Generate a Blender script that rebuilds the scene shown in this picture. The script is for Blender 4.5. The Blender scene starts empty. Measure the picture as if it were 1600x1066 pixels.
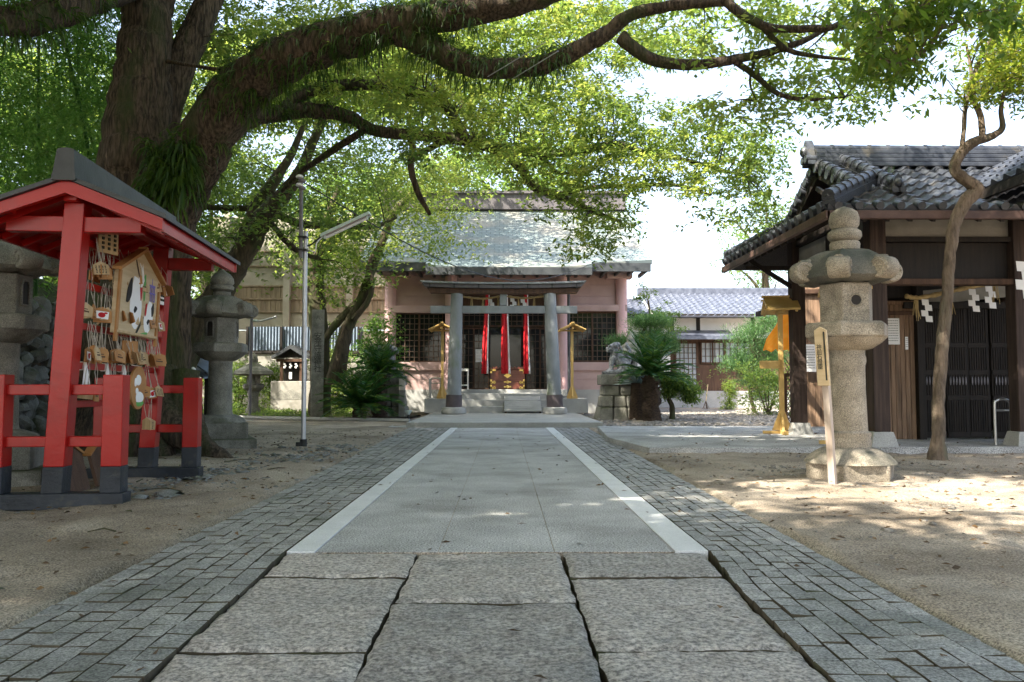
import bpy, math, random
import numpy as np
from mathutils import Vector, Matrix
rng = np.random.default_rng(7); random.seed(7)
C = bpy.context.scene.collection
SC = bpy.context.scene
# ---------------------------------------------------------------- camera
F, PX, PY = 1268.0, 787.0, 606.0          # focal length in photo pixels, where level parallel lines of the path meet
PITCH = math.atan((PY-533)/F); YAW = math.atan((800-PX)/F); H = 0.9
cam_d = bpy.data.cameras.new("camera"); cam = bpy.data.objects.new("camera", cam_d); C.objects.link(cam)
cam_d.sensor_width = 36; cam_d.lens = 36*F/1600; cam_d.clip_end = 3000; cam_d.clip_start = 0.05
cam.location = (0, 0, H); cam.rotation_euler = (math.pi/2+PITCH, 0, -YAW)
SC.camera = cam
# ---------------------------------------------------------------- light
SUN = Vector((-0.80, -0.62, 1.15)).normalized()       # towards the sun: high, over the left shoulder
sun_d = bpy.data.lights.new("sun", 'SUN'); sun_d.energy = 4.4; sun_d.angle = math.radians(0.6); sun_d.color = (1, .93, .80)
sun = bpy.data.objects.new("sun", sun_d); C.objects.link(sun)
sun.rotation_euler = SUN.to_track_quat('Z', 'Y').to_euler(); sun.location = (-20, -15, 30)
w = bpy.data.worlds.new("World"); SC.world = w; w.use_nodes = True
nt = w.node_tree; bg = nt.nodes["Background"]; sky = nt.nodes.new("ShaderNodeTexSky")
sky.sky_type = 'NISHITA'; sky.sun_disc = False
sky.sun_elevation = math.asin(SUN.z); sky.sun_rotation = math.atan2(SUN.x, SUN.y)
sky.air_density = 1.0; sky.dust_density = 4.0; sky.ozone_density = 1.0
hz = nt.nodes.new('ShaderNodeHueSaturation'); hz.inputs['Saturation'].default_value = .8; nt.links.new(sky.outputs[0], hz.inputs['Color']); nt.links.new(hz.outputs[0], bg.inputs[0]); bg.inputs[1].default_value = 0.15
SC.view_settings.view_transform = 'Standard'; SC.view_settings.look = 'None'
SC.view_settings.exposure = 2.15; SC.view_settings.gamma = 1
SC.cycles.use_denoising = True
SC.cycles.max_bounces = 8; SC.cycles.transparent_max_bounces = 8; SC.cycles.diffuse_bounces = 5
SC.cycles.caustics_reflective = False; SC.cycles.caustics_refractive = False
SC.cycles.sample_clamp_indirect = 8

# ---------------------------------------------------------------- helpers
_cm = cam.rotation_euler.to_matrix()
def at(u, v, Y):
    """point of the place seen at photo pixel (u, v) at distance Y up the path"""
    r = _cm @ Vector(((u-800)/F, (533-v)/F, -1))
    return Vector((r.x/r.y*Y, Y, H + r.z/r.y*Y))
def X(u, Y): return at(u, PY, Y).x
def Z(v, Y, u=787): return at(u, v, Y).z
def V(*a): return Vector(a)

def thing(name, label, cat, loc=(0, 0, 0), group=None, rz=0):
    o = bpy.data.objects.new(name, None); C.objects.link(o); o.empty_display_size = .2
    o.location = loc; o.rotation_euler = (0, 0, rz); tag(o, label, cat, group); return o
def tag(o, label=None, cat=None, group=None, kind=None):
    if label: o['label'] = label
    if cat: o['category'] = cat
    if group: o['group'] = group
    if kind: o['kind'] = kind
    return o
def dup(root, loc=None, rz=None, label=None, parent=None):
    c = root.copy(); C.objects.link(c)
    if parent is not None: c.parent = parent
    if loc is not None: c.location = loc
    if rz is not None: c.rotation_euler = (c.rotation_euler.x, c.rotation_euler.y, rz)
    if label: c['label'] = label
    for ch in list(root.children): dup(ch, parent=c)
    return c
def origin(p):
    o = Vector((0, 0, 0))
    while p is not None: o += p.location; p = p.parent
    return o
class MB:
    def __init__(s): s.v = []; s.f = []
    def add(s, vs, fs):
        n = len(s.v); s.v.extend([tuple(x) for x in vs]); s.f.extend([tuple(i+n for i in q) for q in fs]); return s
    def box(s, c, d, rz=0, M=None):
        x, y, z = d[0]/2, d[1]/2, d[2]/2; R = M or Matrix.Rotation(rz, 3, 'Z'); c = Vector(c)
        vs = [c + R @ Vector((a*x, b*y, e*z)) for e in (-1, 1) for b in (-1, 1) for a in (-1, 1)]
        return s.add(vs, [(0,2,3,1),(4,5,7,6),(0,1,5,4),(2,6,7,3),(0,4,6,2),(1,3,7,5)])
    def bx(s, x0, x1, y0, y1, z0, z1): return s.box(((x0+x1)/2, (y0+y1)/2, (z0+z1)/2), (abs(x1-x0), abs(y1-y0), abs(z1-z0)))
    def beam(s, p0, p1, wd, ht, up=(0, 0, 1)):
        p0, p1 = Vector(p0), Vector(p1); d = (p1-p0); L = d.length; d.normalize()
        up = Vector(up); sd = d.cross(up)
        if sd.length < 1e-4: sd = d.cross(Vector((0, 1, 0)))
        sd.normalize(); u = sd.cross(d); R = Matrix((sd, d, u)).transposed()
        return s.box((p0+p1)/2, (wd, L, ht), M=R)
    def tube(s, pts, rad, seg=10, cap=True, rough=0, ph=0):
        pts = [Vector(p) for p in pts]; n = len(pts)
        rad = [rad]*n if isinstance(rad, (int, float)) else rad
        t = [(pts[min(i+1, n-1)]-pts[max(i-1, 0)]).normalized() for i in range(n)]
        a = Vector((0, 0, 1)) if abs(t[0].z) < .9 else Vector((1, 0, 0))
        u = t[0].cross(a).normalized(); vs = []
        for i in range(n):
            u = (u - t[i]*u.dot(t[i])).normalized(); w_ = t[i].cross(u)
            for k in range(seg):
                an = 2*math.pi*k/seg; r = rad[i]
                if rough: r *= 1+rough*(math.sin(3*an+i*.35+ph)+.7*math.sin(5*an-i*.5+2*ph)+.6*math.sin(2*an+i*1.1+ph)+.5*random.uniform(-1, 1))
                vs.append(pts[i]+(u*math.cos(an)+w_*math.sin(an))*r)
        fs = [(i*seg+k, i*seg+(k+1) % seg, (i+1)*seg+(k+1) % seg, (i+1)*seg+k) for i in range(n-1) for k in range(seg)]
        if cap: fs += [tuple(range(seg-1, -1, -1)), tuple((n-1)*seg+k for k in range(seg))]
        return s.add(vs, fs)
    def lathe(s, prof, c=(0, 0, 0), seg=24, rot=0, cap=True, fn=None):
        vs = []; n = len(prof)
        for (r, z) in prof:
            for k in range(seg):
                an = rot+2*math.pi*k/seg; x, y, zz = r*math.cos(an), r*math.sin(an), z
                if fn: x, y, zz = fn(x, y, zz, an, r)
                vs.append((c[0]+x, c[1]+y, c[2]+zz))
        fs = [(i*seg+k, i*seg+(k+1) % seg, (i+1)*seg+(k+1) % seg, (i+1)*seg+k) for i in range(n-1) for k in range(seg)]
        if cap: fs += [tuple(range(seg-1, -1, -1)), tuple((n-1)*seg+k for k in range(seg))]
        return s.add(vs, fs)
    def prism(s, poly, off):
        off = Vector(off); n = len(poly); p = [Vector(q) for q in poly]
        return s.add(p+[q+off for q in p], [tuple(range(n-1, -1, -1)), tuple(range(n, 2*n))]+[(i, (i+1) % n, n+(i+1) % n, n+i) for i in range(n)])
    def ell(s, c, r, seg=14, rings=8, R=None, jit=0):
        vs = []; R = R or Matrix.Identity(3); c = Vector(c)
        for i in range(rings+1):
            ph = math.pi*i/rings
            for k in range(seg):
                an = 2*math.pi*k/seg; j = 1+jit*random.uniform(-1, 1)
                vs.append(c+R @ Vector((r[0]*j*math.sin(ph)*math.cos(an), r[1]*j*math.sin(ph)*math.sin(an), r[2]*j*math.cos(ph))))
        return s.add(vs, [(i*seg+k, (i+1)*seg+k, (i+1)*seg+(k+1) % seg, i*seg+(k+1) % seg) for i in range(rings) for k in range(seg)])
    def build(s, name, mat, parent=None, smooth=0, bevel=0, loc=None, kind=None):
        o_ = origin(parent) if parent is not None else Vector(loc or (0, 0, 0))
        me = bpy.data.meshes.new(name)
        me.from_pydata([(a-o_.x, b-o_.y, c-o_.z) for a, b, c in s.v], [], s.f); me.update()
        me.materials.append(mat)
        if smooth:
            me.polygons.foreach_set('use_smooth', [True]*len(me.polygons)); me.set_sharp_from_angle(angle=math.radians(smooth))
        o = bpy.data.objects.new(name, me); C.objects.link(o)
        if parent is not None: o.parent = parent
        elif loc: o.location = loc
        if bevel:
            b = o.modifiers.new('bevel', 'BEVEL'); b.width = bevel; b.segments = 2; b.limit_method = 'ANGLE'; b.angle_limit = math.radians(40)
        if kind: o['kind'] = kind
        return o
def spline(pts, n=6):
    P = [Vector(p) for p in pts]; P = [P[0]*2-P[1]]+P+[P[-1]*2-P[-2]]; out = []
    for i in range(1, len(P)-2):
        a, b, c, d = P[i-1], P[i], P[i+1], P[i+2]
        for k in range(n):
            t = k/n; out.append(.5*((2*b)+(c-a)*t+(2*a-5*b+4*c-d)*t*t+(3*b-a-3*c+d)*t**3))
    out.append(P[-2]); return out
def lerp_list(r, n=6):
    out = []
    for a, b in zip(r, r[1:]): out += [a+(b-a)*k/n for k in range(n)]
    return out+[r[-1]]
def vnoise(x, y, sc=1.0, seed=0, octv=4):
    x = np.asarray(x, float)*sc; y = np.asarray(y, float)*sc; tot = 0; amp = 1
    for o in range(octv):
        xi, yi = np.floor(x).astype(np.int64), np.floor(y).astype(np.int64); fx, fy = x-xi, y-yi
        fx = fx*fx*(3-2*fx); fy = fy*fy*(3-2*fy)
        def h(a, b):
            n = (a*374761393+b*668265263+(seed+o)*144665) & 0x7fffffff; n = ((n ^ (n >> 13))*1274126177) & 0x7fffffff
            return (n & 0xffff)/65535.
        tot = tot+amp*((h(xi, yi)*(1-fx)+h(xi+1, yi)*fx)*(1-fy)+(h(xi, yi+1)*(1-fx)+h(xi+1, yi+1)*fx)*fy-.5)
        x, y, amp = x*2.03, y*2.03, amp*.5
    return tot
def npmesh(name, verts, faces, mat, parent=None, tint=None, smooth=False):
    """faces: list of (K x n) index arrays"""
    me = bpy.data.meshes.new(name); verts = np.asarray(verts, np.float32)
    if parent is not None: verts = verts-np.array(origin(parent), np.float32)
    me.vertices.add(len(verts)); me.vertices.foreach_set('co', verts.ravel())
    loops = np.concatenate([f.ravel() for f in faces]).astype(np.int32)
    tot = np.concatenate([np.full(len(f), f.shape[1], np.int32) for f in faces])
    me.loops.add(len(loops)); me.loops.foreach_set('vertex_index', loops)
    me.polygons.add(len(tot)); me.polygons.foreach_set('loop_start', np.concatenate([[0], np.cumsum(tot)[:-1]]).astype(np.int32))
    if smooth: me.polygons.foreach_set('use_smooth', np.ones(len(tot), bool))
    me.update(calc_edges=True); me.materials.append(mat)
    if tint is not None:
        a = me.attributes.new('tint', 'FLOAT', 'POINT'); a.data.foreach_set('value', np.asarray(tint, np.float32))
    o = bpy.data.objects.new(name, me); C.objects.link(o)
    if parent is not None: o.parent = parent
    return o
def nrm(a): return a/np.maximum(np.linalg.norm(a, axis=1, keepdims=True), 1e-6)
def leaves(P, L, W, droop=(-.3, .9), tint=None, D=None):
    """folded leaf blades at points P -> verts, faces, tint"""
    n = len(P)
    if D is None:
        th = rng.uniform(0, 2*np.pi, n); al = rng.uniform(droop[0], droop[1], n)
        D = np.stack([np.cos(th)*np.cos(al), np.sin(th)*np.cos(al), -np.sin(al)], 1)
    up = np.array([0, 0, 1.])+rng.normal(0, .45, (n, 3))
    S = nrm(np.cross(D, up)); N = np.cross(S, D)
    L = (L*rng.uniform(.7, 1.3, n))[:, None]; W = (W*rng.uniform(.75, 1.25, n))[:, None]
    m = P+D*L*.45+N*W*-.12
    v = np.stack([P, m+S*W*.5+N*W*.2, P+D*L-N*L*.08, m-S*W*.5+N*W*.2], 1).reshape(-1, 3)
    i = np.arange(n)[:, None]*4
    f = np.concatenate([i+np.array([0, 1, 2]), i+np.array([0, 2, 3])])
    t = rng.uniform(0, 1, n) if tint is None else tint
    return v, f, np.repeat(t, 4)
def text_mesh(name, s, size, mat, parent, M, ext=.002, spacing=1.0):
    cu = bpy.data.curves.new(name, 'FONT'); cu.body = s; cu.size = size; cu.extrude = ext; cu.align_x = 'CENTER'; cu.align_y = 'CENTER'; cu.space_line = spacing
    o = bpy.data.objects.new(name, cu); C.objects.link(o)
    me = bpy.data.meshes.new_from_object(o.evaluated_get(bpy.context.evaluated_depsgraph_get()))
    bpy.data.objects.remove(o); bpy.data.curves.remove(cu)
    T = Matrix.Translation(-origin(parent)) @ M
    me.transform(T); me.materials.clear(); me.materials.append(mat); me.name = name
    o = bpy.data.objects.new(name, me); C.objects.link(o); o.parent = parent; return o

# ---------------------------------------------------------------- materials
def mat(name, c1, c2=None, scale=4, rough=.8, bump=.3, bscale=None, stretch=(1, 1, 1), c3=None, s3=.6, lo3=.52, hi3=.7, spec=.3, metal=0, lo=.35, hi=.65, detail=6, speck=0, sscale=120, moss=None, coat=0, bdist=.02, island=0):
    m = bpy.data.materials.new(name); m.use_nodes = True; t = m.node_tree; N, Lk = t.nodes, t.links
    p = N["Principled BSDF"]; p.inputs['Roughness'].default_value = rough; p.inputs['Metallic'].default_value = metal
    p.inputs['Specular IOR Level'].default_value = spec
    if coat: p.inputs['Coat Weight'].default_value = coat; p.inputs['Coat Roughness'].default_value = .15
    tc = N.new("ShaderNodeTexCoord"); mp = N.new("ShaderNodeMapping"); mp.inputs['Scale'].default_value = stretch
    Lk.new(tc.outputs['Object'], mp.inputs['Vector'])
    def noise(sc, det=detail, r=.6):
        n = N.new("ShaderNodeTexNoise"); n.inputs['Scale'].default_value = sc; n.inputs['Detail'].default_value = det; n.inputs['Roughness'].default_value = r
        Lk.new(mp.outputs[0], n.inputs['Vector']); return n.outputs['Fac']
    def ramp(fac, a, b, lo_, hi_):
        r = N.new("ShaderNodeValToRGB"); r.color_ramp.elements[0].position = lo_; r.color_ramp.elements[1].position = hi_
        r.color_ramp.elements[0].color = (*a, 1); r.color_ramp.elements[1].color = (*b, 1); Lk.new(fac, r.inputs[0]); return r.outputs[0]
    def mix(fac, a, b, mode='MIX'):
        x = N.new("ShaderNodeMix"); x.data_type = 'RGBA'; x.blend_type = mode
        if isinstance(fac, float): x.inputs[0].default_value = fac
        else: Lk.new(fac, x.inputs[0])
        for k, q in ((6, a), (7, b)):
            if isinstance(q, tuple): x.inputs[k].default_value = (*q, 1)
            else: Lk.new(q, x.inputs[k])
        return x.outputs[2]
    col = ramp(noise(scale), c1, c2 or tuple(x*.8 for x in c1), lo, hi)
    if c3: col = mix(ramp(noise(s3, 5), (0, 0, 0), (1, 1, 1), lo3, hi3), col, c3)
    if speck: col = mix(speck, col, ramp(noise(sscale, 2, .8), (0, 0, 0), (1, 1, 1), .35, .65), 'OVERLAY')
    if moss:
        g = N.new("ShaderNodeNewGeometry"); sx = N.new("ShaderNodeSeparateXYZ"); Lk.new(g.outputs['Normal'], sx.inputs[0])
        mu = N.new("ShaderNodeMath"); mu.operation = 'MULTIPLY'; mu.use_clamp = True
        Lk.new(sx.outputs[2], mu.inputs[0]); Lk.new(ramp(noise(3, 4), (0, 0, 0), (1, 1, 1), .42, .62), mu.inputs[1])
        col = mix(mu.outputs[0], col, moss)
    if island:      # each stone of a paving has its own tone
        g = N.new("ShaderNodeNewGeometry"); col = mix(1.0, col, ramp(g.outputs['Random Per Island'], (1-island, 1-island*.95, 1-island*.9), (1+island*.6, 1+island*.55, 1+island*.55), 0, 1), 'MULTIPLY')
    Lk.new(col, p.inputs['Base Color'])
    if bump:
        b = N.new("ShaderNodeBump"); b.inputs['Strength'].default_value = bump; b.inputs['Distance'].default_value = bdist
        Lk.new(noise(bscale or scale*6, 8, .65), b.inputs['Height']); Lk.new(b.outputs[0], p.inputs['Normal'])
    m['mix'] = 0
    return m
def leaf_mat(name, ca, cb, cc, trans=.45, rough=.45):
    m = bpy.data.materials.new(name); m.use_nodes = True; t = m.node_tree; N, Lk = t.nodes, t.links
    p = N["Principled BSDF"]; p.inputs['Roughness'].default_value = rough; p.inputs['Specular IOR Level'].default_value = .35
    a = N.new("ShaderNodeAttribute"); a.attribute_name = 'tint'; r = N.new("ShaderNodeValToRGB"); e = r.color_ramp.elements
    e[0].color = (*ca, 1); e[1].color = (*cc, 1); q = e.new(.55); q.color = (*cb, 1)
    Lk.new(a.outputs['Fac'], r.inputs[0]); Lk.new(r.outputs[0], p.inputs['Base Color'])
    tr = N.new("ShaderNodeBsdfTranslucent"); hs = N.new("ShaderNodeHueSaturation"); hs.inputs['Value'].default_value = 2.3; hs.inputs['Hue'].default_value = .48; hs.inputs['Saturation'].default_value = 1.05
    Lk.new(r.outputs[0], hs.inputs['Color']); Lk.new(hs.outputs[0], tr.inputs[0])
    mx = N.new("ShaderNodeMixShader"); mx.inputs[0].default_value = trans
    Lk.new(p.outputs[0], mx.inputs[1]); Lk.new(tr.outputs[0], mx.inputs[2]); Lk.new(mx.outputs[0], N["Material Output"].inputs[0]); return m
m_sand = mat("sand", (.28, .23, .175), (.40, .34, .27), 1.6, .95, .7, 40, c3=(.165, .13, .095), s3=.55, lo3=.47, hi3=.66, speck=.6, sscale=90)
m_gravel = mat("gravel", (.17, .155, .135), (.32, .295, .26), 30, .9, .8, 45, c3=(.11, .10, .085), s3=12)
m_concrete = mat("path_concrete", (.35, .343, .332), (.48, .472, .46), 1.6, .85, .35, 160, speck=.7, sscale=90, c3=(.265, .257, .242), s3=1.1, lo3=.47)
m_strip = mat("white_granite", (.58, .58, .575), (.68, .68, .675), 3, .75, .2, 120, speck=.3, sscale=170)
m_slab = mat("old_granite", (.33, .29, .255), (.47, .43, .39), 9, .62, .9, 55, c3=(.24, .235, .225), s3=1.1, island=.2, speck=.6, sscale=46, spec=.5, bdist=.02)
m_sett = mat("sett", (.235, .23, .215), (.36, .353, .335), 7, .68, .6, 60, c3=(.155, .16, .14), s3=1.0, island=.2, speck=.55, sscale=85, spec=.45, bdist=.012)
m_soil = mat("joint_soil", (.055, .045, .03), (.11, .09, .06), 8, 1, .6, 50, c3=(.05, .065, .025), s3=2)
m_paving = mat("platform_stone", (.30, .30, .285), (.40, .395, .375), 2, .8, .3, 90, speck=.3)
m_stone = mat("lantern_stone", (.25, .215, .165), (.38, .33, .26), 5, .9, .6, 55, c3=(.14, .125, .10), s3=2.2, speck=.5, sscale=110, moss=(.075, .08, .065))
m_stone_r = mat("dark_lantern_stone", (.11, .105, .09), (.22, .20, .165), 6, .95, .7, 50, c3=(.055, .06, .055), s3=3, lo3=.42, speck=.4, moss=(.05, .058, .045))
m_stone_d = mat("grey_stone", (.17, .165, .145), (.28, .27, .235), 5, .9, .6, 50, c3=(.09, .09, .07), s3=2, speck=.45, moss=(.06, .07, .035))
m_rock = mat("wall_rock", (.15, .155, .145), (.27, .275, .26), 3, .9, .7, 22, c3=(.07, .08, .05), s3=2.5, speck=.3)
m_red = mat("red_paint", (.33, .004, .003), (.40, .008, .005), 2, .30, .12, 14, spec=.4, c3=(.24, .010, .008), s3=3.5, lo3=.5, hi3=.75)
m_cord = mat("hemp_cord", (.34, .30, .24), (.48, .44, .37), 20, .9, .3, 60)
m_black = mat("black_paint", (.016, .02, .026), (.034, .04, .05), 5, .45, .3, 40, c3=(.06, .06, .055), s3=9, lo3=.58)
m_wood_l = mat("pale_wood", (.44, .30, .15), (.60, .44, .25), 3, .6, .3, 30, stretch=(6, 6, .6))
m_wood_lr = mat("pale_board", (.50, .37, .21), (.60, .47, .29), 3, .55, .2, 30, stretch=(1, .5, 9))
m_wood_y = mat("yellow_wood", (.52, .33, .10), (.66, .45, .17), 4, .5, .3, 40, stretch=(1.2, 1.2, .3), spec=.4)
m_wood_o = mat("orange_wood", (.34, .15, .045), (.46, .23, .08), 4, .6, .3, 30)
m_wood_b = mat("brown_wood", (.06, .032, .02), (.11, .06, .036), 3, .7, .5, 30, stretch=(5, 5, .5))
m_plank = mat("weathered_plank", (.19, .115, .07), (.33, .215, .14), 4, .8, .6, 30, stretch=(7, 7, .4), c3=(.10, .07, .05), s3=1.5)
m_wood_d = mat("dark_wood", (.009, .007, .006), (.022, .016, .012), 3, .6, .4, 30, stretch=(6, 6, .5))
m_post = mat("post_wood", (.032, .021, .017), (.075, .05, .04), 3, .75, .5, 30, stretch=(8, 8, .4))
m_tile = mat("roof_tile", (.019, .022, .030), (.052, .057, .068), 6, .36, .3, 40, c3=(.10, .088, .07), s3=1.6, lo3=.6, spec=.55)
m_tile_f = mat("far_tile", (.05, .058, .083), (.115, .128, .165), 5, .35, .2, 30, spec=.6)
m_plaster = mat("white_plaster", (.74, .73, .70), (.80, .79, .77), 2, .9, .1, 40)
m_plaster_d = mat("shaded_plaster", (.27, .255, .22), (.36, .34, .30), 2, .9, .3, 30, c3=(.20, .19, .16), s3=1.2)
m_plaster_o = mat("old_plaster", (.52, .47, .40), (.62, .57, .50), 2, .9, .3, 30, c3=(.42, .37, .30), s3=1.2)
m_pink = mat("pink_paint", (.44, .30, .28), (.51, .36, .335), 1.5, .75, .2, 30, c3=(.37, .255, .235), s3=.8)
m_pink_c = mat("pink_column", (.58, .36, .36), (.66, .44, .44), 1.5, .6, .1, 30)
m_shingle = None
m_copper_d = mat("dark_metal", (.022, .026, .03), (.05, .055, .06), 3, .5, .2, 30, spec=.5)
m_ridge = mat("ridge_metal", (.085, .075, .08), (.13, .117, .122), 2, .55, .2, 30, stretch=(4, 1, 1), spec=.5)
m_torii = mat("torii_stone", (.17, .185, .195), (.26, .28, .285), 2.2, .55, .3, 40, c3=(.12, .15, .075), s3=1.2, lo3=.55, stretch=(1, 1, .5), spec=.45)
m_torii_d = mat("torii_collar", (.075, .06, .065), (.11, .09, .095), 4, .6, .3, 30)
m_glass = mat("dark_glass", (.012, .014, .014), (.02, .022, .022), 2, .05, .02, 2, spec=.45)
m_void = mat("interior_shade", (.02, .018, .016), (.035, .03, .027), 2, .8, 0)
m_lattice = mat("lattice_wood", (.075, .05, .036), (.125, .085, .062), 4, .6, .3, 30)
m_gold = mat("gold_fitting", (.75, .50, .14), (.88, .64, .22), 6, .28, .2, 30, metal=1.0)
m_lacquer = mat("lacquer_brown", (.13, .035, .022), (.19, .06, .04), 3, .3, .1, 20, spec=.5, stretch=(.6, 3, 3))
m_redcloth = mat("red_cloth", (.42, .008, .014), (.52, .016, .024), 5, .7, .2, 60)
m_white = mat("white_paper", (.80, .79, .77), (.86, .85, .83), 4, .8, .1, 30)
m_straw = mat("straw", (.42, .30, .13), (.58, .44, .22), 20, .9, .7, 60)
m_orange = leaf_mat("orange_cloth", (.75, .34, .05), (.80, .38, .06), (.82, .42, .08), .5, .8)
m_galv = mat("galvanised_steel", (.48, .49, .53), (.58, .59, .63), 3, .35, .1, 30, metal=.6, spec=.5)
m_pipe = mat("grey_pipe", (.12, .115, .13), (.19, .18, .20), 3, .4, .1, 30, spec=.5)
m_chrome = mat("barrier_steel", (.42, .42, .41), (.55, .55, .53), 3, .3, .1, 30, metal=.7)
m_lampw = mat("lamp_enamel", (.55, .66, .62), (.62, .72, .68), 2, .4, .1, 20)
m_lamp_in = mat("lamp_reflector", (.48, .38, .36), (.58, .48, .45), 2, .5, .1, 20)
m_tubew = mat("lamp_tube", (.74, .76, .78), (.80, .82, .84), 2, .2, 0)
m_ink = mat("ink", (.018, .016, .016), (.03, .028, .026), 5, .8, 0)
m_inkg = mat("carving_shade", (.04, .042, .032), (.055, .055, .045), 5, .9, 0)
m_purple = mat("purple_ink", (.16, .13, .42), (.20, .17, .48), 5, .7, 0)
m_greenp = mat("green_paint", (.10, .32, .08), (.14, .38, .10), 5, .7, 0)
m_retain = mat("panel_concrete", (.30, .28, .22), (.39, .365, .295), 1.2, .9, .3, 20, c3=(.28, .25, .19), s3=.5)
m_retain_b = mat("brown_panel", (.20, .155, .105), (.29, .23, .16), 1.5, .85, .3, 20, stretch=(6, 6, .5))
m_corr = mat("blue_sheet", (.13, .165, .21), (.19, .23, .285), 1.5, .7, .2, 15, spec=.1)
m_bark = mat("camphor_bark", (.034, .026, .019), (.14, .104, .073), 11, .95, 1.0, 14, stretch=(2.6, 2.6, .42), lo=.4, hi=.62, c3=(.05, .065, .022), s3=.9, lo3=.5, hi3=.66, bdist=.07)
m_bark2 = mat("young_bark", (.11, .082, .058), (.24, .18, .13), 12, .95, 1.0, 22, stretch=(2, 2, .5), c3=(.11, .115, .075), s3=3, bdist=.05)
m_bark3 = mat("far_bark", (.04, .032, .022), (.10, .078, .05), 8, .95, .8, 16, stretch=(2, 2, .5), c3=(.05, .075, .02), s3=1.2, lo3=.45, bdist=.04)
m_cyctrunk = mat("cycad_trunk", (.035, .025, .018), (.09, .06, .04), 14, 1, 1, 30, stretch=(1, 1, 2.5), bdist=.05)
m_leaf = leaf_mat("camphor_leaf", (.045, .095, .022), (.11, .17, .035), (.23, .26, .065), .55)
m_leaf_b = leaf_mat("broad_leaf", (.035, .085, .015), (.075, .14, .02), (.20, .22, .035), .5)
m_leaf_g = leaf_mat("bamboo_leaf", (.04, .11, .025), (.08, .18, .04), (.15, .25, .06), .55)
m_leaf_f = leaf_mat("far_leaf", (.045, .095, .022), (.085, .15, .03), (.16, .22, .045), .5)
m_fern = leaf_mat("fern_blade", (.022, .055, .010), (.04, .085, .014), (.07, .12, .02), .35)
m_cycad = leaf_mat("cycad_leaf", (.012, .06, .016), (.022, .095, .02), (.10, .15, .02), .25, .35)
m_pine = leaf_mat("pine_needle", (.04, .10, .035), (.06, .14, .045), (.10, .19, .05), .3)
m_bluepl = leaf_mat("agave_leaf", (.15, .22, .22), (.22, .30, .30), (.30, .37, .36), .15)
m_litter = leaf_mat("dead_leaf", (.06, .042, .024), (.11, .07, .038), (.20, .12, .05), .05, .9)
m_iron = mat("black_iron", (.02, .022, .022), (.04, .042, .042), 4, .6, .2, 20)
m_bankg = mat("bank_soil", (.035, .05, .02), (.07, .085, .035), 3, 1, .8, 12, c3=(.07, .055, .03), s3=.8)
# ================================================================ GROUND AND PATH
def xl_in(Y): return -1.19+.0*Y
def build_ground():
    xs = np.concatenate([[-900, -300, -120, -60, -36, -24, -17], np.arange(-13, -4, .25), np.arange(-4, 6.5, .07), np.arange(6.5, 14, .3), [17, 24, 36, 60, 120, 300, 900]])
    ys = np.concatenate([[-400, -100, -40, -15, -5, -2], np.arange(0, 2, .2), np.arange(2, 13, .07), np.arange(13, 26, .2), np.arange(26, 45, .8), [50, 60, 80, 120, 250, 600, 1500]])
    gx, gy = np.meshgrid(xs, ys); 
    z = .035*vnoise(gx, gy, .9, 3, 3)+.032*vnoise(gx, gy, 3.6, 5, 4)
    left = gx < 0; edge = np.where(left, -1.83-.018*np.clip(gy, 0, 18), 1.69+.012*np.clip(gy, 0, 18))+.07*vnoise(gx*0, gy, 1.3, 8, 4); d = np.where(left, edge-gx, gx-edge)
    k = np.clip(d/.25, 0, 1); z = np.where(d < 0, -.06, .004+k*(z+.002)) 
    rut = np.exp(-((gx+3.0-(gy-9)*.22)/.22)**2)*(gy > 5)*(gy < 16)*.03; z -= rut
    z = np.where((np.abs(gx) > 30) | (gy > 45) | (gy < -4), -.02, z)
    nx, ny = len(xs), len(ys); i = (np.arange(ny-1)[:, None]*nx+np.arange(nx-1)[None]).ravel()[:, None]
    o = npmesh('ground', np.stack([gx.ravel(), gy.ravel(), z.ravel()], 1), [i+np.array([0, 1, nx+1, nx])], m_sand, smooth=True); o['kind'] = 'structure'
build_ground()
# centre walk: fine concrete panels, granite edging, old granite slabs in front, setts on both sides
YJ, YE = 4.52, 18.35
mb = MB(); xj = [-1.03, -.36, .28, .94]
ys = [YJ, 7.6, 10.9, 14.4, YE]
for a, b in zip(xj, xj[1:]):
    for c, d in zip(ys, ys[1:]): mb.bx(a+.0025, b-.0025, c+.0025, d-.0025, -.08, .0)
mb.build('path', m_concrete, kind='structure', bevel=.001)
mb = MB(); mb.bx(-1.03, .94, YJ, YE, -.1, -.003); mb.build('joint_filler', m_sand, kind='structure')
mb = MB()
for x0, x1 in ((-1.19, -1.035), (.945, 1.128)):
    y = YJ
    while y < YE-.1:
        L = min(random.uniform(.9, 1.1), YE-y); mb.bx(x0, x1, y+.002, y+L-.002, -.08, .004); y += L
mb.build('path_edging', m_strip, kind='structure', bevel=.003)
mb = MB(); mb.prism([(-1.78, -3, -.2), (1.64, -3, -.2), (1.86, YE, -.2), (-2.1, YE, -.2)], (0, 0, .14)); mb.build('path_bed', m_soil, kind='structure')
def dark_joint_sides(o, lim):
    """joint shade and dirt put into colour: side faces carry the dark soil material"""
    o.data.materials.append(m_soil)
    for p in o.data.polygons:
        if abs(p.normal.z) < lim: p.material_index = 1
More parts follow.
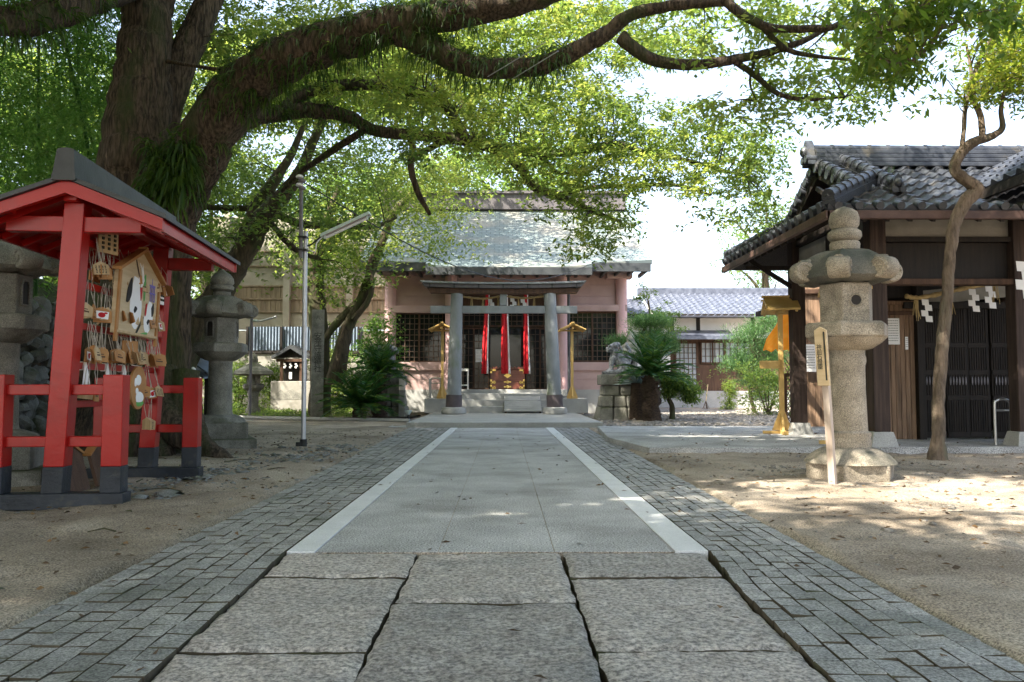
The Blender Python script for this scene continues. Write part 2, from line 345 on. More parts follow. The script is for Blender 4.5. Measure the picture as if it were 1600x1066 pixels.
def slab(mb, x0, x1, y0, y1, skew=(0, 0)):
    """one rough hewn granite slab with a wandering outline and pitted top"""
    n, m = max(8, int((x1-x0)/.022)), max(8, int((y1-y0)/.022))
    u, v = np.meshgrid(np.linspace(0, 1, n), np.linspace(0, 1, m))
    gy = y0+(y1-y0)*v; q0 = x0-skew[0]*gy; gx = q0+(x1-skew[1]*gy-q0)*u; s = random.randint(0, 999)
    e = .007*np.exp(-np.minimum(u, 1-u)*14); f_ = .007*np.exp(-np.minimum(v, 1-v)*14)
    gx = gx+e*vnoise(gx*0+s, gy, 7, s, 4)*2; gy = gy+f_*vnoise(gx, gy*0+s, 7, s+3, 4)*2
    dist = np.minimum(np.minimum(u, 1-u)*(x1-x0), np.minimum(v, 1-v)*(y1-y0))
    z = .006*vnoise(gx, gy, 24, 1, 3)+.010*vnoise(gx, gy, 3, 2, 2)+random.uniform(-.006, .004)-.010*np.clip(1-dist/.03, 0, 1)**2
    o = len(mb.v); mb.v.extend(zip(gx.ravel(), gy.ravel(), z.ravel()))
    for j in range(m-1):
        for i in range(n-1): q = o+j*n+i; mb.f.append((q, q+1, q+n+1, q+n))
    ring = [o+i for i in range(n)]+[o+j*n+n-1 for j in range(1, m)]+[o+(m-1)*n+i for i in range(n-2, -1, -1)]+[o+j*n for j in range(m-2, 0, -1)]
    b = len(mb.v); mb.v.extend([(mb.v[r][0], mb.v[r][1], -.12) for r in ring]); L = len(ring)
    for k in range(L): mb.f.append((ring[k], b+k, b+(k+1) % L, ring[(k+1) % L]))
mb = MB()
def rowsY(a): return [4.51]+a
for (xa, xb, rows) in ((-1.012, -.472, [3.93, 2.83, 1.75, .6, -1]), (-.459, .307, [3.47, 2.25, 1.0, -1]), (.321, .912, [3.93, 2.85, 1.6, .4, -1])):
    y = 4.5
    for r in rows: slab(mb, xa, xb, r+.032, y-.004, (.036 if xa < -.9 else 0, -.036 if xb > .8 else 0)); y = r
dark_joint_sides(mb.build('granite_paving', m_slab, kind='structure', smooth=60), .3)
def setts(name, xa, xb, nrow):
    mb = MB(); 
    for r in range(nrow):
        y = -1+random.uniform(0, .2)
        while y < YE-.1:
            L = random.uniform(.125, .18); t = lambda yy: min(max(yy/18, 0), 1)
            def xx(q, yy): A, B = xa(yy), xb(yy); return A+(B-A)*q
            q0, q1 = r/nrow, (r+1)/nrow; g = .0032; dz = random.uniform(-.002, .0015); tl = random.uniform(-.002, .002)
            j = lambda: random.uniform(-.004, .004)
            h = .005; cs = [(xx(q0, y)+g, y+h), (xx(q1, y)-g, y+h), (xx(q1, y+L)-g, y+L-h), (xx(q0, y+L)+g, y+L-h)]
            cs = [(a+j(), b+j()) for a, b in cs]; cx = sum(a for a, b in cs)/4; cy = sum(b for a, b in cs)/4
            lo = [(a, b, -.08) for a, b in cs]; mi = [(a, b, -.001+dz) for a, b in cs]
            hi = [(cx+(a-cx)*.985, cy+(b-cy)*.97, .003+dz+tl*(1 if k in (0, 3) else -1)+random.uniform(-.002, .002)) for k, (a, b) in enumerate(cs)]
            mb.add(lo+mi+hi, [(0,1,5,4),(1,2,6,5),(2,3,7,6),(3,0,4,7),(4,5,9,8),(5,6,10,9),(6,7,11,10),(7,4,8,11),(8,9,10,11)]); y += L
    dark_joint_sides(mb.build(name, m_sett, kind='structure'), .55)
def innerL(y): return -1.20 if y > YJ else -1.022-.036*y-.016*min(1, max(0, y-3.9)/.6)
def innerR(y): return 1.135 if y > YJ else .922+.036*y+.051*min(1, max(0, y-3.7)/.8)
setts('sett_paving', lambda y: -1.80-.018*min(y, 18)-.0, innerL, 7)
setts('sett_paving', innerR, lambda y: 1.66+.012*min(y, 18), 7)
# stone platform before the hall
mb = MB(); mb.bx(-2.2, 2.25, 18.42, 26.4, -.1, .12)
mb.build('platform', m_paving, kind='structure', bevel=.015)
mb = MB(); mb.bx(-2.6, 2.6, 18.36, 19.2, -.1, .02); mb.build('threshold', m_paving, kind='structure')
# concrete apron of the gate building
mb = MB(); a, b = at(1010, 701, 11.1), at(945, 683, 13.2)
mb.prism([(1.98, 11.08, -.1), (12, 11.08, -.1), (12, 17.2, -.1), (1.98, 17.2, -.1), (1.72, 13.4, -.1)], (0, 0, .188))
mb.build('pavement', m_concrete, kind='structure', bevel=.01)
# gravel court at the back right
xs, ysg = np.meshgrid(np.linspace(2.3, 16, 140), np.linspace(14.6, 38, 200))
zz = .012+.03*vnoise(xs, ysg, 3, 4, 3); i = (np.arange(199)[:, None]*140+np.arange(139)[None]).ravel()[:, None]
o = npmesh('gravel', np.stack([xs.ravel(), ysg.ravel(), zz.ravel()], 1), [i+np.array([0, 1, 141, 140])], m_gravel, smooth=True); o['kind'] = 'structure'
def pebbles(name, P, s, m, kind='stuff'):
    n = len(P); base = np.array([[1, 0, 0], [-1, 0, 0], [0, 1, 0], [0, -1, 0], [0, 0, .7], [0, 0, -.5], [.6, .6, .35], [-.6, -.6, .35], [-.6, .6, .3], [.6, -.6, .3]])
    fs = np.array([[0, 6, 9], [6, 2, 8], [6, 8, 4], [8, 1, 7], [8, 7, 4], [7, 3, 9], [7, 9, 4], [9, 6, 4], [0, 2, 6], [2, 1, 8], [1, 3, 7], [3, 0, 9], [0, 9, 6]])
    th = rng.uniform(0, 6.3, n); sx = s*rng.lognormal(0, .5, n); ax = rng.uniform(.5, 1, n)
    b = base[None]*rng.uniform(.75, 1.25, (n, 10, 1))*np.stack([sx, sx*ax, sx*rng.uniform(.4, .8, n)], 1)[:, None]
    c, s_ = np.cos(th)[:, None], np.sin(th)[:, None]
    v = np.stack([b[..., 0]*c-b[..., 1]*s_, b[..., 0]*s_+b[..., 1]*c, b[..., 2]], 2)+P[:, None]
    o = npmesh(name, v.reshape(-1, 3), [(np.arange(n)[:, None, None]*10+fs[None]).reshape(-1, 3)], m); o['kind'] = kind; return o
def scatter(n, x0, x1, y0, y1, z=.0): return np.stack([rng.uniform(x0, x1, n), rng.uniform(y0, y1, n), np.full(n, z)], 1)
P = scatter(2600, -4.2, -2.0, 6.3, 13); P = P[rng.uniform(0, 1, len(P)) < np.exp(-((P[:, 0]+2.9-(P[:, 1]-9)*.1)/.55)**2)]
pebbles('grey_pebbles', P, .022, m_rock)
pebbles('grey_pebbles', scatter(1500, -6, -1.95, 2.5, 16, .006), .009, m_stone_d)
pebbles('brown_pebbles', np.concatenate([scatter(1500, 1.85, 7, 2.5, 11, .004), scatter(1800, 2.0, 6, 8.2, 11, .004)]), .011, m_gravel)
pebbles('court_pebbles', scatter(6000, 2.4, 10, 15, 30, .02), .035, m_gravel)
# fallen leaves and twigs
P = np.concatenate([scatter(1300, -6, -1.95, 2.6, 17, .016), scatter(150, -1.9, 1.9, 2, 18, .008), scatter(1100, 1.8, 8, 3, 11, .016), scatter(120, 2.5, 8, 11.2, 15, .095)])
v, f, t = leaves(P, .05, .024, (-.1, .1)); o = npmesh('fallen_leaves', v, [f], m_litter, tint=t); o['kind'] = 'stuff'
mb = MB()
for k in range(26):
    x, y = random.uniform(-5, -2.1), random.uniform(4.5, 13); a = random.uniform(0, 3.1); L = random.uniform(.15, .5)
    mb.tube([(x, y, .02), (x+L*.5*math.cos(a), y+L*.5*math.sin(a), .035), (x+L*math.cos(a+.3), y+L*math.sin(a+.3), .02)], [.006, .005, .003], 5)
mb.build('fallen_twigs', m_bark3, kind='stuff')
def rock(name, label, c, r, m=m_rock, group=None):
    mb = MB(); mb.ell((0, 0, 0), r, 12, 8, jit=.12); o = mb.build(name, m, loc=c, smooth=35); return tag(o, label, 'rock', group)
c = at(420, 748, 1141/146); rock('loose_rock', 'flat grey rock lying on the sand beside the setts', (c.x, 8.05, .03), (.15, .10, .07))
c = at(350, 745, 8.2); rock('loose_rock', 'smaller brown rock left of the flat grey rock', (c.x+.25, 8.35, .02), (.10, .07, .06), m_stone_d)
rock('loose_rock', 'white stone chip on the sand at the lower left', (-1.96, 2.98, .01), (.055, .035, .022), m_strip)
rock('loose_rock', 'pale stones beside the path edge under the red rack', (at(290, 818, 5.35).x, 5.35, .015), (.07, .05, .025), m_strip)
# kerb and flagged strip on the left behind the sand
mb = MB(); mb.tube([at(346, 652, 22.6)*1, at(420, 654, 22.4), at(520, 656, 22), at(640, 658, 21.4)], .07, 6); 
mb.build('kerb', m_paving, kind='structure')
mb = MB()
p = [at(352, 655, 22), at(392, 655, 22), at(480, 641, 30), at(440, 641, 30)]; mb.prism([(q.x, q.y, -.05) for q in p], (0, 0, .075)); mb.build('side_path', m_paving, kind='structure')
# dark planted soil under the trees at the left
xs, ysg = np.meshgrid(np.linspace(-20, -2.6, 60), np.linspace(22.6, 36, 50)); zz = .04+.10*vnoise(xs, ysg, .8, 9, 3)
i = (np.arange(49)[:, None]*60+np.arange(59)[None]).ravel()[:, None]
o = npmesh('soil', np.stack([xs.ravel(), ysg.ravel(), zz.ravel()], 1), [i+np.array([0, 1, 61, 60])], m_soil, smooth=True); o['kind'] = 'structure'
# hillside bank at the far left
xs, ysg = np.meshgrid(np.linspace(-45, -6.6, 60), np.linspace(3, 36, 60)); q = -6.9-xs-np.clip(ysg-16, 0, 99)*.6
zz = np.where(q < .2, -.1, 2.0+.45*np.maximum(q, 0)**.9)+.5*vnoise(xs, ysg, .5, 6, 3)*(q > .4)
i = (np.arange(59)[:, None]*60+np.arange(59)[None]).ravel()[:, None]
o = npmesh('bank', np.stack([xs.ravel(), ysg.ravel(), zz.ravel()], 1), [i+np.array([0, 1, 61, 60])], m_bankg, smooth=True); o['kind'] = 'structure'
# dry stone wall below the bank
t = thing('stone_wall', 'dry stone retaining wall of rough grey rocks under the bamboo bank', 'wall', (-6.6, 11, 0))
mb = MB(); mb.prism([(-6.75, 7, -.1), (-6.75, 17, -.1), (-6.95, 17, 2.2), (-6.95, 7, 2.2)], (-.35, 0, 0)); mb.build('wall_core', m_soil, t)
mb = MB()
y = 7.0
z = .1
while z < 2.3:
    y = 6.9+random.uniform(0, .3)
    while y < 17:
        s = random.uniform(.12, .26); R = Matrix.Rotation(random.uniform(-.8, .8), 3, 'X') @ Matrix.Rotation(random.uniform(-.3, .3), 3, 'Z')
        mb.ell((-6.72-.09*z+random.uniform(-.03, .05), y, z+random.uniform(-.06, .06)), (.16, s, s*random.uniform(.55, .9)), 7, 5, R, .16); y += s*1.55
    z += .25
mb.build('stones', m_rock, t, smooth=20)

# ================================================================ SHRINE HALL
t = thing('shrine_hall', 'pink shrine hall with grey green shingle roof behind the stone gate', 'building', (0, 28.5, 0))
YW = 28.5
xL, xR = X(604, YW), X(972, YW); zf = Z(609, YW); ze = Z(418, 27)
def pbox(name, m, u0, u1, v0, v1, Y0, Y1, par=t, bev=.01):
    mb = MB(); mb.bx(X(u0, Y0), X(u1, Y0), Y0, Y1, Z(v1, Y0), Z(v0, Y0)); return mb.build(name, m, par, bevel=bev)
mb = MB(); mb.bx(xL-.25, xR+.35, YW-.05, 36, -.1, zf); mb.build('foundation', m_paving, t)
# wall siding: boards above and below the windows
def siding(u0, u1, v0, v1, n):
    mb = MB(); x0, x1 = X(u0, YW), X(u1, YW); z0, z1 = Z(v1, YW), Z(v0, YW)
    for k in range(n): a = z0+(z1-z0)*k/n; b = z0+(z1-z0)*(k+1)/n; mb.bx(x0, x1, YW, YW+.2, a+.012, b-.002)
    mb.bx(x0, x1, YW+.03, YW+.2, z0, z1); mb.build('wall', m_pink, t)
siding(604, 700, 410, 481, 4); siding(878, 972, 410, 481, 4); siding(700, 878, 410, 446, 2)
siding(604, 700, 577, 610, 2); siding(878, 972, 577, 610, 2)
pbox('sill', m_pink, 612, 706, 566, 579, YW-.08, YW+.15); pbox('sill', m_pink, 880, 972, 566, 579, YW-.08, YW+.15)
pbox('wall_beam', m_pink, 600, 712, 478, 489, YW-.22, YW+.1); pbox('wall_beam', m_pink, 880, 981, 476, 486, YW-.22, YW+.1)
pbox('wall_beam', m_pink, 606, 972, 417, 431, YW-.1, YW+.1)
pbox('bracket', m_pink, 950, 990, 420, 434, YW-.45, YW+.1); pbox('bracket', m_pink, 592, 640, 420, 432, YW-.45, YW+.1)
for k, u in enumerate((609, 704, 879, 972)):
    mb = MB(); x = X(u, YW); Yc = YW-.05 if k in (0, 3) else YW-.35
    mb.tube([(X(u, Yc), Yc, zf), (X(u, Yc), Yc, Z(420, Yc))], .2, 20); mb.build('column', m_pink_c, t, smooth=40)
mb = MB(); mb.bx(xL-.06, xL+.2, YW, 35.5, zf, ze+.6); mb.bx(xR-.2, xR+.06, YW, 35.5, zf, ze+.6); mb.bx(xL, xR, 35.4, 35.6, zf, ze+.6); mb.build('wall', m_pink, t)
# windows with lattice
def window(name, u0, u1, v0, v1, nc, nr, Y=YW+.02, fr=.06):
    x0, x1, z0, z1 = X(u0, Y), X(u1, Y), Z(v1, Y), Z(v0, Y)
    mb = MB(); mb.bx(x0, x1, Y-.04, Y+.06, z0, z0+fr); mb.bx(x0, x1, Y-.04, Y+.06, z1-fr, z1)
    n2 = 2
    for k in range(n2+1):
        x = x0+(x1-x0)*k/n2; mb.bx(max(x0, x-fr/2), min(x1, x+fr/2), Y-.045, Y+.055, z0+fr, z1-fr)
    w_ = mb.build(name, m_wood_b, t)
    mb = MB()
    for k in range(1, nc): x = x0+(x1-x0)*k/nc; mb.bx(x-.011, x+.011, Y-.01, Y+.03, z0, z1)
    for k in range(1, nr): z = z0+(z1-z0)*k/nr; mb.bx(x0, x1, Y-.006, Y+.026, z-.011, z+.011)
    mb.build('lattice', m_lattice, w_)
    mb = MB(); mb.bx(x0, x1, Y+.04, Y+.05, z0, z1); mb.build('pane', m_glass, w_)
window('window', 617, 692, 489, 567, 10, 9); window('window', 888, 964, 487, 566, 10, 9)
# doors
Yd = YW+.35
window('door', 716, 764, 512, 609, 6, 9, Yd); window('door', 822, 866, 512, 609, 6, 9, Yd)
window('transom', 716, 866, 484, 511, 18, 3, Yd)
mb = MB(); mb.bx(X(764, Yd), X(822, Yd), Yd+.12, Yd+.13, zf, Z(510, Yd)); mb.build('glass_door', m_glass, t)
mb = MB()
for u in (764, 790, 822): mb.bx(X(u, Yd)-.03, X(u, Yd)+.03, Yd+.06, Yd+.11, zf, Z(511, Yd))
mb.build('door_frame', m_wood_d, t)
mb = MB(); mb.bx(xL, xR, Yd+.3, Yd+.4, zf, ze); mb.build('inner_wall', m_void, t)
pbox('door_jamb', m_pink, 706, 717, 484, 609, YW+.1, Yd+.2); pbox('door_jamb', m_pink, 866, 880, 484, 609, YW+.1, Yd+.2)
pbox('lintel', m_wood_b, 706, 880, 446, 485, YW+.06, YW+.3)
mb = MB(); mb.bx(X(700, 27), X(885, 27), 26.7, YW+.4, zf-.2, zf+.01); mb.build('porch_floor', m_paving, t, bevel=.01)
# roof: gently sagging shingle planes
def roof_mat():
    m = bpy.data.materials.new("copper_shingle"); m.use_nodes = True; n, L = m.node_tree.nodes, m.node_tree.links
    tc = n.new("ShaderNodeTexCoord"); mp = n.new("ShaderNodeMapping"); br = n.new("ShaderNodeTexBrick"); L.new(tc.outputs['UV'], mp.inputs[0]); L.new(mp.outputs[0], br.inputs[0])
    br.inputs['Color1'].default_value = (.135, .175, .172, 1); br.inputs['Color2'].default_value = (.19, .23, .222, 1); br.inputs['Mortar'].default_value = (.07, .09, .095, 1)
    br.inputs['Scale'].default_value = 1; br.inputs['Mortar Size'].default_value = .012; br.inputs['Brick Width'].default_value = .33; br.inputs['Row Height'].default_value = .2; br.offset = .5
    ns = n.new("ShaderNodeTexNoise"); ns.inputs['Scale'].default_value = .9; ns.inputs['Detail'].default_value = 7; L.new(tc.outputs['Object'], ns.inputs[0])
    rp = n.new("ShaderNodeValToRGB"); rp.color_ramp.elements[0].position = .45; rp.color_ramp.elements[1].position = .7; L.new(ns.outputs[0], rp.inputs[0])
    mx = n.new("ShaderNodeMix"); mx.data_type = 'RGBA'; L.new(rp.outputs[0], mx.inputs[0]); L.new(br.outputs[0], mx.inputs[6]); mx.inputs[7].default_value = (.235, .225, .19, 1)
    L.new(mx.outputs[2], n["Principled BSDF"].inputs[0]); n["Principled BSDF"].inputs['Roughness'].default_value = .5
    b = n.new("ShaderNodeBump"); b.inputs['Strength'].default_value = .5; b.inputs['Distance'].default_value = .02; L.new(br.outputs['Fac'], b.inputs['Height']); b.invert = True; L.new(b.outputs[0], n["Principled BSDF"].inputs['Normal']); return m
m_shingle = roof_mat()
RY, RZ = 32.4, Z(326, 32.4); EY, EZ = 27.0, Z(410, 27.0)
def roof_pt(x, t_, y0, z0, sgn=1): return (x, y0+(RY-y0)*t_, z0+(RZ-z0)*(.72*t_+.28*t_*t_))
def roof_plane(name, x0, x1, y0, z0, t1=1.0, par=t):
    nx, nt_ = 24, 14; vs = []; uv = []
    for j in range(nt_+1):
        for i in range(nx+1):
            x = x0+(x1-x0)*i/nx; flare = .10*(abs((x-(x0+x1)/2)/((x1-x0)/2))**4)*(1-j/nt_)
            p = roof_pt(x, t1*j/nt_, y0, z0); vs.append((p[0], p[1], p[2]+flare)); uv.append((x, t1*j/nt_*abs(RY-y0)*1.15))
    n = len(vs); mb = MB(); low = [(a, b, c-.16) for a, b, c in vs]
    fs = [(j*(nx+1)+i, j*(nx+1)+i+1, (j+1)*(nx+1)+i+1, (j+1)*(nx+1)+i) for j in range(nt_) for i in range(nx)]
    mb.add(vs, fs); me_f = len(fs); mb.add(low, [f[::-1] for f in fs])
    for i in range(nx): mb.f.append((i, n+i, n+i+1, i+1)); q = nt_*(nx+1)+i; mb.f.append((q, q+1, n+q+1, n+q))
    for j in range(nt_):
        q = j*(nx+1); mb.f.append((q, q+nx+1, n+q+nx+1, n+q)); q += nx; mb.f.append((q, n+q, n+q+nx+1, q+nx+1))
    o = mb.build(name, m_shingle, par); ul = o.data.uv_layers.new(name='uv'); uv2 = uv+uv
    ul.data.foreach_set('uv', np.array([uv2[l.vertex_index] for l in o.data.loops], np.float32).ravel()); return o
rx0, rx1 = X(556, EY), X(1021, EY)
rf = roof_plane('roof', rx0, rx1, EY, EZ); roof_plane('roof', rx0, rx1, 2*RY-EY, EZ)
roof_plane('porch_roof', X(664, 26.3), X(926, 26.3), 26.2, Z(417, 26.2), .28)
mb = MB(); mb.bx(rx0+.1, rx1-.1, RY-.35, RY+.35, RZ-.1, Z(306, RY)); mb.bx(rx0+.0, rx1-.0, RY-.45, RY+.45, Z(306, RY), Z(302, RY)); mb.build('ridge_cap', m_ridge, t)
mb = MB(); mb.bx(rx0+.05, rx1-.05, EY-.02, EY+.12, EZ-.30, EZ-.02); mb.bx(X(664, 26.2), X(926, 26.2), 26.16, 26.3, Z(417, 26.2)-.26, Z(417, 26.2)-.02)
for k in range(22): x = rx0+.2+(rx1-rx0-.4)*k/21; mb.bx(x-.04, x+.04, EY+.05, YW, EZ-.32, EZ-.2)
mb.build('fascia', m_copper_d, t)
mb = MB(); mb.prism([(rx0+.3, EY+.6, EZ), (rx0+.3, RY, RZ-.1), (rx0+.3, 2*RY-EY-.6, EZ)], (.12, 0, 0)); mb.prism([(rx1-.42, EY+.6, EZ), (rx1-.42, RY, RZ-.1), (rx1-.42, 2*RY-EY-.6, EZ)], (.12, 0, 0)); mb.build('gable_wall', m_pink, t)
mb = MB(); Yp = 27.6
mb.tube([(X(889, Yp), Yp, zf-.3), (X(889, Yp), Yp, Z(418, Yp))], .05, 10); mb.bx(X(889, Yp)-.09, X(889, Yp)+.09, Yp-.09, Yp+.09, Z(432, Yp), Z(416, Yp)); mb.build('drainpipe', m_copper_d, t, smooth=40)
mb = MB(); Yp = 27.2; mb.tube([(X(692, Yp), Yp, Z(434, Yp)), (X(692, Yp), Yp, Z(416, Yp))], .07, 8); mb.build('gutter_outlet', m_copper_d, t, smooth=40)

# steps and ramp
t = thing('stone_steps', 'stone steps and landing climbing to the shrine hall doors', 'steps', (0, 26, .12))
zl = Z(623, 25.6)
for ua, ub in ((663, 700), (873, 919)): mb = MB(); mb.bx(X(ua, 25.6), X(ub, 25.6), 25.6, 27.2, .1, zl); mb.build('side_block', m_paving, t, bevel=.02)
mb = MB(); n = 3
for k in range(n): mb.bx(X(700, 25.6)+.003, X(873, 25.6)-.003, 25.3+k*.42, 27.2, .1+.002*k, .12+(zf-.12)*(k+1)/(n+.6))
mb.build('treads', m_paving, t, bevel=.012)
t = thing('wooden_ramp', 'grey plank ramp laid over the right half of the steps', 'ramp', (X(815, 25.2), 25, .12))
mb = MB(); p0, p1 = V(0, 24.9, .17), V(0, 26.5, .72)
for k in range(9):
    a, b = p0.lerp(p1, k/9), p0.lerp(p1, (k+.96)/9); xa, xb = X(788, 25), X(846, 25); mb.prism([(xa, a.y, a.z), (xb, a.y, a.z), (xb, b.y, b.z), (xa, b.y, b.z)], (0, 0, .03))
mb.build('planks', m_paving, t)
mb = MB()
for u in (790, 844): mb.beam((X(u, 25), 24.95, .14), (X(u, 25), 26.5, .68), .06, .06)
mb.build('rail', m_wood_b, t)

# offertory box
t = thing('offertory_box', 'dark lacquered offertory box with gold fittings before the shrine doors', 'offertory box', (X(792, 27.3), 27.3, zf))
Yb = 27.2; x0, x1, z0, z1 = X(766, Yb), X(820, Yb), zf+.02, Z(577, Yb)
mb = MB(); mb.bx(x0, x1, Yb, Yb+.6, z0, z1); mb.build('body', m_lacquer, t, bevel=.015)
mb = MB(); mb.bx(x0-.03, x1+.03, Yb-.03, Yb+.63, z1+.003, z1+.05)
mb.bx(x0+.005, x1-.005, Yb-.02, Yb+.001, z0+.26, z0+.30); mb.build('rim', m_lacquer, t, bevel=.008)
mb = MB()
for k in range(9): x = x0+.08+(x1-x0-.16)*k/8; mb.bx(x-.025, x+.025, Yb+.03, Yb+.57, z1+.05, z1+.09)
mb.build('slats', m_lacquer, t)
mb = MB(); w_ = x1-x0; h_ = z1-z0; cx = (x0+x1)/2; yg = Yb-.032
def plate(x, z, a, b): mb.bx(x-a, x+a, yg, yg+.03, z-b, z+b)
mb.prism([(cx-.13, yg, z0+h_*.68), (cx, yg, z0+h_*.55), (cx+.13, yg, z0+h_*.68), (cx, yg, z0+h_*.81)], (0, .03, 0))
for sx in (-1, 1):
    for zq in (.07, .34, .95): plate(cx+sx*(w_/2-.09), z0+h_*zq, .09, .03); plate(cx+sx*(w_/2-.03), z0+h_*zq-.03*(1 if zq > .5 else -1), .03, .07)
    plate(cx+sx*(w_/2-.14), z0+h_*.34, .02, .05); plate(cx+sx*(w_/2-.14), z0+h_*.07, .02, .05)
for zq in (.12, .36): plate(cx, z0+h_*zq, .12, .022); mb.ell((cx, yg, z0+h_*zq), (.06, .03, .05), 10, 6)
plate(cx, z0+h_*.97, .06, .025)
mb.build('gold_fittings', m_gold, t)

# bell ropes of red and white cloth
labs = ('left hanging red and white bell rope over the offertory box', 'middle hanging red bell rope, broadest and straightest of the three', 'right hanging red and white bell rope nearest the right stone pillar')
for (ut, ub, wd), lab in zip(((762, 757, 10), (789, 790, 14), (822, 823, 10)), labs):
    Yr = 27.05; t = thing('bell_rope', lab, 'bell rope', (X(ub, Yr), Yr, Z(584, Yr)), 'bell ropes at the shrine door')
    wd = wd/1268*Yr
    for nm, m, o0, o1, yo in (('red_strip', m_redcloth, -.5, .28, 0), ('white_strip', m_white, .28, .5, .02), ('red_strip', m_redcloth, -.3, .45, .10)):
        mb = MB(); vs = []; n = 12
        for k in range(n+1):
            q = k/n; z = Z(450, Yr)+(Z(584, Yr)-Z(450, Yr))*q; x = X(ut+(ub-ut)*q, Yr); s = .55+.45*q
            for e in range(5): g = o0+(o1-o0)*e/4; vs.append((x+g*wd*s, Yr+yo+.035*math.sin(e*2.2+q*4), z))
        fs = [(k*5+e, k*5+e+1, (k+1)*5+e+1, (k+1)*5+e) for k in range(n) for e in range(4)]
        o = mb.add(vs, fs).build(nm, m, t, smooth=60); sm = o.modifiers.new('cloth', 'SOLIDIFY'); sm.thickness = .02
    mb = MB(); mb.ell((X(ut, Yr), Yr+.02, Z(452, Yr)), (.09, .09, .09)); mb.build('bell', m_gold, t, smooth=60)
def notice(name, lab, u0, u1, v0, v1, Y, lines=7, m=m_white):
    t = thing(name, lab, 'notice', (X(u0, Y), Y, Z(v1, Y)))
    mb = MB(); mb.bx(X(u0, Y), X(u1, Y), Y, Y+.012, Z(v1, Y), Z(v0, Y)); mb.build('sheet', m, t)
    mb = MB(); x0, x1, z0, z1 = X(u0, Y), X(u1, Y), Z(v1, Y), Z(v0, Y)
    for k in range(lines):
        zz = z1-(z1-z0)*(k+1)/(lines+1.5); xx = x0+.1*(x1-x0)
        while xx < x1-.12*(x1-x0): L = random.uniform(.04, .1)*(x1-x0); mb.bx(xx, xx+L*.8, Y-.003, Y+.001, zz-.008*(z1-z0), zz+.012*(z1-z0)); xx += L*1.2
    mb.build('writing', m_inkg, t); return t
notice('paper_notice', 'white paper notice fixed to the left lattice door of the hall', 743, 754, 546, 566, Yd-.08)
t = thing('small_shelf', 'small white topped stand beside the left door of the hall', 'stand', (X(728, 27.6), 27.6, zf))
mb = MB(); mb.bx(X(719, 27.6), X(732, 27.6), 27.5, 27.9, Z(580, 27.6), Z(576, 27.6)); mb.build('top', m_white, t)
mb = MB()
for u in (720, 731): mb.bx(X(u, 27.6)-.02, X(u, 27.6)+.02, 27.55, 27.85, zf, Z(580, 27.6))
mb.bx(X(719, 27.6), X(732, 27.6), 27.52, 27.88, Z(603, 27.6), Z(601, 27.6)); mb.build('frame', m_white, t)

# ================================================================ STONE TORII
Yt = 24.1
t = thing('torii', 'weathered grey torii gate standing on the platform before the hall', 'gate', (0, Yt, .12))
for ub, ut in ((709, 714), (867, 859)):
    a, b = at(ub, 634, Yt), at(ut, 459, Yt); d = lambda z: a.lerp(b, (z-a.z)/(b.z-a.z))
    mb = MB(); pts = [d(.2+(b.z-.2)*k/10) for k in range(11)]; mb.tube(pts, [.215-.035*k/10 for k in range(11)], 24); mb.build('pillar', m_torii, t, smooth=40)
    mb = MB(); mb.tube([d(.16), d(Z(617, Yt))], [.245, .24], 24); mb.build('collar', m_torii_d, t, smooth=40)
    mb = MB(); mb.lathe([(.2, .12), (.36, .14), (.375, .22), (.34, .31), (.25, .33), (.1, .33)], (a.x, Yt, 0), 28); mb.build('base_stone', m_paving, t, smooth=50)
mb = MB(); x0, x1 = X(672, Yt), X(902, Yt); mb.bx(x0, x1, Yt-.09, Yt+.09, Z(490, Yt), Z(478.5, Yt)); mb.build('tie_beam', m_torii, t, bevel=.01)
mb = MB(); mb.bx(X(781, Yt), X(792, Yt), Yt-.07, Yt+.07, Z(478, Yt), Z(459, Yt)); mb.build('centre_strut', m_torii, t, bevel=.01)
xa, xb = X(661, Yt), X(911, Yt)
def lintel(z0, z1, x0, x1, yw, up):
    mb = MB(); n = 12; vs = []
    for k in range(n+1):
        q = k/n; x = x0+(x1-x0)*q; s = up*abs(2*q-1)**2.5
        for (y, z) in ((-yw, z0), (yw, z0), (yw, z1), (-yw, z1)): vs.append((x+(.10*(2*q-1) if z == z1 else 0)*(abs(2*q-1) > .99), Yt+y, z+s))
    fs = [(4*k+j, 4*k+(j+1) % 4, 4*k+4+(j+1) % 4, 4*k+4+j) for k in range(n) for j in range(4)]+[(3, 2, 1, 0), (4*n, 4*n+1, 4*n+2, 4*n+3)]
    return mb.add(vs, fs)
lintel(Z(460, Yt), Z(452, Yt), X(672, Yt), X(902, Yt), .16, .03).build('under_lintel', m_wood_b, t, bevel=.01)
lintel(Z(452, Yt)+.002, Z(446, Yt), xa+.05, xb-.05, .24, .05).build('lintel', m_ridge, t, bevel=.01)
mb = lintel(Z(446, Yt)+.002, Z(443, Yt), xa, xb, .30, .05); mb.build('cap', m_torii, t, bevel=.01)
mb = MB()
for k in range(7): x = xa+.2+(xb-xa-.4)*k/6; mb.bx(x-.02, x+.02, Yt-.245, Yt+.245, Z(452, Yt)+.01, Z(446, Yt)+.03)
mb.build('cap_joint', m_iron, t)
def shide(mb, x, y, z, s, k=4):
    """folded paper streamer: zigzag of little panels"""
    for i in range(k):
        dx = s*.28*(1 if i % 2 else -1)*(.4+.3*i/k); zz = z-i*s*.42
        mb.prism([(x+dx-s*.26, y+.004*i, zz), (x+dx+s*.26, y+.004*i, zz-.04*s), (x+dx+s*.30, y+.004*i, zz-.5*s), (x+dx-s*.22, y+.004*i, zz-.46*s)], (0, .004, 0))
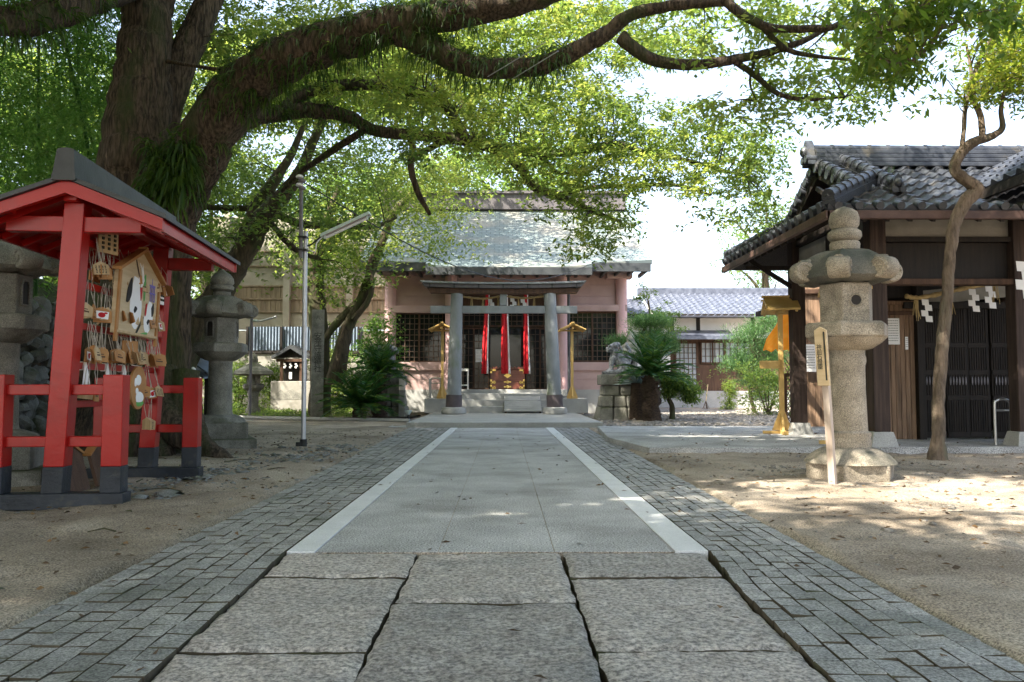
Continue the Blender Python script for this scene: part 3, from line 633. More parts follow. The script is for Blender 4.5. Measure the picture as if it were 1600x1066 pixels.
def straw_rope(lab, pts, r, papers, tufts, s, group='straw ropes with paper streamers'):
    t = thing('straw_rope', lab, 'rope', pts[0], group)
    mb = MB(); P = spline(pts, 8); mb.tube(P, [r*(1+.22*math.sin(k*2.4)) for k in range(len(P))], 8); mb.build('rope', m_straw, t, smooth=50)
    for q in papers: mb = MB(); c = P[int(q*(len(P)-1))]; shide(mb, c.x, c.y-.03, c.z-r, s); mb.build('paper_streamer', m_white, t)
    for q in tufts:
        mb = MB(); c = P[int(q*(len(P)-1))]
        for j in range(9): mb.tube([c+V(random.uniform(-.03, .03), 0, 0), c+V(random.uniform(-.06, .06), random.uniform(-.04, .04), -s*random.uniform(1.3, 1.8))], [.008, .004], 4)
        mb.build('straw_tuft', m_straw, t)
straw_rope('thin straw rope with white zigzag papers strung under the torii lintel', [at(718, 463, 24.4), at(755, 467, 24.4), at(786, 463, 24.4), at(818, 466, 24.4), at(852, 463, 24.4)], .03, (.345, .63, .78), (.15, .27, .44, .5, .7, .9), .24)

# wooden lantern stands with a little gable roof, either side of the torii
def lantern_stand(lab, u, Y, zb, ztop, rot, wd, foot, group='small roofed wooden lantern stands'):
    x = X(u, Y); t = thing('lantern_stand', lab, 'lantern stand', (x, Y, zb), group, 0); R = Matrix.Rotation(rot, 3, 'Z')
    def W(a, b, z): q = R @ Vector((a, b, 0)); return (x+q.x, Y+q.y, z)
    mb = MB(); mb.box(W(0, 0, (zb+ztop)/2), (.085, .085, ztop-zb-.04), rot); mb.build('post', m_wood_y, t, bevel=.006)
    mb = MB(); mb.box(W(0, 0, zb+.03), (foot, .09, .06), rot); mb.box(W(0, 0, zb+.025), (.09, foot*.7, .05), rot); mb.build('foot', m_wood_y, t, bevel=.006)
    mb = MB()
    for a, b in ((1, 0), (-1, 0), (0, 1), (0, -1)):
        o_ = V(-b, a, 0)*.02; p = [V(a*.045, b*.045, 0), V(a*.17, b*.17, 0), V(a*.045, b*.045, .34)]
        mb.prism([W((q-o_).x, (q-o_).y, zb+.06+q.z) for q in p], V(*W(o_.x*2, o_.y*2, 0))-V(*W(0, 0, 0)))
    mb.build('brace', m_wood_y, t)
    dp = .42 if wd < .9 else .28
    mb = MB(); h = .19 if wd < .9 else .24
    for s in (-1, 1):
        A, B_, C_, D_ = (s*wd/2, -dp, ztop), (0, -dp, ztop+h), (0, dp, ztop+h), (s*wd/2, dp, ztop)
        mb.prism([W(*q) for q in (A, B_, C_, D_)], (0, 0, .035))
        for k in range(3): b = -dp+.06+k*(dp-.06); mb.beam(W(s*wd/2*.96, b, ztop-.015), W(0, b, ztop+h-.015), .035, .035)
    rf = mb.build('roof', m_wood_y, t); mb = MB(); mb.beam(W(0, -dp-.03, ztop+h+.045), W(0, dp+.03, ztop+h+.045), .09, .035); mb.build('ridge_board', m_wood_y, rf)
    mb = MB(); mb.box(W(0, 0, ztop+.005), (wd*.8, .06, .05), rot); mb.box(W(0, 0, ztop+.06), (.06, dp*1.9, .05), rot); mb.build('roof_beam', m_wood_y, t, bevel=.004)
    return t
lantern_stand('yellow wooden lantern stand left of the torii by the hall window', 691, 25.7, zl, Z(517, 25.7), 0, .82, .34)
lantern_stand('yellow wooden lantern stand right of the torii by the pink column', 894, 25.7, zl, Z(517, 25.7), 0, .82, .34)
# rail beside the steps
def hoop_rail(lab, u0, u1, v0, zb, Y, dy, m, r, group):
    t = thing('barrier_rail', lab, 'rail', (X(u0, Y), Y, zb), group); z1 = Z(v0, Y)
    x0, x1 = X(u0, Y), X(u1, Y); mb = MB(); b = .09
    mb.tube(spline([(x0, Y, zb), (x0, Y, z1-b), (x0+b*.3, Y+dy*.02, z1-b*.3), (x0+b, Y+dy*.1, z1), (x1-b, Y+dy*.9, z1), (x1-b*.3, Y+dy*.98, z1-b*.3), (x1, Y+dy, z1-b), (x1, Y+dy, zb)], 5), r, 10)
    mb.build('hoop', m, t, smooth=50)
    mb = MB(); mb.tube([(x0, Y, z1-.16), (x1, Y+dy, z1-.16)], r*.7, 8); mb.build('crossbar', m, t, smooth=50); return t
hoop_rail('white hooped handrail left of the steps, in front', 671, 688, 591, zl, 25.75, 0, m_chrome, .022, 'white handrails by the steps')
hoop_rail('white hooped handrail left of the steps, behind the other', 673, 690, 591, zl, 26.2, 0, m_chrome, .022, 'white handrails by the steps')
# ================================================================ STONE LANTERNS
def stone_lantern(label, x, y, S, rot, kind, group='tall stone lanterns'):
    """kasuga lantern: hexagonal base, round shaft, hexagonal platform, light box and curled roof; S scales to 2.7 m"""
    t = thing('stone_lantern', label, 'stone lantern', (x, y, 0), group)
    hx = rot
    def hexa(prof, nm, seg=6, smooth=0, bevel=.012, r0=hx):
        mb = MB(); mb.lathe([(r*S, z*S) for r, z in prof], (x, y, 0), seg, r0); return mb.build(nm, m_stone if kind == 'warm' else m_stone_d, t, smooth=smooth, bevel=bevel)
    ms = m_stone if kind == 'warm' else m_stone_d
    if kind == 'warm':
        def lob(xx, yy, zz, an, r): q = 1+.035*abs(math.sin(3*(an-hx)*2)); return xx*q, yy*q, zz
        hexa([(.44, -.03), (.45, .15)], 'base')
        mb = MB(); mb.lathe([(r*S, z*S) for r, z in ((.43, .152), (.42, .17), (.36, .235), (.28, .285), (.24, .30), (.2, .30))], (x, y, 0), 48, 0, fn=lob); mb.build('lotus_base', ms, t, smooth=35)
        shaft = [(.205, .29), (.21, .36), (.2, .40), (.208, .42), (.208, .45), (.178, .47), (.166, .9), (.166, 1.12), (.178, 1.16), (.178, 1.2), (.168, 1.23), (.172, 1.31)]; zp = 1.28
    else:
        mb = MB(); mb.box((x, y, .05*S), (1.02*S, 1.02*S, .18*S), rot+.3); mb.box((x, y, .26*S), (.78*S, .78*S, .26*S), rot+.3); mb.build('base', ms, t, bevel=.02)
        def lob2(xx, yy, zz, an, r): q = 1+.04*abs(math.sin(4*an)); return xx*q, yy*q, zz
        mb = MB(); mb.lathe([(r*S, z*S) for r, z in ((.38, .39), (.34, .45), (.24, .49), (.2, .50))], (x, y, 0), 48, 0, fn=lob2); mb.build('lotus_base', ms, t, smooth=35)
        shaft = [(.205, .49), (.19, .53), (.18, .9), (.178, 1.30), (.185, 1.36)]; zp = 1.33
    mb = MB(); mb.lathe([(r*S, z*S) for r, z in shaft], (x, y, 0), 28); mb.build('shaft', ms, t, smooth=40)
    def lob3(xx, yy, zz, an, r): q = 1+.05*abs(math.sin(6*(an-hx))); return xx*q, yy*q, zz
    mb = MB(); mb.lathe([(r*S, (zp+z)*S) for r, z in ((.18, 0), (.23, .015), (.31, .07), (.36, .12))], (x, y, 0), 48, 0, fn=lob3); mb.build('lotus_platform', ms, t, smooth=35)
    hexa([(.41, zp+.12), (.425, zp+.14), (.425, zp+.25), (.40, zp+.275), (.3, zp+.275)], 'platform')
    zb = zp+.27; hb = .40
    # light box: six panels, one with a round hole or a window
    mb = MB(); R0 = .27*S
    mb.lathe([(R0, zb*S), (R0, (zb+hb)*S)], (x, y, 0), 6, hx); mb.build('light_box', ms, t, bevel=.015)
    ap = R0*math.cos(math.pi/6)
    for k in range(6):
        a = hx+math.pi/6+math.pi/3*k; n = V(math.cos(a), math.sin(a), 0); s = V(-n.y, n.x, 0); c = V(x, y, (zb+hb*.55)*S)+n*ap
        if kind == 'warm' and k % 2 == 1:
            mb = MB(); mb.tube([c-n*.01, c+n*.003], .05*S, 20); mb.build('round_hole', m_void, t)
            mb = MB(); P = [c+n*.004+(s*math.cos(q*.314)+V(0, 0, 1)*math.sin(q*.314))*.058*S for q in range(21)]; mb.tube(P, .009*S, 6, cap=False); mb.build('hole_rim', ms, t)
        elif kind != 'warm' and k % 2 == 1:
            w_, h_ = .065*S, .12*S; pts = [c+s*a_*w_+V(0, 0, b_*h_) for a_, b_ in ((-1, -1), (1, -1), (1, .6), (.7, 1), (-.7, 1), (-1, .6))]
            mb = MB(); mb.prism([q-n*.01 for q in pts], n*.013); mb.build('window_opening', m_void, t)
            mb = MB()
            for q0, q1 in zip(pts, pts[1:]+pts[:1]): mb.beam(q0+n*.006, q1+n*.006, .018*S, .02*S, n)
            mb.build('window_frame', ms, t)
    # roof: hexagonal, hips flicked up into curls
    zr = zb+hb; mb = MB()
    def hexr(xx, yy, zz, an, r):
        k = ((an-hx+math.pi/6) % (math.pi/3))-math.pi/6; d = abs(k)/(math.pi/6); q = math.cos(math.pi/6)/math.cos(math.pi/6-abs(k)); f_ = min(1, r/(.45*S))
        q = 1+(q*1.12-1)*f_; return xx*q, yy*q, zz+(.055*S*max(0, 1-d*1.9)**1.3)*f_*f_
    prof = ((.12, 0), (.30, 0), (.41, .03), (.44, .055), (.43, .095), (.395, .165), (.34, .24), (.26, .305), (.17, .34), (.05, .345))
    mb.lathe([(r*S, (zr+z)*S) for r, z in prof], (x, y, 0), 72, hx, fn=hexr); mb.build('roof', m_stone_r if kind == 'warm' else ms, t, smooth=50)
    for k in range(6):
        a = hx+k*math.pi/3; n = V(math.cos(a), math.sin(a), 0); s = V(-n.y, n.x, 0); c = V(x, y, (zr+.125)*S)+n*.445*S
        mb = MB(); rr = .108*S
        mb.tube([c-s*.10*S, c-s*.08*S, c+s*.08*S, c+s*.10*S], [rr*.86, rr, rr, rr*.86], 20)
        for sg in (-1, 1):
            P = [c+s*sg*.103*S+(n*math.cos(q*.5)+V(0, 0, 1)*math.sin(q*.5))*rr*(.75-.042*q) for q in range(17)]; mb.tube(P, .010*S, 5)
        mb.tube(spline([c+V(0, 0, rr*.5), c-n*.10*S+V(0, 0, .09*S), c-n*.24*S+V(0, 0, .17*S)], 5), lerp_list([rr*.7, rr*.5, rr*.2], 5), 10)
        mb.build('curl', ms, t, smooth=50)
    zt = zr+.335
    if kind == 'warm':
        mb = MB(); mb.lathe([(r*S, (zt+z)*S) for r, z in ((.12, 0), (.145, .015), (.15, .075), (.14, .10), (.09, .105))], (x, y, 0), 24); mb.build('neck', ms, t, smooth=50)
        mb = MB(); mb.lathe([(r*S, (zt+.095+z)*S) for r, z in ((.09, 0), (.15, .03), (.168, .065), (.16, .11), (.12, .14))], (x, y, 0), 24); mb.build('lotus_dish', ms, t, smooth=50)
        mb = MB(); mb.lathe([(r*S, (zt+.225+z)*S) for r, z in ((.11, 0), (.145, .05), (.15, .11), (.13, .18), (.085, .215), (.03, .235), (.004, .25))], (x, y, 0), 24); mb.build('jewel', ms, t, smooth=50)
    else:
        mb = MB(); mb.lathe([(r*S, (zt+z)*S) for r, z in ((.12, 0), (.135, .02), (.13, .07), (.11, .075))], (x, y, 0), 24); mb.build('neck', ms, t, smooth=50)
        mb = MB(); mb.lathe([(r*S, (zt+.075+z)*S) for r, z in ((.11, 0), (.175, .035), (.18, .085), (.15, .10))], (x, y, 0), 24); mb.build('lotus_dish', ms, t, smooth=50)
        mb = MB(); mb.lathe([(r*S, (zt+.175+z)*S) for r, z in ((.15, 0), (.18, .04), (.17, .11), (.12, .18), (.06, .215), (.025, .25), (.004, .29))], (x, y, 0), 24); mb.build('jewel', ms, t, smooth=50)
    return t
stone_lantern('large tan stone lantern with curled roof at the right, before the gate building', X(1325, 8.2), 8.2, 1.0, -math.pi/2+math.pi/6, 'warm')
stone_lantern('mossy grey stone lantern standing between the red rack and the lamp pole', X(344, 12.5), 12.5, .985, -math.pi/2+math.radians(6), 'grey')
stone_lantern('grey stone lantern cut by the left edge of the photo before the rock wall', X(-1, 7.9)-.02, 7.9, 1.0, -math.pi/2+math.radians(0), 'grey')

# wooden sign post in front of the right lantern
b = at(1303, 755, 7.7); t = thing('wooden_signpost', 'pale wooden post with a narrow lettered board leaning before the tan stone lantern', 'sign', (b.x, 7.7, 0))
tp = at(1287, 517, 7.7); ln = V(tp.x-b.x, 0, tp.z); ln.normalize(); rz = math.radians(-50); R = Matrix.Rotation(rz, 3, 'Z'); nrml = R @ V(0, -1, 0); sd = R @ V(1, 0, 0)
mb = MB(); p0, p1 = V(b.x, 7.72, -.05), V(b.x, 7.72, 0)+ln*1.42; mb.beam(p0, p1, .065, .05, nrml); mb.build('post', mat('sunlit_pale_wood', (.44, .35, .28), (.58, .49, .42), 3, .7, .4, 30, stretch=(7, 7, .5)), t, bevel=.004)  # post colour lightened to stand in for the sun falling on it
c0 = V(b.x, 7.70, 0)+ln*.92+nrml*.045; hh = .56; ww = .06
mb = MB(); mb.prism([c0-sd*ww, c0+sd*ww, c0+sd*ww+ln*hh*.94, c0+ln*hh, c0-sd*ww+ln*hh*.94], nrml*.03); bd = mb.build('board', m_wood_lr, t, bevel=.004)
mb = MB(); q = c0+ln*.06+sd*ww*.0+nrml*.031
M = Matrix.Translation(c0+ln*.27+nrml*.031-sd*.018) @ Matrix((sd, ln, nrml)).transposed().to_4x4()
text_mesh('lettering', '神\n前\n石\n燈\n籠', .055, m_inkg, bd, M, .001, .85)
mb = MB(); mb.box(c0+sd*.04+ln*.28+nrml*.034, (.012, .012, .46), M=Matrix((sd, nrml, ln)).transposed()); mb.build('groove', m_inkg, bd)

# ================================================================ RED VOTIVE RACK
OY = 6.28; O = V(X(91, OY), OY, 0); far = V(X(233, 8.28), 8.28, 0); dA = (far-O); LL = dA.length; dA.normalize(); dB = V(dA.y, -dA.x, 0); ROT = math.atan2(dA.y, dA.x)-math.pi/2
def rp(a, b, z, lean=True): q = O+dA*a+dB*b; return V(q.x+(.048*z if lean else 0), q.y, z)
t = thing('votive_rack', 'red painted roofed rack hung with wooden votive plaques, black painted feet', 'votive rack', O)
def rbox(nm, m, a0, a1, b0, b1, z0, z1, lean=True, bev=.006):
    mb = MB(); ps = [rp(a, b, z, lean) for z in (z0, z1) for a, b in ((a0, b0), (a1, b0), (a1, b1), (a0, b1))]
    mb.add(ps, [(0, 1, 2, 3), (7, 6, 5, 4), (0, 4, 5, 1), (1, 5, 6, 2), (2, 6, 7, 3), (3, 7, 4, 0)]); 
    o = mb.build(nm, m, t, bevel=bev); return o
hw = .075
for a in (0, LL):
    rbox('sill', m_black, a-hw-.01, a+hw+.01, -.56, .53, -.02, .10, False)
    for b, top in ((-.43, 1.0), (0, 2.32), (.43, 1.0)):
        ln = b == 0
        rbox('post', m_red, a-hw, a+hw, b-hw, b+hw, .302, top, ln)
        rbox('post_foot', m_black, a-hw-.002, a+hw+.002, b-hw-.002, b+hw+.002, .10, .302, ln)
    for z in (.49, .885):
        for b0, b1 in ((-.43+hw, -hw), (hw, .43-hw)): rbox('rail', m_red, a-.035, a+.035, b0-.01, b1+.01+.02*z, z-.04, z+.04, False)
    # rafters pair under roof and tie
    rbox('tie_beam', m_red, a-.05, a+.05, -.5, .5, 2.10, 2.22)
bars = [2.06, 1.72, 1.39, 1.075, .77]
for z in bars: rbox('hanging_bar', m_red, hw, LL-hw, -.02, .02, z-.028, z+.028)
rbox('ridge_beam', m_red, -.15, LL+.15, -.05, .05, 2.32, 2.42)
for b in (-.46, .46): rbox('purlin', m_red, -.18, LL+.18, b-.035, b+.035, 2.222, 2.30)
EW, ZE, ZA = .72, 2.185, 2.465
A0, A1 = -.24, LL+.08
def roofslab(nm, m, s, zoff, th, a0, a1, ew):
    mb = MB(); zz = lambda b: ZA-(ZA-ZE)*b/EW+zoff
    P = [rp(a0, 0, zz(0)), rp(a0, s*ew, zz(ew)), rp(a1, s*ew, zz(ew)), rp(a1, 0, zz(0))]; mb.prism(P, (0, 0, th)); return mb.build(nm, m, t)
for s in (-1, 1):
    roofslab('roof_board', m_red, s, -.035, .033, A0+.03, A1-.03, EW-.02)
    roofslab('roof_sheet', m_copper_d, s, .0, .035, A0-.03, A1+.03, EW+.03)
    for a in (A0, A1-.05):
        mb = MB(); z = lambda b: ZA-(ZA-ZE)*b/EW
        P = [rp(a, 0, z(0)-.105), rp(a, 0, z(0)-.005), rp(a, s*EW, z(EW)-.005), rp(a, s*EW, z(EW)-.09)]; mb.prism(P, dA*.05); mb.build('barge_board', m_red, t)
    n = 7
    for k in range(n):
        a = A0+.2+(A1-A0-.4)*k/(n-1); mb = MB(); mb.beam(rp(a, s*.05, ZA-.075), rp(a, s*(EW-.04), ZE-.03-.045+.0), .04, .05); mb.build('rafter', m_red, t)
    mb = MB(); mb.beam(rp(A0+.05, s*(EW-.02), ZE-.055), rp(A1-.05, s*(EW-.02), ZE-.055), .03, .085); mb.build('eave_board', m_red, t)
mb = MB(); P = []
for a in (A0-.05, A1+.05):
    for k in range(9): an = math.pi*k/8; P.append(rp(a, .085*math.cos(an), ZA+.02+(.16 if 1 < k < 7 else .0)+.045*math.sin(an)))
    P += [rp(a, -.085, ZA-.02), rp(a, .085, ZA-.02)]
n = 11; mb.add(P, [tuple(range(n-1, -1, -1)), tuple(range(n, 2*n))]+[(k, (k+1) % n, n+(k+1) % n, n+k) for k in range(n)]); mb.build('ridge_cap', m_copper_d, t, smooth=35)

# plaques: one of each kind, then copies
def plaque_proto(label, m, w_, h_, pic, grp):
    t = thing('votive_plaque', label, 'votive plaque', (0, 0, 0), grp)
    # hangs from its cord at the origin; face looks along +X
    z0 = -.16-h_; mb = MB()
    mb.prism([(-.004, -w_/2, z0), (-.004, w_/2, z0), (-.004, w_/2, z0+h_*.72), (-.004, 0, z0+h_), (-.004, -w_/2, z0+h_*.72)], (.010, 0, 0)); bd = mb.build('board', m, t)
    mb = MB(); mb.tube([(.006, -.012, z0+h_*.85), (.016, -.02, -.05), (.0, 0, .036), (-.014, .02, -.05), (.006, .012, z0+h_*.85)], .0028, 5); mb.build('cord', m_cord, t)
    mb = MB()
    if pic == 'text':
        for r in range(4):
            y = -w_*.32+r*w_*.2
            for q in range(5): mb.box((.0075, y+random.uniform(-.003, .003), z0+h_*(.62-.12*q)), (.002, .010, .008*random.uniform(.6, 1.3)))
        mb.build('writing', m_inkg, t)
    elif pic == 'print':
        mb.prism([(.0062, -w_*.36, z0+h_*.1), (.0062, w_*.36, z0+h_*.1), (.0062, w_*.36, z0+h_*.66), (.0062, -w_*.36, z0+h_*.66)], (.0015, 0, 0)); mb.build('picture', m_white, t)
        mb = MB(); mb.ell((.0085, 0, z0+h_*.38), (.001, w_*.2, h_*.2), 14, 6); mb.ell((.0085, w_*.2, z0+h_*.55), (.001, w_*.1, h_*.07), 10, 5); mb.build('motif', m_redcloth, t)
    else:
        mb.box((.0075, 0, z0+h_*.35), (.002, w_*.5, h_*.1)); mb.box((.0075, 0, z0+h_*.52), (.002, w_*.3, h_*.06)); mb.build('brush_strokes', m_wood_b, t)
    return t
G = 'votive plaques on the red rack'
protos = [plaque_proto('x', m_wood_l, .15, .11, 'text', G), plaque_proto('x', m_wood_o, .14, .12, 'strokes', G), plaque_proto('x', m_wood_o, .15, .11, 'print', G), plaque_proto('x', m_wood_l, .13, .12, 'strokes', G)]
rows = ['top', 'second', 'third', 'fourth', 'lowest']
desc = ['pale lettered plaque', 'orange plaque with dark strokes', 'orange plaque with white picture', 'pale plaque with brown strokes']
used = set()
for ri, z in enumerate(bars):
    n = (26, 26, 30, 16, 4)[ri]
    for k in range(n):
        a = .16+(LL-.32)*(k+random.uniform(.1, .9))/n
        if ri == 4: a = (.75, 1.25, 1.62, 1.75)[k]
        pi = random.choice((0, 1, 1, 1, 2, 3)); lab = desc[pi]+' hanging on the '+rows[ri]+' bar of the red rack'
        p = protos[pi]
        if pi in used: p = dup(p, label=lab)
        else: used.add(pi); p['label'] = lab
        s = 1 if random.random() < .8 else -1; out = .032+random.uniform(0, .07)
        p.location = rp(a, s*out, z+.004); p.scale = (1, 1, random.uniform(.92, 1.08))
        p.rotation_euler = (random.uniform(-.15, .15), random.uniform(-.28, .05)*s, ROT+random.uniform(-1.0, 1.0)+(0 if s > 0 else math.pi))
for pi, p in enumerate(protos):
    if pi not in used: p.location = rp(.5+.2*pi, .05, bars[2]); p['label'] = desc[pi]+' hanging on the third bar of the red rack'
# white cords bunched on the fourth bar
for k, a in enumerate((.28, .72, 1.1, 1.52)):
    tt = tag(None or MB().build('x', m_white) if 0 else thing('paper_streamer', ('bunch of white paper fortunes tied at the near end of the fourth rack bar', 'second bunch of white paper fortunes from the near end of the fourth rack bar', 'third bunch of white paper fortunes from the near end of the fourth rack bar', 'white paper fortunes tied at the far end of the fourth rack bar')[k], 'paper fortune', rp(a, 0, bars[3]), 'paper fortunes tied to the red rack'))
    mb = MB()
    for j in range(12):
        o_ = random.uniform(-.06, .06); mb.tube([rp(a+o_*.3, .026, bars[3]+.03), rp(a+o_*.6, .04, bars[3]-.05), rp(a+o_*1.4, .05, bars[3]-random.uniform(.13, .24))], [.007, .006, .003], 5)
    mb.build('paper_strips', m_white, tt); mb = MB(); mb.tube([rp(a-.025, .0, bars[3]), rp(a+.025, .0, bars[3])], .036, 10); mb.build('knot', m_white, tt, smooth=50)
# big house shaped board with two white cranes
t = thing('painted_votive_board', 'large pale house shaped board painted with two white cranes hung on the red rack', 'votive board', rp(.98, .12, 1.38))
a0, a1 = .46, 1.50; bz, tz, az = 1.36, 1.90, 2.12; bo = .13
def fp(s, q, o=0):      # face coordinates: s along the board 0..1, q height in metres above its foot
    return rp(a0+(a1-a0)*s, bo+o, bz+q)
mb = MB(); mb.prism([fp(0, 0), fp(1, 0), fp(1, tz-bz), fp(.5, az-bz), fp(0, tz-bz)], dB*.03); mb.build('board', m_wood_lr, t)
for s in (0, 1):
    q0, q1 = (fp(0, tz-bz-.0, .0), fp(.52, az-bz+.012, .0)) if s == 0 else (fp(1, tz-bz, 0), fp(.48, az-bz+.012, 0))
    d = (q0-q1).normalized()*.05; mb = MB(); mb.prism([q0+d, q1, q1+V(0, 0, .028), q0+d+V(0, 0, .028)], dB*.075); mb.build('roof_strip', m_wood_o, t)
for s in (.03, .97): mb = MB(); mb.beam(fp(s, -.07, .034), fp(s, tz-bz-.01, .034), .05, .02, dB); mb.build('edge_strip', m_wood_o, t)
mb = MB(); mb.beam(fp(.03, .015, .036), fp(.97, .015, .036), .02, .02, dB); mb.build('edge_strip', m_wood_l, t)
def blob(nm, m, pts, o=.031, th=.002):
    mb = MB(); P = spline([V(*p, 0) for p in pts+[pts[0]]], 6)[:-1]; mb.prism([fp(p.x, p.y, o) for p in P], dB*th); return mb.build(nm, m, t)
blob('crane', m_white, [(.35, .52), (.46, .50), (.50, .40), (.56, .30), (.55, .16), (.46, .06), (.36, .10), (.30, .22), (.30, .36)])
blob('crane', m_white, [(.74, .34), (.82, .32), (.86, .22), (.84, .12), (.74, .04), (.66, .08), (.64, .18), (.70, .28)])
for pts in ([(.20, .28), (.22, .40), (.30, .50), (.31, .36), (.25, .28)], [(.80, .28), (.85, .33), (.87, .25), (.83, .20)]): blob('wing_tip', m_ink, pts, .0335)
for pts in ([(.38, .22), (.41, .20), (.46, .24), (.41, .26)], [(.71, .14), (.74, .12), (.78, .16), (.74, .17)]): blob('beak', m_ink, pts, .0335)
for pts in ([(.50, .45), (.54, .47), (.55, .38), (.53, .32), (.51, .38)], [(.66, .30), (.69, .31), (.68, .21), (.65, .2)]): blob('red_crown', m_redcloth, pts, .0335)
blob('pine_stroke', m_greenp, [(.57, .54), (.62, .56), (.63, .36), (.60, .34)], .032); blob('pine_stroke', m_greenp, [(.58, -.0+.03), (.72, .05), (.74, .03), (.6, .012)], .032)
blob('brush_stroke', m_inkg, [(.46, .01+.02), (.50, .03), (.62, .16), (.60, .17)], .0325); blob('brush_stroke', m_wood_b, [(.36, .66), (.38, .66), (.48, .52), (.46, .52)], .0325)
xd, zd = (rp(1, 0, 1)-rp(0, 0, 1)).normalized(), V(0, 0, 1)
M = Matrix.Translation(fp(.80, .47, .033)) @ Matrix((xd, zd, dB)).transposed().to_4x4(); text_mesh('lettering', '上\n冊', .17, m_purple, t, M, .001, .8)
mb = MB(); mb.tube([fp(.5, .62, .034), fp(.52, .5, .045), fp(.5, .44, .036)], .012, 6); mb.tube([fp(.42, .74, .0), fp(.49, .60, .04)], .006, 5); mb.tube([fp(.58, .74, .0), fp(.51, .60, .04)], .006, 5); mb.build('cord', m_white, t)
# printed white card and round plaque
def card(label, a, z, w_, h_, m, rzz=0, writing=True):
    t = thing('hung_card', label, 'card', rp(a, .16, z)); mb = MB(); R = Matrix.Rotation(rzz, 3, 'Z'); u = R @ dA; n = R @ dB; c = rp(a, .10, z)
    mb.prism([c-u*w_/2, c+u*w_/2, c+u*w_/2+zd*h_, c-u*w_/2+zd*h_], n*.012); mb.build('board', m, t)
    mb = MB()
    if writing:
        for r in range(3):
            for q in range(4): mb.box(c+u*(-w_*.3+r*w_*.3)+zd*(h_*(.2+.19*q))+n*.013, (.02, .02, .022), rzz+ROT)
        mb.build('writing', m_inkg, t)
    mb = MB(); mb.tube([c+zd*h_*.95+n*.01, c+zd*(h_+.09), rp(a, 0, z+h_+.14)], .005, 5); mb.build('cord', m_white, t); return t
card('white lettered card hung at the far end of the rack beside the crane board', 1.72, 1.72, .16, .22, m_white)
card('large yellow wooden plaque with dark lettering hung under the near roof of the rack', .36, 2.0, .22, .20, m_wood_l, -.35)
card('tilted orange framed card hung below the crane board', 1.02, 1.12, .2, .2, m_wood_o, -.3, False)
c = rp(1.28, .09, .90); t = thing('painted_plaque', 'round brown plaque painted with white birds on the lower rack bar', 'plaque', c)
mb = MB(); mb.tube([c, c+dB*.02], .20, 28); mb.build('board', m_wood_o, t)
mb = MB()
for a, z, ra, rz_ in ((-.02, .07, .06, .05), (-.09, .05, .025, .04), (.0, -.09, .10, .055), (-.05, -.03, .03, .03)): mb.ell(c+dA*a+zd*z+dB*.022, (.006, ra, rz_), 14, 8)
mb.build('white_birds', m_white, t, smooth=60); mb = MB(); mb.ell(c-zd*.145+dB*.02, (.006, .11, .03), 14, 6); mb.build('green_ground', m_greenp, t, smooth=60)
mb = MB(); mb.tube([c+zd*.2+dB*.01, rp(1.28, .03, 1.11)], .005, 5); mb.build('cord', m_white, t)
# old boards stored under the rack
for k, (a, w_, h_, lab) in enumerate(((.55, .55, .42, 'dark brown house shaped board leaning on the ground under the red rack, nearer one'), (1.25, .5, .38, 'dark brown house shaped board leaning on the ground under the red rack, farther one'))):
    c = rp(a, -.10, .03, False); t = thing('old_votive_board', lab, 'votive board', c, 'old boards under the rack')
    mb = MB(); mb.prism([c-dA*w_/2, c+dA*w_/2, c+dA*w_/2+zd*h_*.75-dB*.08, c+zd*h_-dB*.10, c-dA*w_/2+zd*h_*.75-dB*.08], dB*.03); mb.build('board', m_wood_b, t)
    for s in (-1, 1): mb = MB(); mb.beam(c+dA*s*(w_/2+.02)+zd*h_*.73-dB*.07, c+zd*(h_+.02)-dB*.09, .07, .02); mb.build('roof_strip', m_wood_o, t)

# ================================================================ LAMP POLE
Yl = 12.6; b = at(474, 697, Yl); t = thing('lamp_pole', 'slim galvanised lamp pole with a tilted fluorescent lamp beside the sand', 'lamp post', (b.x, Yl, 0))
mb = MB(); mb.tube([(b.x, Yl, 0), at(477, 400, Yl), at(478, 362, Yl)], [.036, .034, .033], 16); mb.build('pole', m_galv, t, smooth=40)
mb = MB(); mb.tube([(b.x, Yl, -.05), (b.x, Yl, .11)], .055, 16); mb.box((b.x-.06, Yl-.02, .03), (.09, .06, .07)); mb.build('pole_foot', m_iron, t, smooth=40)
mb = MB(); mb.tube([at(472, 404, Yl)-V(0, .075, 0), at(472.5, 284, Yl)-V(0, .075, 0)], .03, 14); mb.build('upper_pipe', m_pipe, t, smooth=40)
for v in (372, 392):
    c = at(475, v, Yl); mb = MB(); mb.box(c+V(0, -.04, 0), (.13, .2, .025)); mb.build('clamp', m_iron, t)
for v in (278, 284, 291, 296):
    c = at(472, v, Yl)-V(0, .075, 0); mb = MB(); mb.lathe([(.02, -.03), (.055, -.02), (.06, 0), (.045, .02), (.02, .03)], (c.x+(.02 if v in (284, 296) else -.02), c.y, c.z), 14); mb.build('insulator', m_tubew if v in (278, 291) else m_pipe, t, smooth=50)
p, q = at(503, 371, Yl), at(578, 336, Yl-.05); d = (q-p).normalized(); n = V(0, -1, 0)-d*V(0, -1, 0).dot(d); n.normalize(); up = d.cross(n); up = up if up.z > 0 else -up
mb = MB(); pr = [(-.10, -.005), (-.055, .05), (.055, .05), (.10, -.005), (.085, -.005), (.05, .035), (-.05, .035), (-.085, -.005)]
P = [p+n*a+up*z for a, z in pr]; mb.prism(P, q-p); mb.prism([p+n*a+up*z for a, z in ((-.1, -.004), (-.055, .05), (.055, .05), (.1, -.004))], d*.012); mb.prism([q+n*a+up*z for a, z in ((-.1, -.004), (-.055, .05), (.055, .05), (.1, -.004))], d*.012)
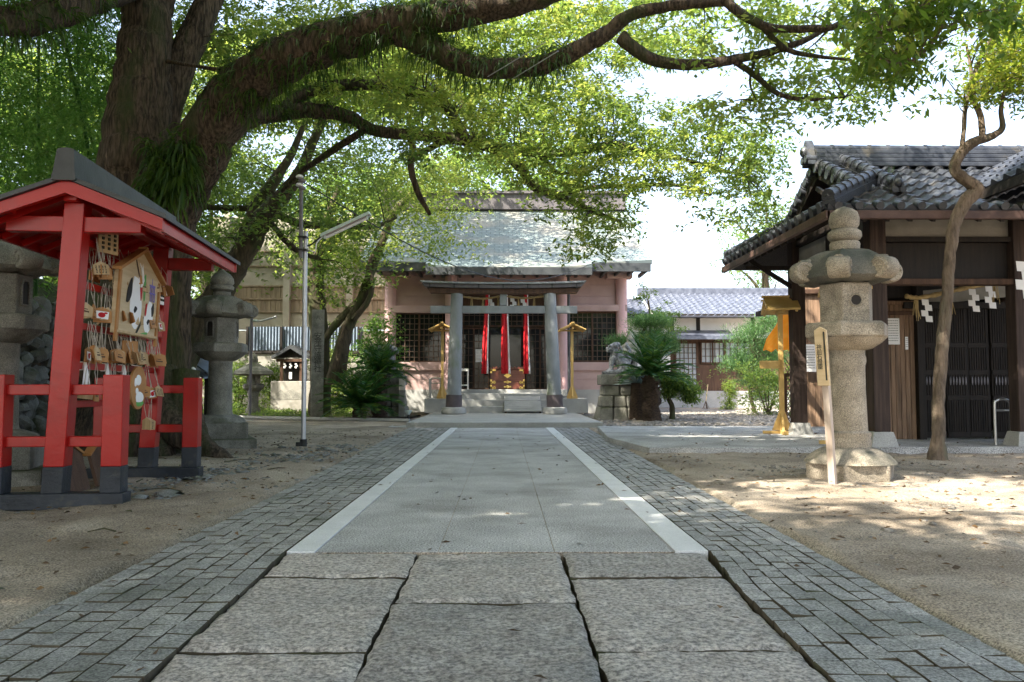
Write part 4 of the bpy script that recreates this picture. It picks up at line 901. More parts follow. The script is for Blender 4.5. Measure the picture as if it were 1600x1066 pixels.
lh = mb.build('lamp_hood', m_lampw, t); mb = MB(); mb.prism([p+n*a+up*z+d*.02 for a, z in ((-.045, .005), (-.045, .034), (.045, .034), (.045, .005))], d*((q-p).length-.03)); mb.build('ballast', m_lamp_in, lh)
mb = MB(); mb.tube([p+d*.05-up*.03, q-d*.05-up*.03], .022, 14); mb.build('tube_lamp', m_tubew, lh, smooth=40)
for e in (.06, .93): mb = MB(); c = p.lerp(q, e); mb.box(c-up*.02, (.03, .05, .05)); mb.build('lamp_socket', m_lampw, lh)
mb = MB(); mb.tube(spline([at(478, 385, Yl), at(485, 383, Yl), at(494, 376, Yl), p+d*.03+up*.03], 5), .014, 8); mb.build('lamp_arm', m_iron, t, smooth=40)
mb = MB(); mb.tube(spline([p+up*.0, at(495, 380, Yl-.08), at(493, 392, Yl-.1), at(490, 394, Yl-.05), at(480, 388, Yl)], 5), .009, 6); mb.build('lamp_cable', m_white, t)
# slack overhead wire from this pole to the hall eave
t2 = thing('overhead_wire', 'thin dark wire sagging from the lamp pole across the shingle roof', 'wire', at(474, 285, Yl))
mb = MB(); e = at(925, 412, 26.1); s0 = at(474, 285, Yl-.07); mb.tube([s0.lerp(e, k/20)-V(0, 0, 1.0*math.sin(math.pi*k/20)) for k in range(21)], .012, 5); mb.build('wire', m_iron, t2)
t2 = thing('stay_wires', 'pair of pale thin wires crossing the lower camphor limb', 'wire', at(800, 100, 10))
for (u0, v0, u1, v1) in ((762, 120, 852, 66), (800, 124, 872, 80)):
    mb = MB(); mb.tube([at(u0, v0, 9.7), at((u0+u1)/2, (v0+v1)/2, 9.3), at(u1, v1, 9.0)], .006, 5); mb.build('wire', m_galv, t2)

# ================================================================ GATE BUILDING (right)
t = thing('gate_building', 'dark timber gate building with tiled hip and gable roof at the right', 'building', (6.5, 12.8, .09))
FZ = .088; xe, xg = 4.18, 5.02; y0, yr, y1 = 10.32, 12.8, 15.2; zE, zR = 3.20, 4.42; XR_ = 9.5
sl = (zR-zE)/(yr-y0); yh = y0+(xg-xe)*1.05; zh = zE+sl*(yh-y0)
def tile_plane(name, base, er, up, nx, W_, nt_, T_, left=None, right=None, m=m_tile, par=t, tw=.27):
    """wavy pan tiles: base point, er = unit along the eave, up = unit up the slope; left/right give the hip cut as functions of t"""
    nrmv = er.cross(up).normalized(); nrmv = nrmv if nrmv.z > 0 else -nrmv
    us = np.linspace(0, W_, nx*8+1); vs = []; rows_ = []
    for c in range(nt_):
        rows_ += [(c/nt_, 1.0), ((c+.97)/nt_, .03)]
    for tt, h in rows_:
        l = left(tt) if left else 0; r = right(tt) if right else W_
        for u in us:
            uu = min(max(u, l), r); ph = (uu/tw) % 1.0; wv = .034*math.cos(2*math.pi*ph)+.012*math.cos(4*math.pi*ph)+.03*h
            p = base+er*uu+up*(tt*T_)+nrmv*wv; vs.append(p)
    n = len(us); mb = MB(); mb.add(vs, [(j*n+i, j*n+i+1, (j+1)*n+i+1, (j+1)*n+i) for j in range(len(rows_)-1) for i in range(n-1)])
    lo = [base+er*min(max(u, left(0) if left else 0), right(0) if right else W_)-nrmv*.05 for u in us]; k = len(mb.v); mb.v.extend([tuple(q) for q in lo])
    mb.f += [(i, k+i, k+i+1, i+1) for i in range(n-1)]
    return mb.build(name, m, par, smooth=35)
upF = V(0, yr-y0, zR-zE); TF = upF.length; upF.normalize(); nW = int((XR_-xe)/.27)
frac = (yh-y0)/(yr-y0)
tile_plane('roof_tiles', V(xe, y0, zE), V(1, 0, 0), upF, nW, XR_-xe, 11, TF, left=lambda q: (xg-xe)*min(1, q/frac))
upB = V(0, yr-y1, zR-zE); TB = upB.length; upB.normalize()
tile_plane('roof_tiles', V(xe, y1, zE), V(1, 0, 0), upB, nW, XR_-xe, 11, TB, left=lambda q: (xg-xe)*min(1, q/frac))
upL = V(xg-xe, 0, zh-zE); TL = upL.length; upL.normalize(); WL = y1-y0
tile_plane('skirt_tiles', V(xe, y0, zE), V(0, 1, 0), upL, int(WL/.27), WL, 4, TL, left=lambda q: (yh-y0)*q, right=lambda q: WL-(yh-y0)*q)
# underside boards
mb = MB(); e = .06
mb.prism([(xe+.02, y0+.02, zE-e), (XR_, y0+.02, zE-e), (XR_, yr, zR-e), (xg, yr, zR-e), (xg, yh, zh-e)], (0, 0, -.03))
mb.prism([(xe+.02, y1-.02, zE-e), (XR_, y1-.02, zE-e), (XR_, yr, zR-e), (xg, yr, zR-e), (xg, y1-(yh-y0), zh-e)], (0, 0, -.03))
mb.prism([(xe+.02, y0+.02, zE-e), (xe+.02, y1-.02, zE-e), (xg, y1-(yh-y0), zh-e), (xg, yh, zh-e)], (0, 0, -.03)); mb.build('soffit', m_wood_d, t)
mb = MB(); 
for k in range(10): y = yh+.12+k*(y1-y0-2*(yh-y0)-.24)/9; mb.beam((xe+.05, y, zE-.12), (xg, y, zh-.14), .05, .06)
for k in range(17): x = xe+.5+k*.3; mb.beam((x, y0+.04, zE-.12), (x, y0+1.6, zE-.12+1.6*sl), .05, .06)
mb.build('rafters', m_wood_d, t)
# gutter and fascia in rust red
mb = MB(); mb.bx(xe-.03, XR_, y0-.05, y0+.02, zE-.13, zE-.02); mb.bx(xe-.05, xe+.02, y0-.05, y1+.05, zE-.13, zE-.02); mb.build('fascia', mat('rust_gutter', (.06, .034, .028), (.11, .065, .052), 4, .6, .3, 30), t, bevel=.01)
# gable wall and barge boards
mb = MB(); mb.prism([(xg+.25, yh+.05, zh), (xg+.25, y1-(yh-y0)-.05, zh), (xg+.25, yr, zR-.05)], (.06, 0, 0)); mb.build('gable_wall', m_wood_d, t)
mb = MB()
for ya in (yh-.0, y1-(yh-y0)): mb.beam((xg+.03, ya, zh-.04), (xg+.03, yr, zR-.04), .05, .22)
mb.build('barge_board', m_wood_d, t)
# verge tiles: short rolls laid along the gable edge
def roll(mb, p, q, r, step=.25, seg=10):
    n = max(1, int((q-p).length/step)); 
    for k in range(n):
        a, b = p.lerp(q, k/n), p.lerp(q, (k+1.06)/n); mb.tube([a, a.lerp(b, .85), a.lerp(b, .86), b], [r*1.0, r*.95, r*1.12, r*1.12], seg)
mb = MB()
for ya in (yh, y1-(yh-y0)):
    roll(mb, V(xg+.02, ya, zh+.10), V(xg+.02, yr, zR+.10), .085)
    for k in range(7): p = V(xg-.08, ya, zh+.02).lerp(V(xg-.08, yr, zR+.02), (k+.5)/7); mb.tube([p, p+V(.3, 0, 0)], .07, 10)
mb.build('verge_tiles', m_tile, t, smooth=40)
for k in range(18): p = V(xe-.03, y0+.15+k*.27, zE+.05); mb = MB(); mb.tube([p-V(.03, 0, 0), p+V(.12, 0, .06)], .07, 10); mb.build('eave_tile', m_tile, t, smooth=40)
for k in range(19): p = V(xe+.13+k*.27, y0-.02, zE+.04); mb = MB(); mb.tube([p-V(0, .02, 0), p+V(0, .12, .05)], .055, 10); mb.build('eave_tile', m_tile, t, smooth=40)
# ridge, descending ridges, corner ridges, end tiles
mb = MB(); 
for k, (w_, h0, h1) in enumerate(((.30, 0, .07), (.26, .075, .14), (.23, .145, .21), (.20, .215, .28))): mb.bx(xg-.05, XR_, yr-w_/2, yr+w_/2, zR+h0, zR+h1)
mb.build('ridge', m_tile, t, bevel=.01)
mb = MB(); roll(mb, V(xg-.05, yr, zR+.30), V(XR_, yr, zR+.30), .075, .3); mb.build('ridge_rolls', m_tile, t, smooth=40)
def demon(p, d, s):
    mb = MB(); u = V(0, 0, 1); sd = d.cross(u).normalized(); pr = [(-1, -.7), (-.75, .2), (-.45, .75), (0, 1.05), (.45, .75), (.75, .2), (1, -.7), (.4, -.5), (-.4, -.5)]
    mb.prism([p+sd*a*s*.6+u*b*s for a, b in pr], d*s*.5); mb.ell(p+d*s*.5+u*s*.25, (s*.35, s*.35, s*.4), 12, 8)
    for a in (-.55, .55): mb.tube([p+sd*a*s*.6-u*s*.3-d*.02, p+sd*a*s*.6-u*s*.3+d*s*.62], s*.26, 12)
    return mb.build('end_tile', m_tile, t, smooth=40)
demon(V(xg-.06, yr, zR+.20), V(-1, 0, 0), .24)
def hipridge(p, q, r, nm='hip_ridge', par=t):
    mb = MB(); d = (q-p); mb.beam(p+V(0, 0, .04), q+V(0, 0, .04), r*2.3, .10); mb.beam(p+V(0, 0, .11), q+V(0, 0, .11), r*1.9, .06); roll(mb, p+V(0, 0, .16), q+V(0, 0, .16), r, .22); mb.build(nm, m_tile, par, smooth=40)
xk = xg+.42; hipridge(V(xk, y0+.75, zE+.75*sl), V(xk, yr-.1, zR-.05), .095, 'descending_ridge'); demon(V(xk, y0+.75, zE+.75*sl+.12), V(0, -1, -.1).normalized(), .17)
hipridge(V(xk, y1-.75, zE+.75*sl), V(xk, yr+.1, zR-.05), .095, 'descending_ridge')
hipridge(V(xe+.02, y0+.02, zE+.03), V(xg+.25, yh+.28, zh+.16), .085); hipridge(V(xe+.02, y1-.02, zE+.03), V(xg+.25, y1-(yh-y0)-.28, zh+.16), .085)
demon(V(xe+.08, y0+.10, zE+.16), V(-.7, -.7, 0).normalized(), .13)
mb = MB(); P = V(xk+.25, y0+1.55, zE+1.55*sl+.03)
for k in range(30): a = random.uniform(0, 6.28); mb.prism([P+V(math.cos(a)*.015, math.sin(a)*.015, 0), P+V(-math.sin(a)*.01, math.cos(a)*.01, 0), P+V(math.cos(a)*.13, math.sin(a)*.13, random.uniform(.08, .25))], (.002, 0, 0))
tag(mb.build('roof_weed', m_fern, loc=P), 'small green weed growing on the tiled roof of the gate building', 'plant')
# projecting right wing, mostly outside the picture
x3, z3, xq, zq = 6.55, 3.62, 8.9, 5.0; uw = V(xq-x3, 0, zq-z3); TW = uw.length; uw.normalize()
tile_plane('wing_tiles', V(x3, 8.2, z3), V(0, 1, 0), uw, 17, 4.6, 10, TW); mb = MB(); mb.prism([(x3, 8.2, z3-.07), (xq, 8.2, zq-.07), (xq, 12.8, zq-.07), (x3, 12.8, z3-.07)], (0, 0, -.05)); mb.bx(x3-.03, x3+.03, 8.2, 12.6, z3-.15, z3-.03); mb.build('wing_soffit', m_wood_d, t)
mb = MB(); roll(mb, V(xq, 8.2, zq+.12), V(xq, 12.8, zq+.12), .1, .3); mb.bx(xq-.12, xq+.12, 8.2, 12.8, zq-.02, zq+.1); mb.build('wing_ridge', m_tile, t, smooth=40)
# posts on stone feet
for (px, py) in ((X(1372, 11.38), 11.38), (X(1247.5, 14.3), 14.3), (X(1596, 11.38), 11.38), (8.9, 14.3)):
    mb = MB(); mb.bx(px-.115, px+.115, py-.115, py+.115, FZ+.20, 3.58); p = mb.build('post', m_post, t, bevel=.012)
    mb = MB(); b4 = lambda s, z: [(px+a*s, py+c*s, z) for a, c in ((-1, -1), (1, -1), (1, 1), (-1, 1))]
    mb.add(b4(.19, FZ)+b4(.14, FZ+.20), [(0, 1, 5, 4), (1, 2, 6, 5), (2, 3, 7, 6), (3, 0, 4, 7), (4, 5, 6, 7)]); mb.build('stone_foot', m_paving, p, bevel=.01)
pA, pB = X(1372, 11.38), X(1596, 11.38)
def gb(nm, m, x0, x1, ya, yb, za, zb, bev=.006): mb = MB(); mb.bx(x0, x1, ya, yb, za, zb); return mb.build(nm, m, t, bevel=bev)
yF = 11.38
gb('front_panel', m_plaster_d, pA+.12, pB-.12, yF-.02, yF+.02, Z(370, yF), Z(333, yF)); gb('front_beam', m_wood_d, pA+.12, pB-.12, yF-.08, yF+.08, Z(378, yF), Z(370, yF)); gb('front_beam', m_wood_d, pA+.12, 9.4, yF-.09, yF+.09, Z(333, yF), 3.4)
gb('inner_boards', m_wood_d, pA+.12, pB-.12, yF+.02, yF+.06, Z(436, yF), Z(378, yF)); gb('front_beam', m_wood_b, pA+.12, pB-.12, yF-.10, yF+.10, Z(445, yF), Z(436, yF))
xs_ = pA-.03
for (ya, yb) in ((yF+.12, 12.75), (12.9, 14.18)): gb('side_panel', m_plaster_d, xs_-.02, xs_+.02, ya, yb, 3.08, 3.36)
gb('side_post', m_wood_d, xs_-.06, xs_+.06, 12.75, 12.9, 2.3, 3.5); gb('side_beam', m_wood_d, xs_-.07, xs_+.07, yF+.12, 14.18, 2.95, 3.07); gb('side_beam', m_wood_d, xs_-.07, xs_+.07, yF+.12, 14.18, 3.37, 3.5); gb('side_beam', m_wood_d, xs_-.05, xs_+.05, 14.2, 16.6, 2.36, 2.46)
for zz in (2.55, 3.0): mb = MB(); mb.beam(at(1172, 408, 14.2), (xs_, 14.25, Z(455, 14.2)), .06, .07) if zz < 3 else mb.bx(xe+.1, xs_, 14.2, 14.28, 2.98, 3.05); mb.build('bracket', m_wood_d, t)
# gate leaves, jamb, plank wall, dark interior
yG = 12.85; g0, g1 = X(1432, yG), X(1592, yG)
gb('gate_jamb', m_wood_d, g0-.02, g0+.09, yG-.12, yG+.05, FZ, Z(445, yG)); gb('gate_jamb', m_wood_b, g1-.09, g1+.3, yG-.14, yG+.05, FZ, Z(430, yG))
mb = MB()
for k in range(4):
    a, b = g0+.09+(g1-g0-.18)*k/4, g0+.09+(g1-g0-.18)*(k+1)/4; mb = MB(); off = -.03 if k % 2 else .0
    mb.bx(a+.01, b-.01, yG+off, yG+off+.03, FZ+.02, Z(478, yG)); n = 8
    for j in range(n): xx = a+.05+(b-a-.1)*j/(n-1); mb.bx(xx-.012, xx+.012, yG+off-.018, yG+off-.001, FZ+.10, Z(480, yG))
    for zz in (FZ+.04, FZ+.62, FZ+1.02, FZ+1.45, Z(482, yG)): mb.bx(a+.012, b-.012, yG+off-.022, yG+off-.002, zz, zz+.07)
    for j in range(5): mb.tube([(a+.1+(b-a-.2)*j/4, yG+off-.05, FZ+.86), (a+.1+(b-a-.2)*j/4, yG+off-.05, FZ+1.06)], .012, 6) if 0 else None
    g = mb.build('gate_leaf', m_wood_d, t)
    mb = MB()
    for j in range(6): c = V(a+.06+(b-a-.12)*j/5, yG+off-.03, FZ+.92); mb.ell(c, (.014, .014, .07), 8, 6)
    mb.build('metal_studs', m_pipe, g, smooth=60)
gb('lintel', m_wood_d, g0-.2, g1+.3, yG-.08, yG+.08, Z(482, yG), Z(472, yG)); 
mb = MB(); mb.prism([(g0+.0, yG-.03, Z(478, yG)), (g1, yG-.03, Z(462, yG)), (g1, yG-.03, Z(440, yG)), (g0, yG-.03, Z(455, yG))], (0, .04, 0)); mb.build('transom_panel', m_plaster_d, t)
gb('upper_wall', m_wood_d, pA+.3, 9.4, yG+.02, yG+.06, Z(455, yG)-.1, 4.1)
mb = MB(); j0, j1 = X(1384, yG), g0-.02
for k in range(6): a, b = j0+(j1-j0)*k/6, j0+(j1-j0)*(k+1)/6; mb.bx(a+.004, b-.004, yG-.02, yG+.02, FZ, Z(476, yG))
mb.build('plank_wall', m_plank, t, bevel=.004)
gb('plank_cap', m_plank, j0-.05, j1, yG-.05, yG+.05, Z(476, yG), Z(470, yG)); gb('back_wall', m_wood_d, g0-.3, 9.4, 15.0, 15.06, FZ, 3.6)
gb('side_beam', m_wood_b, pA-.05, g0, yG-.05, yG+.05, Z(492, 12.85), Z(486, 12.85))
gb('side_wall', m_wood_d, 9.4, 9.46, yF, 15.06, FZ, 4.2)
straw_rope('straw rope with white zigzag papers across the dark gate at the right', [at(1415, 463, 12.2), at(1440, 465, 12.2), at(1500, 452, 12.2), at(1545, 443, 12.2), at(1560, 438, 12.2)], .035, (.3, .6, .75), (.2, .45, .9), .2)
tt = thing('paper_streamer', 'bright white zigzag paper streamer at the right edge of the photo', 'paper streamer', at(1597, 415, 11.1)); mb = MB(); c = at(1600, 408, 11.0); shide(mb, c.x, 11.0, c.z, .3); mb.build('paper', m_white, tt)
notice('paper_notice', 'larger white lettered notice on the plank wall beside the dark gate', 1385, 1408, 497, 538, yG-.04, 9)
notice('paper_notice', 'small narrow white label on the plank wall left of the gate', 1416.5, 1421, 526, 546, yG-.04, 5)
for k, (u0, u1) in enumerate(((1553, 1586), (1587, 1620))):
    hoop_rail(('grey steel hoop barrier standing before the dark gate, left one', 'grey steel hoop barrier at the right edge of the photo')[k], u0, u1, 624, FZ, 11.5, .12, m_chrome, .02, 'steel hoop barriers before the gate')
lantern_stand('tall yellow wooden lantern stand on the apron left of the gate building', 1221, 14.4, FZ, Z(488, 14.4), math.radians(78), 1.0, .95)
lantern_stand('yellow wooden lantern stand half hidden behind the tan stone lantern', 1322, 11.7, FZ, Z(458, 11.7), math.radians(78), 1.0, 1.1)
st = thing('notice_arm', 'short yellow wooden arm crossing the lantern stand on the apron', 'wooden arm', at(1205, 570, 14.4)) if 0 else None
mb = MB(); p = at(1187, 570, 14.35); mb.beam(p, (X(1219, 14.35), 14.35, p.z), .05, .14)
o = mb.build('crossbar', m_wood_y, [q for q in bpy.data.objects if q.get('label', '').startswith('tall yellow')][0], bevel=.005)
# orange banner hung beyond the stand
Yb = 15.3; tt = thing('orange_banner', 'orange gold cloth banner hanging behind the lantern stand beside the dark post', 'banner', at(1220, 550, Yb))
pts = [at(1241, 470, Yb), at(1228, 480, Yb), at(1213, 502, Yb), at(1196, 532, Yb), at(1193, 546, Yb), at(1241, 550, Yb)]
n = 14; vs = []
for k in range(n+1):
    q = k/n; A = at(1232+(1194-1232)*q, 474+(536-474)*q, Yb); 
    for j in range(9): s = j/8; top = at(1193+48*s, 545-75*max(0, s-.0)**.75 if s < .85 else 474, Yb); bot = at(1193+48*s, 548+3*math.sin(s*30), Yb); p = top.lerp(bot, q); vs.append((p.x, Yb+.05*math.sin(s*14)+.03*math.sin(q*3), p.z))
me = npmesh('cloth', vs, [np.array([(k*9+j, k*9+j+1, (k+1)*9+j+1, (k+1)*9+j) for k in range(n) for j in range(8)])], m_orange, tt, tint=rng.uniform(0, 1, len(vs)), smooth=True)
mb = MB(); mb.tube([at(1190, 470, Yb+.05), (X(1247, 14.4), 14.4, Z(470, Yb))], .02, 6); mb.build('hanging_pole', m_wood_y, tt)
# plank fence with a white sign beyond the gate building
Yk = 17.0; tt = thing('plank_fence', 'sunlit weathered plank fence seen between the posts of the gate building', 'fence', (6.5, Yk, 0)); x0, x1 = X(1252, Yk), X(1440, Yk); mb = MB(); k = 0
while x0 < x1: mb.bx(x0, x0+.145, Yk, Yk+.03, .03, Z(432, Yk)+random.uniform(-.01, .01)); x0 += .15
mb.build('planks', m_plank, tt, bevel=.004)
for v in (452, 515+2): mb = MB(); mb.bx(X(1250, Yk), X(1440, Yk), Yk-.07, Yk-.002, Z(v+7, Yk), Z(v, Yk)); mb.build('rail', m_wood_b, tt, bevel=.006)
notice('white_sign', 'white lettered sign fixed to the plank fence behind the dark posts', 1256, 1276, 538, 581, Yk-.12, 9)
tt = thing('lattice_panel', 'small dark diamond lattice panel between the lantern stand and the post', 'lattice', (X(1236, 15.6), 15.6, 0)); mb = MB()
xa, xb, za, zb = X(1227, 15.6), X(1246, 15.6), Z(655, 15.6), Z(588, 15.6)
for k in range(-4, 12):
    for s in (1, -1):
        p = V(xa if s > 0 else xb, 15.6+.01*s, za+k*.1); q = p+V((xb-xa)*s, 0, (xb-xa)*1.6)
        if q.z > za and p.z < zb: mb.beam(p, q, .01, .02, (0, 1, 0))
mb.build('slats', m_wood_b, tt); mb = MB(); mb.beam((xa, 15.6, 0), (xa, 15.6, zb+.05), .05, .05); mb.beam((xa, 15.6, zb+.03), (xb, 15.6, zb+.03), .04, .05); mb.build('frame', m_wood_b, tt)

# ================================================================ FAR HOUSE at the right
Yh = 36.5; t = thing('tiled_house', 'low white and brown house with blue grey tiled roof at the back of the court', 'house', (9, Yh, 0))
x0, x1 = X(940, Yh), X(1330, Yh); xm0, xm1 = X(1028, Yh), X(1330, Yh)
def hb(nm, m, ua, ub, va, vb, ya=Yh, dy=.3, bev=.01): mb = MB(); mb.bx(X(ua, Yh), X(ub, Yh), ya, ya+dy, Z(vb, Yh), Z(va, Yh)); return mb.build(nm, m, t, bevel=bev)
hb('upper_wall', m_plaster, 940, 1330, 494, 530, Yh, 5)
for u in (1051, 1092, 1178): hb('timber', m_wood_d, u-3, u+3, 495, 518, Yh-.04, .05)
hb('fascia', m_wood_d, 975, 1215, 493, 497, Yh-.9, .95)
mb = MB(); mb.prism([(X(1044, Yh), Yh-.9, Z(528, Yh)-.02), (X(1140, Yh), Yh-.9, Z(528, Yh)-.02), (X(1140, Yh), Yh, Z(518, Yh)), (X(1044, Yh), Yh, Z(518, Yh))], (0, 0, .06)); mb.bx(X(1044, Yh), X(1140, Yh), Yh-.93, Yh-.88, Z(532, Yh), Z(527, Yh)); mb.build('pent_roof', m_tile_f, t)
hb('lower_wall', m_plaster, 940, 1048, 530, 610, Yh, .3); hb('board_wall', m_wood_b, 1048, 1330, 530, 611, Yh+.02, .3); hb('board_wall', m_wood_b, 1091, 1330, 570, 611, Yh-.02, .3); hb('board_wall', m_wood_b, 1048, 1330, 529, 536, Yh-.03, .3)
hb('plinth', m_paving, 940, 1330, 611, 645, Yh-.1, .4); hb('step', m_paving, 1068, 1100, 637, 645, Yh-.8, .7)
for k, (ua, ub, va, vb) in enumerate(((1056, 1089, 535, 610), (1096, 1132, 534, 568), (1134, 1172, 534, 568))):
    mb = MB()
    for q in range(3 if k else 2): 
        uu = ua+(ub-ua)*q/(2 if k else 1); mb.bx(X(uu-1, Yh), X(uu+1, Yh), Yh-.08, Yh, Z(vb, Yh), Z(va, Yh))
    mb.bx(X(ua, Yh), X(ub, Yh), Yh-.08, Yh, Z(vb, Yh), Z(vb-2, Yh)); mb.bx(X(ua, Yh), X(ub, Yh), Yh-.08, Yh, Z(va+2, Yh), Z(va, Yh)); wn = mb.build('window' if k else 'door', m_wood_b, t)
    mb = MB(); n = 5
    for q in range(1, n): uu = ua+(ub-ua)*q/n; mb.bx(X(uu, Yh)-.014, X(uu, Yh)+.014, Yh-.06, Yh-.03, Z(vb, Yh), Z(va, Yh))
    for q in range(1, 9 if not k else 3): vv = va+(vb-va)*q/(9 if not k else 3); mb.bx(X(ua, Yh), X(ub, Yh), Yh-.058, Yh-.032, Z(vv, Yh)-.014, Z(vv, Yh)+.014)
    mb.build('lattice', m_lattice, wn); mb = MB(); mb.bx(X(ua, Yh), X(ub, Yh), Yh-.025, Yh-.015, Z(vb, Yh), Z(va, Yh)); mb.build('pane', mat('frosted_pane', (.30, .33, .35), (.38, .41, .43), 2, .2, 0), wn)
zr0 = Z(494, Yh-.9); uph = V(0, 3.9, Z(459, Yh+3)-zr0); Th = uph.length; uph.normalize()
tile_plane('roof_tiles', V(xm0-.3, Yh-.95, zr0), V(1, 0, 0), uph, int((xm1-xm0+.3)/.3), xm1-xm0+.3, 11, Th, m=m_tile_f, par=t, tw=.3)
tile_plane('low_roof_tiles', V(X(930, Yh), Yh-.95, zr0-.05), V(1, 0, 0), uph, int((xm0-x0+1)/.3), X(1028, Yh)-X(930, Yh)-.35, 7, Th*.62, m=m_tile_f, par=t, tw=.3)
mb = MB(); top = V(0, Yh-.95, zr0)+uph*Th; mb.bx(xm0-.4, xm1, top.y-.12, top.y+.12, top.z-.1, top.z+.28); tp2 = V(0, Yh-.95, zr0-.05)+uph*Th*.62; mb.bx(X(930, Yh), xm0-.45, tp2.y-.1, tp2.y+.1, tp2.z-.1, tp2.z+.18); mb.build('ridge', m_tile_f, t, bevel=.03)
mb = MB(); mb.prism([(xm0, Yh-.5, zr0), (xm0, top.y+3.5, zr0), (xm0, top.y, top.z-.1)], (.1, 0, 0)); mb.build('gable_wall', m_plaster, t)
# bamboo broom leaning at the house plinth
p = at(1103, 640, 34); tt = thing('garden_broom', 'thin bamboo broom leaning at the plinth of the tiled house', 'broom', (p.x, 34, 0)); mb = MB(); mb.tube([(p.x, 34, .3), at(1106, 601, 34.4)], .02, 6); mb.build('handle', m_wood_l, tt)
mb = MB()
for k in range(12): mb.tube([(p.x, 34, .35), (p.x+random.uniform(-.15, .15), 34+random.uniform(-.1, .1), .02)], .008, 4)
mb.build('bristles', m_wood_b, tt)

# ================================================================ LEFT BACKGROUND
Yw = 36.0; t = thing('panel_wall', 'tall beige concrete panel wall behind the trees at the left', 'wall', (-9, Yw, 0))
xa, xb = X(322, Yw), X(612, Yw)
def wb(nm, m, ua, ub, va, vb, ya=Yw, dy=.3): mb = MB(); mb.bx(X(ua, Yw), X(ub, Yw), ya, ya+dy, Z(vb, Yw), Z(va, Yw)); return mb.build(nm, m, t, bevel=.01)
for (va, vb, m) in ((340, 372, m_retain), (374, 393, m_retain), (395, 416, m_retain), (418, 447, m_retain), (489, 515, m_retain), (517, 560, m_retain), (562, 640, m_retain_b)): wb('panel', m, 322, 612, va, vb)
mb = MB(); x = xa
while x < xb: mb.bx(x, x+.20, Yw-.03, Yw+.06, Z(487, Yw), Z(449, Yw)); x += .215
mb.build('board_band', m_retain_b, t)
for v in (394, 417, 448, 468, 488): wb('rail', m_retain_b, 322, 612, v-1.2, v+1.2, Yw-.10, .12)
for u in (352, 447, 546): wb('pillar', m_retain, u-5, u+5, 335, 640, Yw-.25, .3)
Yc = 33.0; t = thing('sheet_fence', 'blue grey corrugated sheet fence above the white garden wall', 'fence', (-8.5, Yc, 0)); mb = MB(); xa, xb = X(383, Yc), X(566, Yc); n = 150
vs = []
for k in range(n+1): x = xa+(xb-xa)*k/n; y = Yc+.03*math.sin(k*1.57); vs += [(x, y, Z(548, Yc)), (x, y, Z(511, Yc)), (x, y+.02, Z(511, Yc)), (x, y+.02, Z(548, Yc))]
mb.add(vs, [(4*k+j, 4*k+(j+1) % 4, 4*k+4+(j+1) % 4, 4*k+4+j) for k in range(n) for j in range(4)]); mb.build('sheeting', m_corr, t, smooth=60)
mb = MB(); 
for u in (386, 439, 500, 560): mb.bx(X(u, Yc)-.04, X(u, Yc)+.04, Yc-.12, Yc-.04, 0, Z(511, Yc))
mb.build('posts', m_wood_d, t); mb = MB(); mb.bx(xa, xb, Yc-.1, Yc+.1, Z(552, Yc), Z(548, Yc)+.0); mb.build('bottom_rail', m_wood_d, t)
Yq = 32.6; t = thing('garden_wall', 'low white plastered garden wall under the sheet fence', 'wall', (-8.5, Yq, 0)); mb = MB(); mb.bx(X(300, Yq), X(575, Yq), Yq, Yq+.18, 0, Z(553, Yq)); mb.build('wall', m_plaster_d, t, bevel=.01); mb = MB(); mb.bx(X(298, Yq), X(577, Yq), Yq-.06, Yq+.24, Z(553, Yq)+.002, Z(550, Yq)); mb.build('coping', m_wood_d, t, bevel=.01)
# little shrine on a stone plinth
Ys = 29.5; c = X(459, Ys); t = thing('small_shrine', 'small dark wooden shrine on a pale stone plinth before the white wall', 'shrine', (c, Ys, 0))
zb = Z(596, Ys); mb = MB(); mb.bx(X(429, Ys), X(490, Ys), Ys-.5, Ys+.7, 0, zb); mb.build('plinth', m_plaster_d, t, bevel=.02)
mb = MB(); P = [V(X(433+6*k, Ys), Ys-.505, Z(618-(0, 4, 9, 5, 8, 10, 6, 3, 1)[k], Ys)) for k in range(9)]; mb.prism(P+[V(P[-1].x, Ys-.505, P[-1].z-.16), V(P[0].x, Ys-.505, P[0].z-.16)], (0, .01, 0)); mb.build('relief', m_stone_d, t)
z1 = Z(566, Ys); w_ = X(473, Ys)-X(443, Ys); mb = MB(); mb.bx(c-w_/2, c+w_/2, Ys-.1, Ys+.55, zb, z1+.1); mb.build('cabinet', m_wood_d, t)
mb = MB()
for s in (-1, 1): mb.bx(c+s*w_/2-.05, c+s*w_/2+.05, Ys-.42, Ys-.32, zb, z1)
mb.bx(c-w_*.75, c+w_*.75, Ys-.46, Ys-.30, z1-.0, z1+.1); mb.build('porch_frame', m_wood_b, t)
zt = Z(546, Ys); ew = w_*.95; mb = MB(); mb.prism([(c-ew, Ys-.6, z1+.1), (c-ew*.5, Ys-.6, z1+.26), (c, Ys-.6, zt), (c+ew*.5, Ys-.6, z1+.26), (c+ew, Ys-.6, z1+.1), (c+ew, Ys-.6, z1+.2), (c+ew*.5, Ys-.6, z1+.38), (c, Ys-.6, zt+.14), (c-ew*.5, Ys-.6, z1+.38), (c-ew, Ys-.6, z1+.2)], (0, 1.3, 0)); mb.build('roof', m_copper_d, t)
mb = MB(); mb.prism([(c-ew*.8, Ys-.45, z1+.14), (c+ew*.8, Ys-.45, z1+.14), (c, Ys-.45, zt)], (0, .05, 0)); mb.build('gable', m_wood_d, t)
for k in range(3): mb = MB(); shide(mb, c-.2+.2*k, Ys-.5, z1-.06, .13, 3); mb.build('paper_streamer', m_white, t)
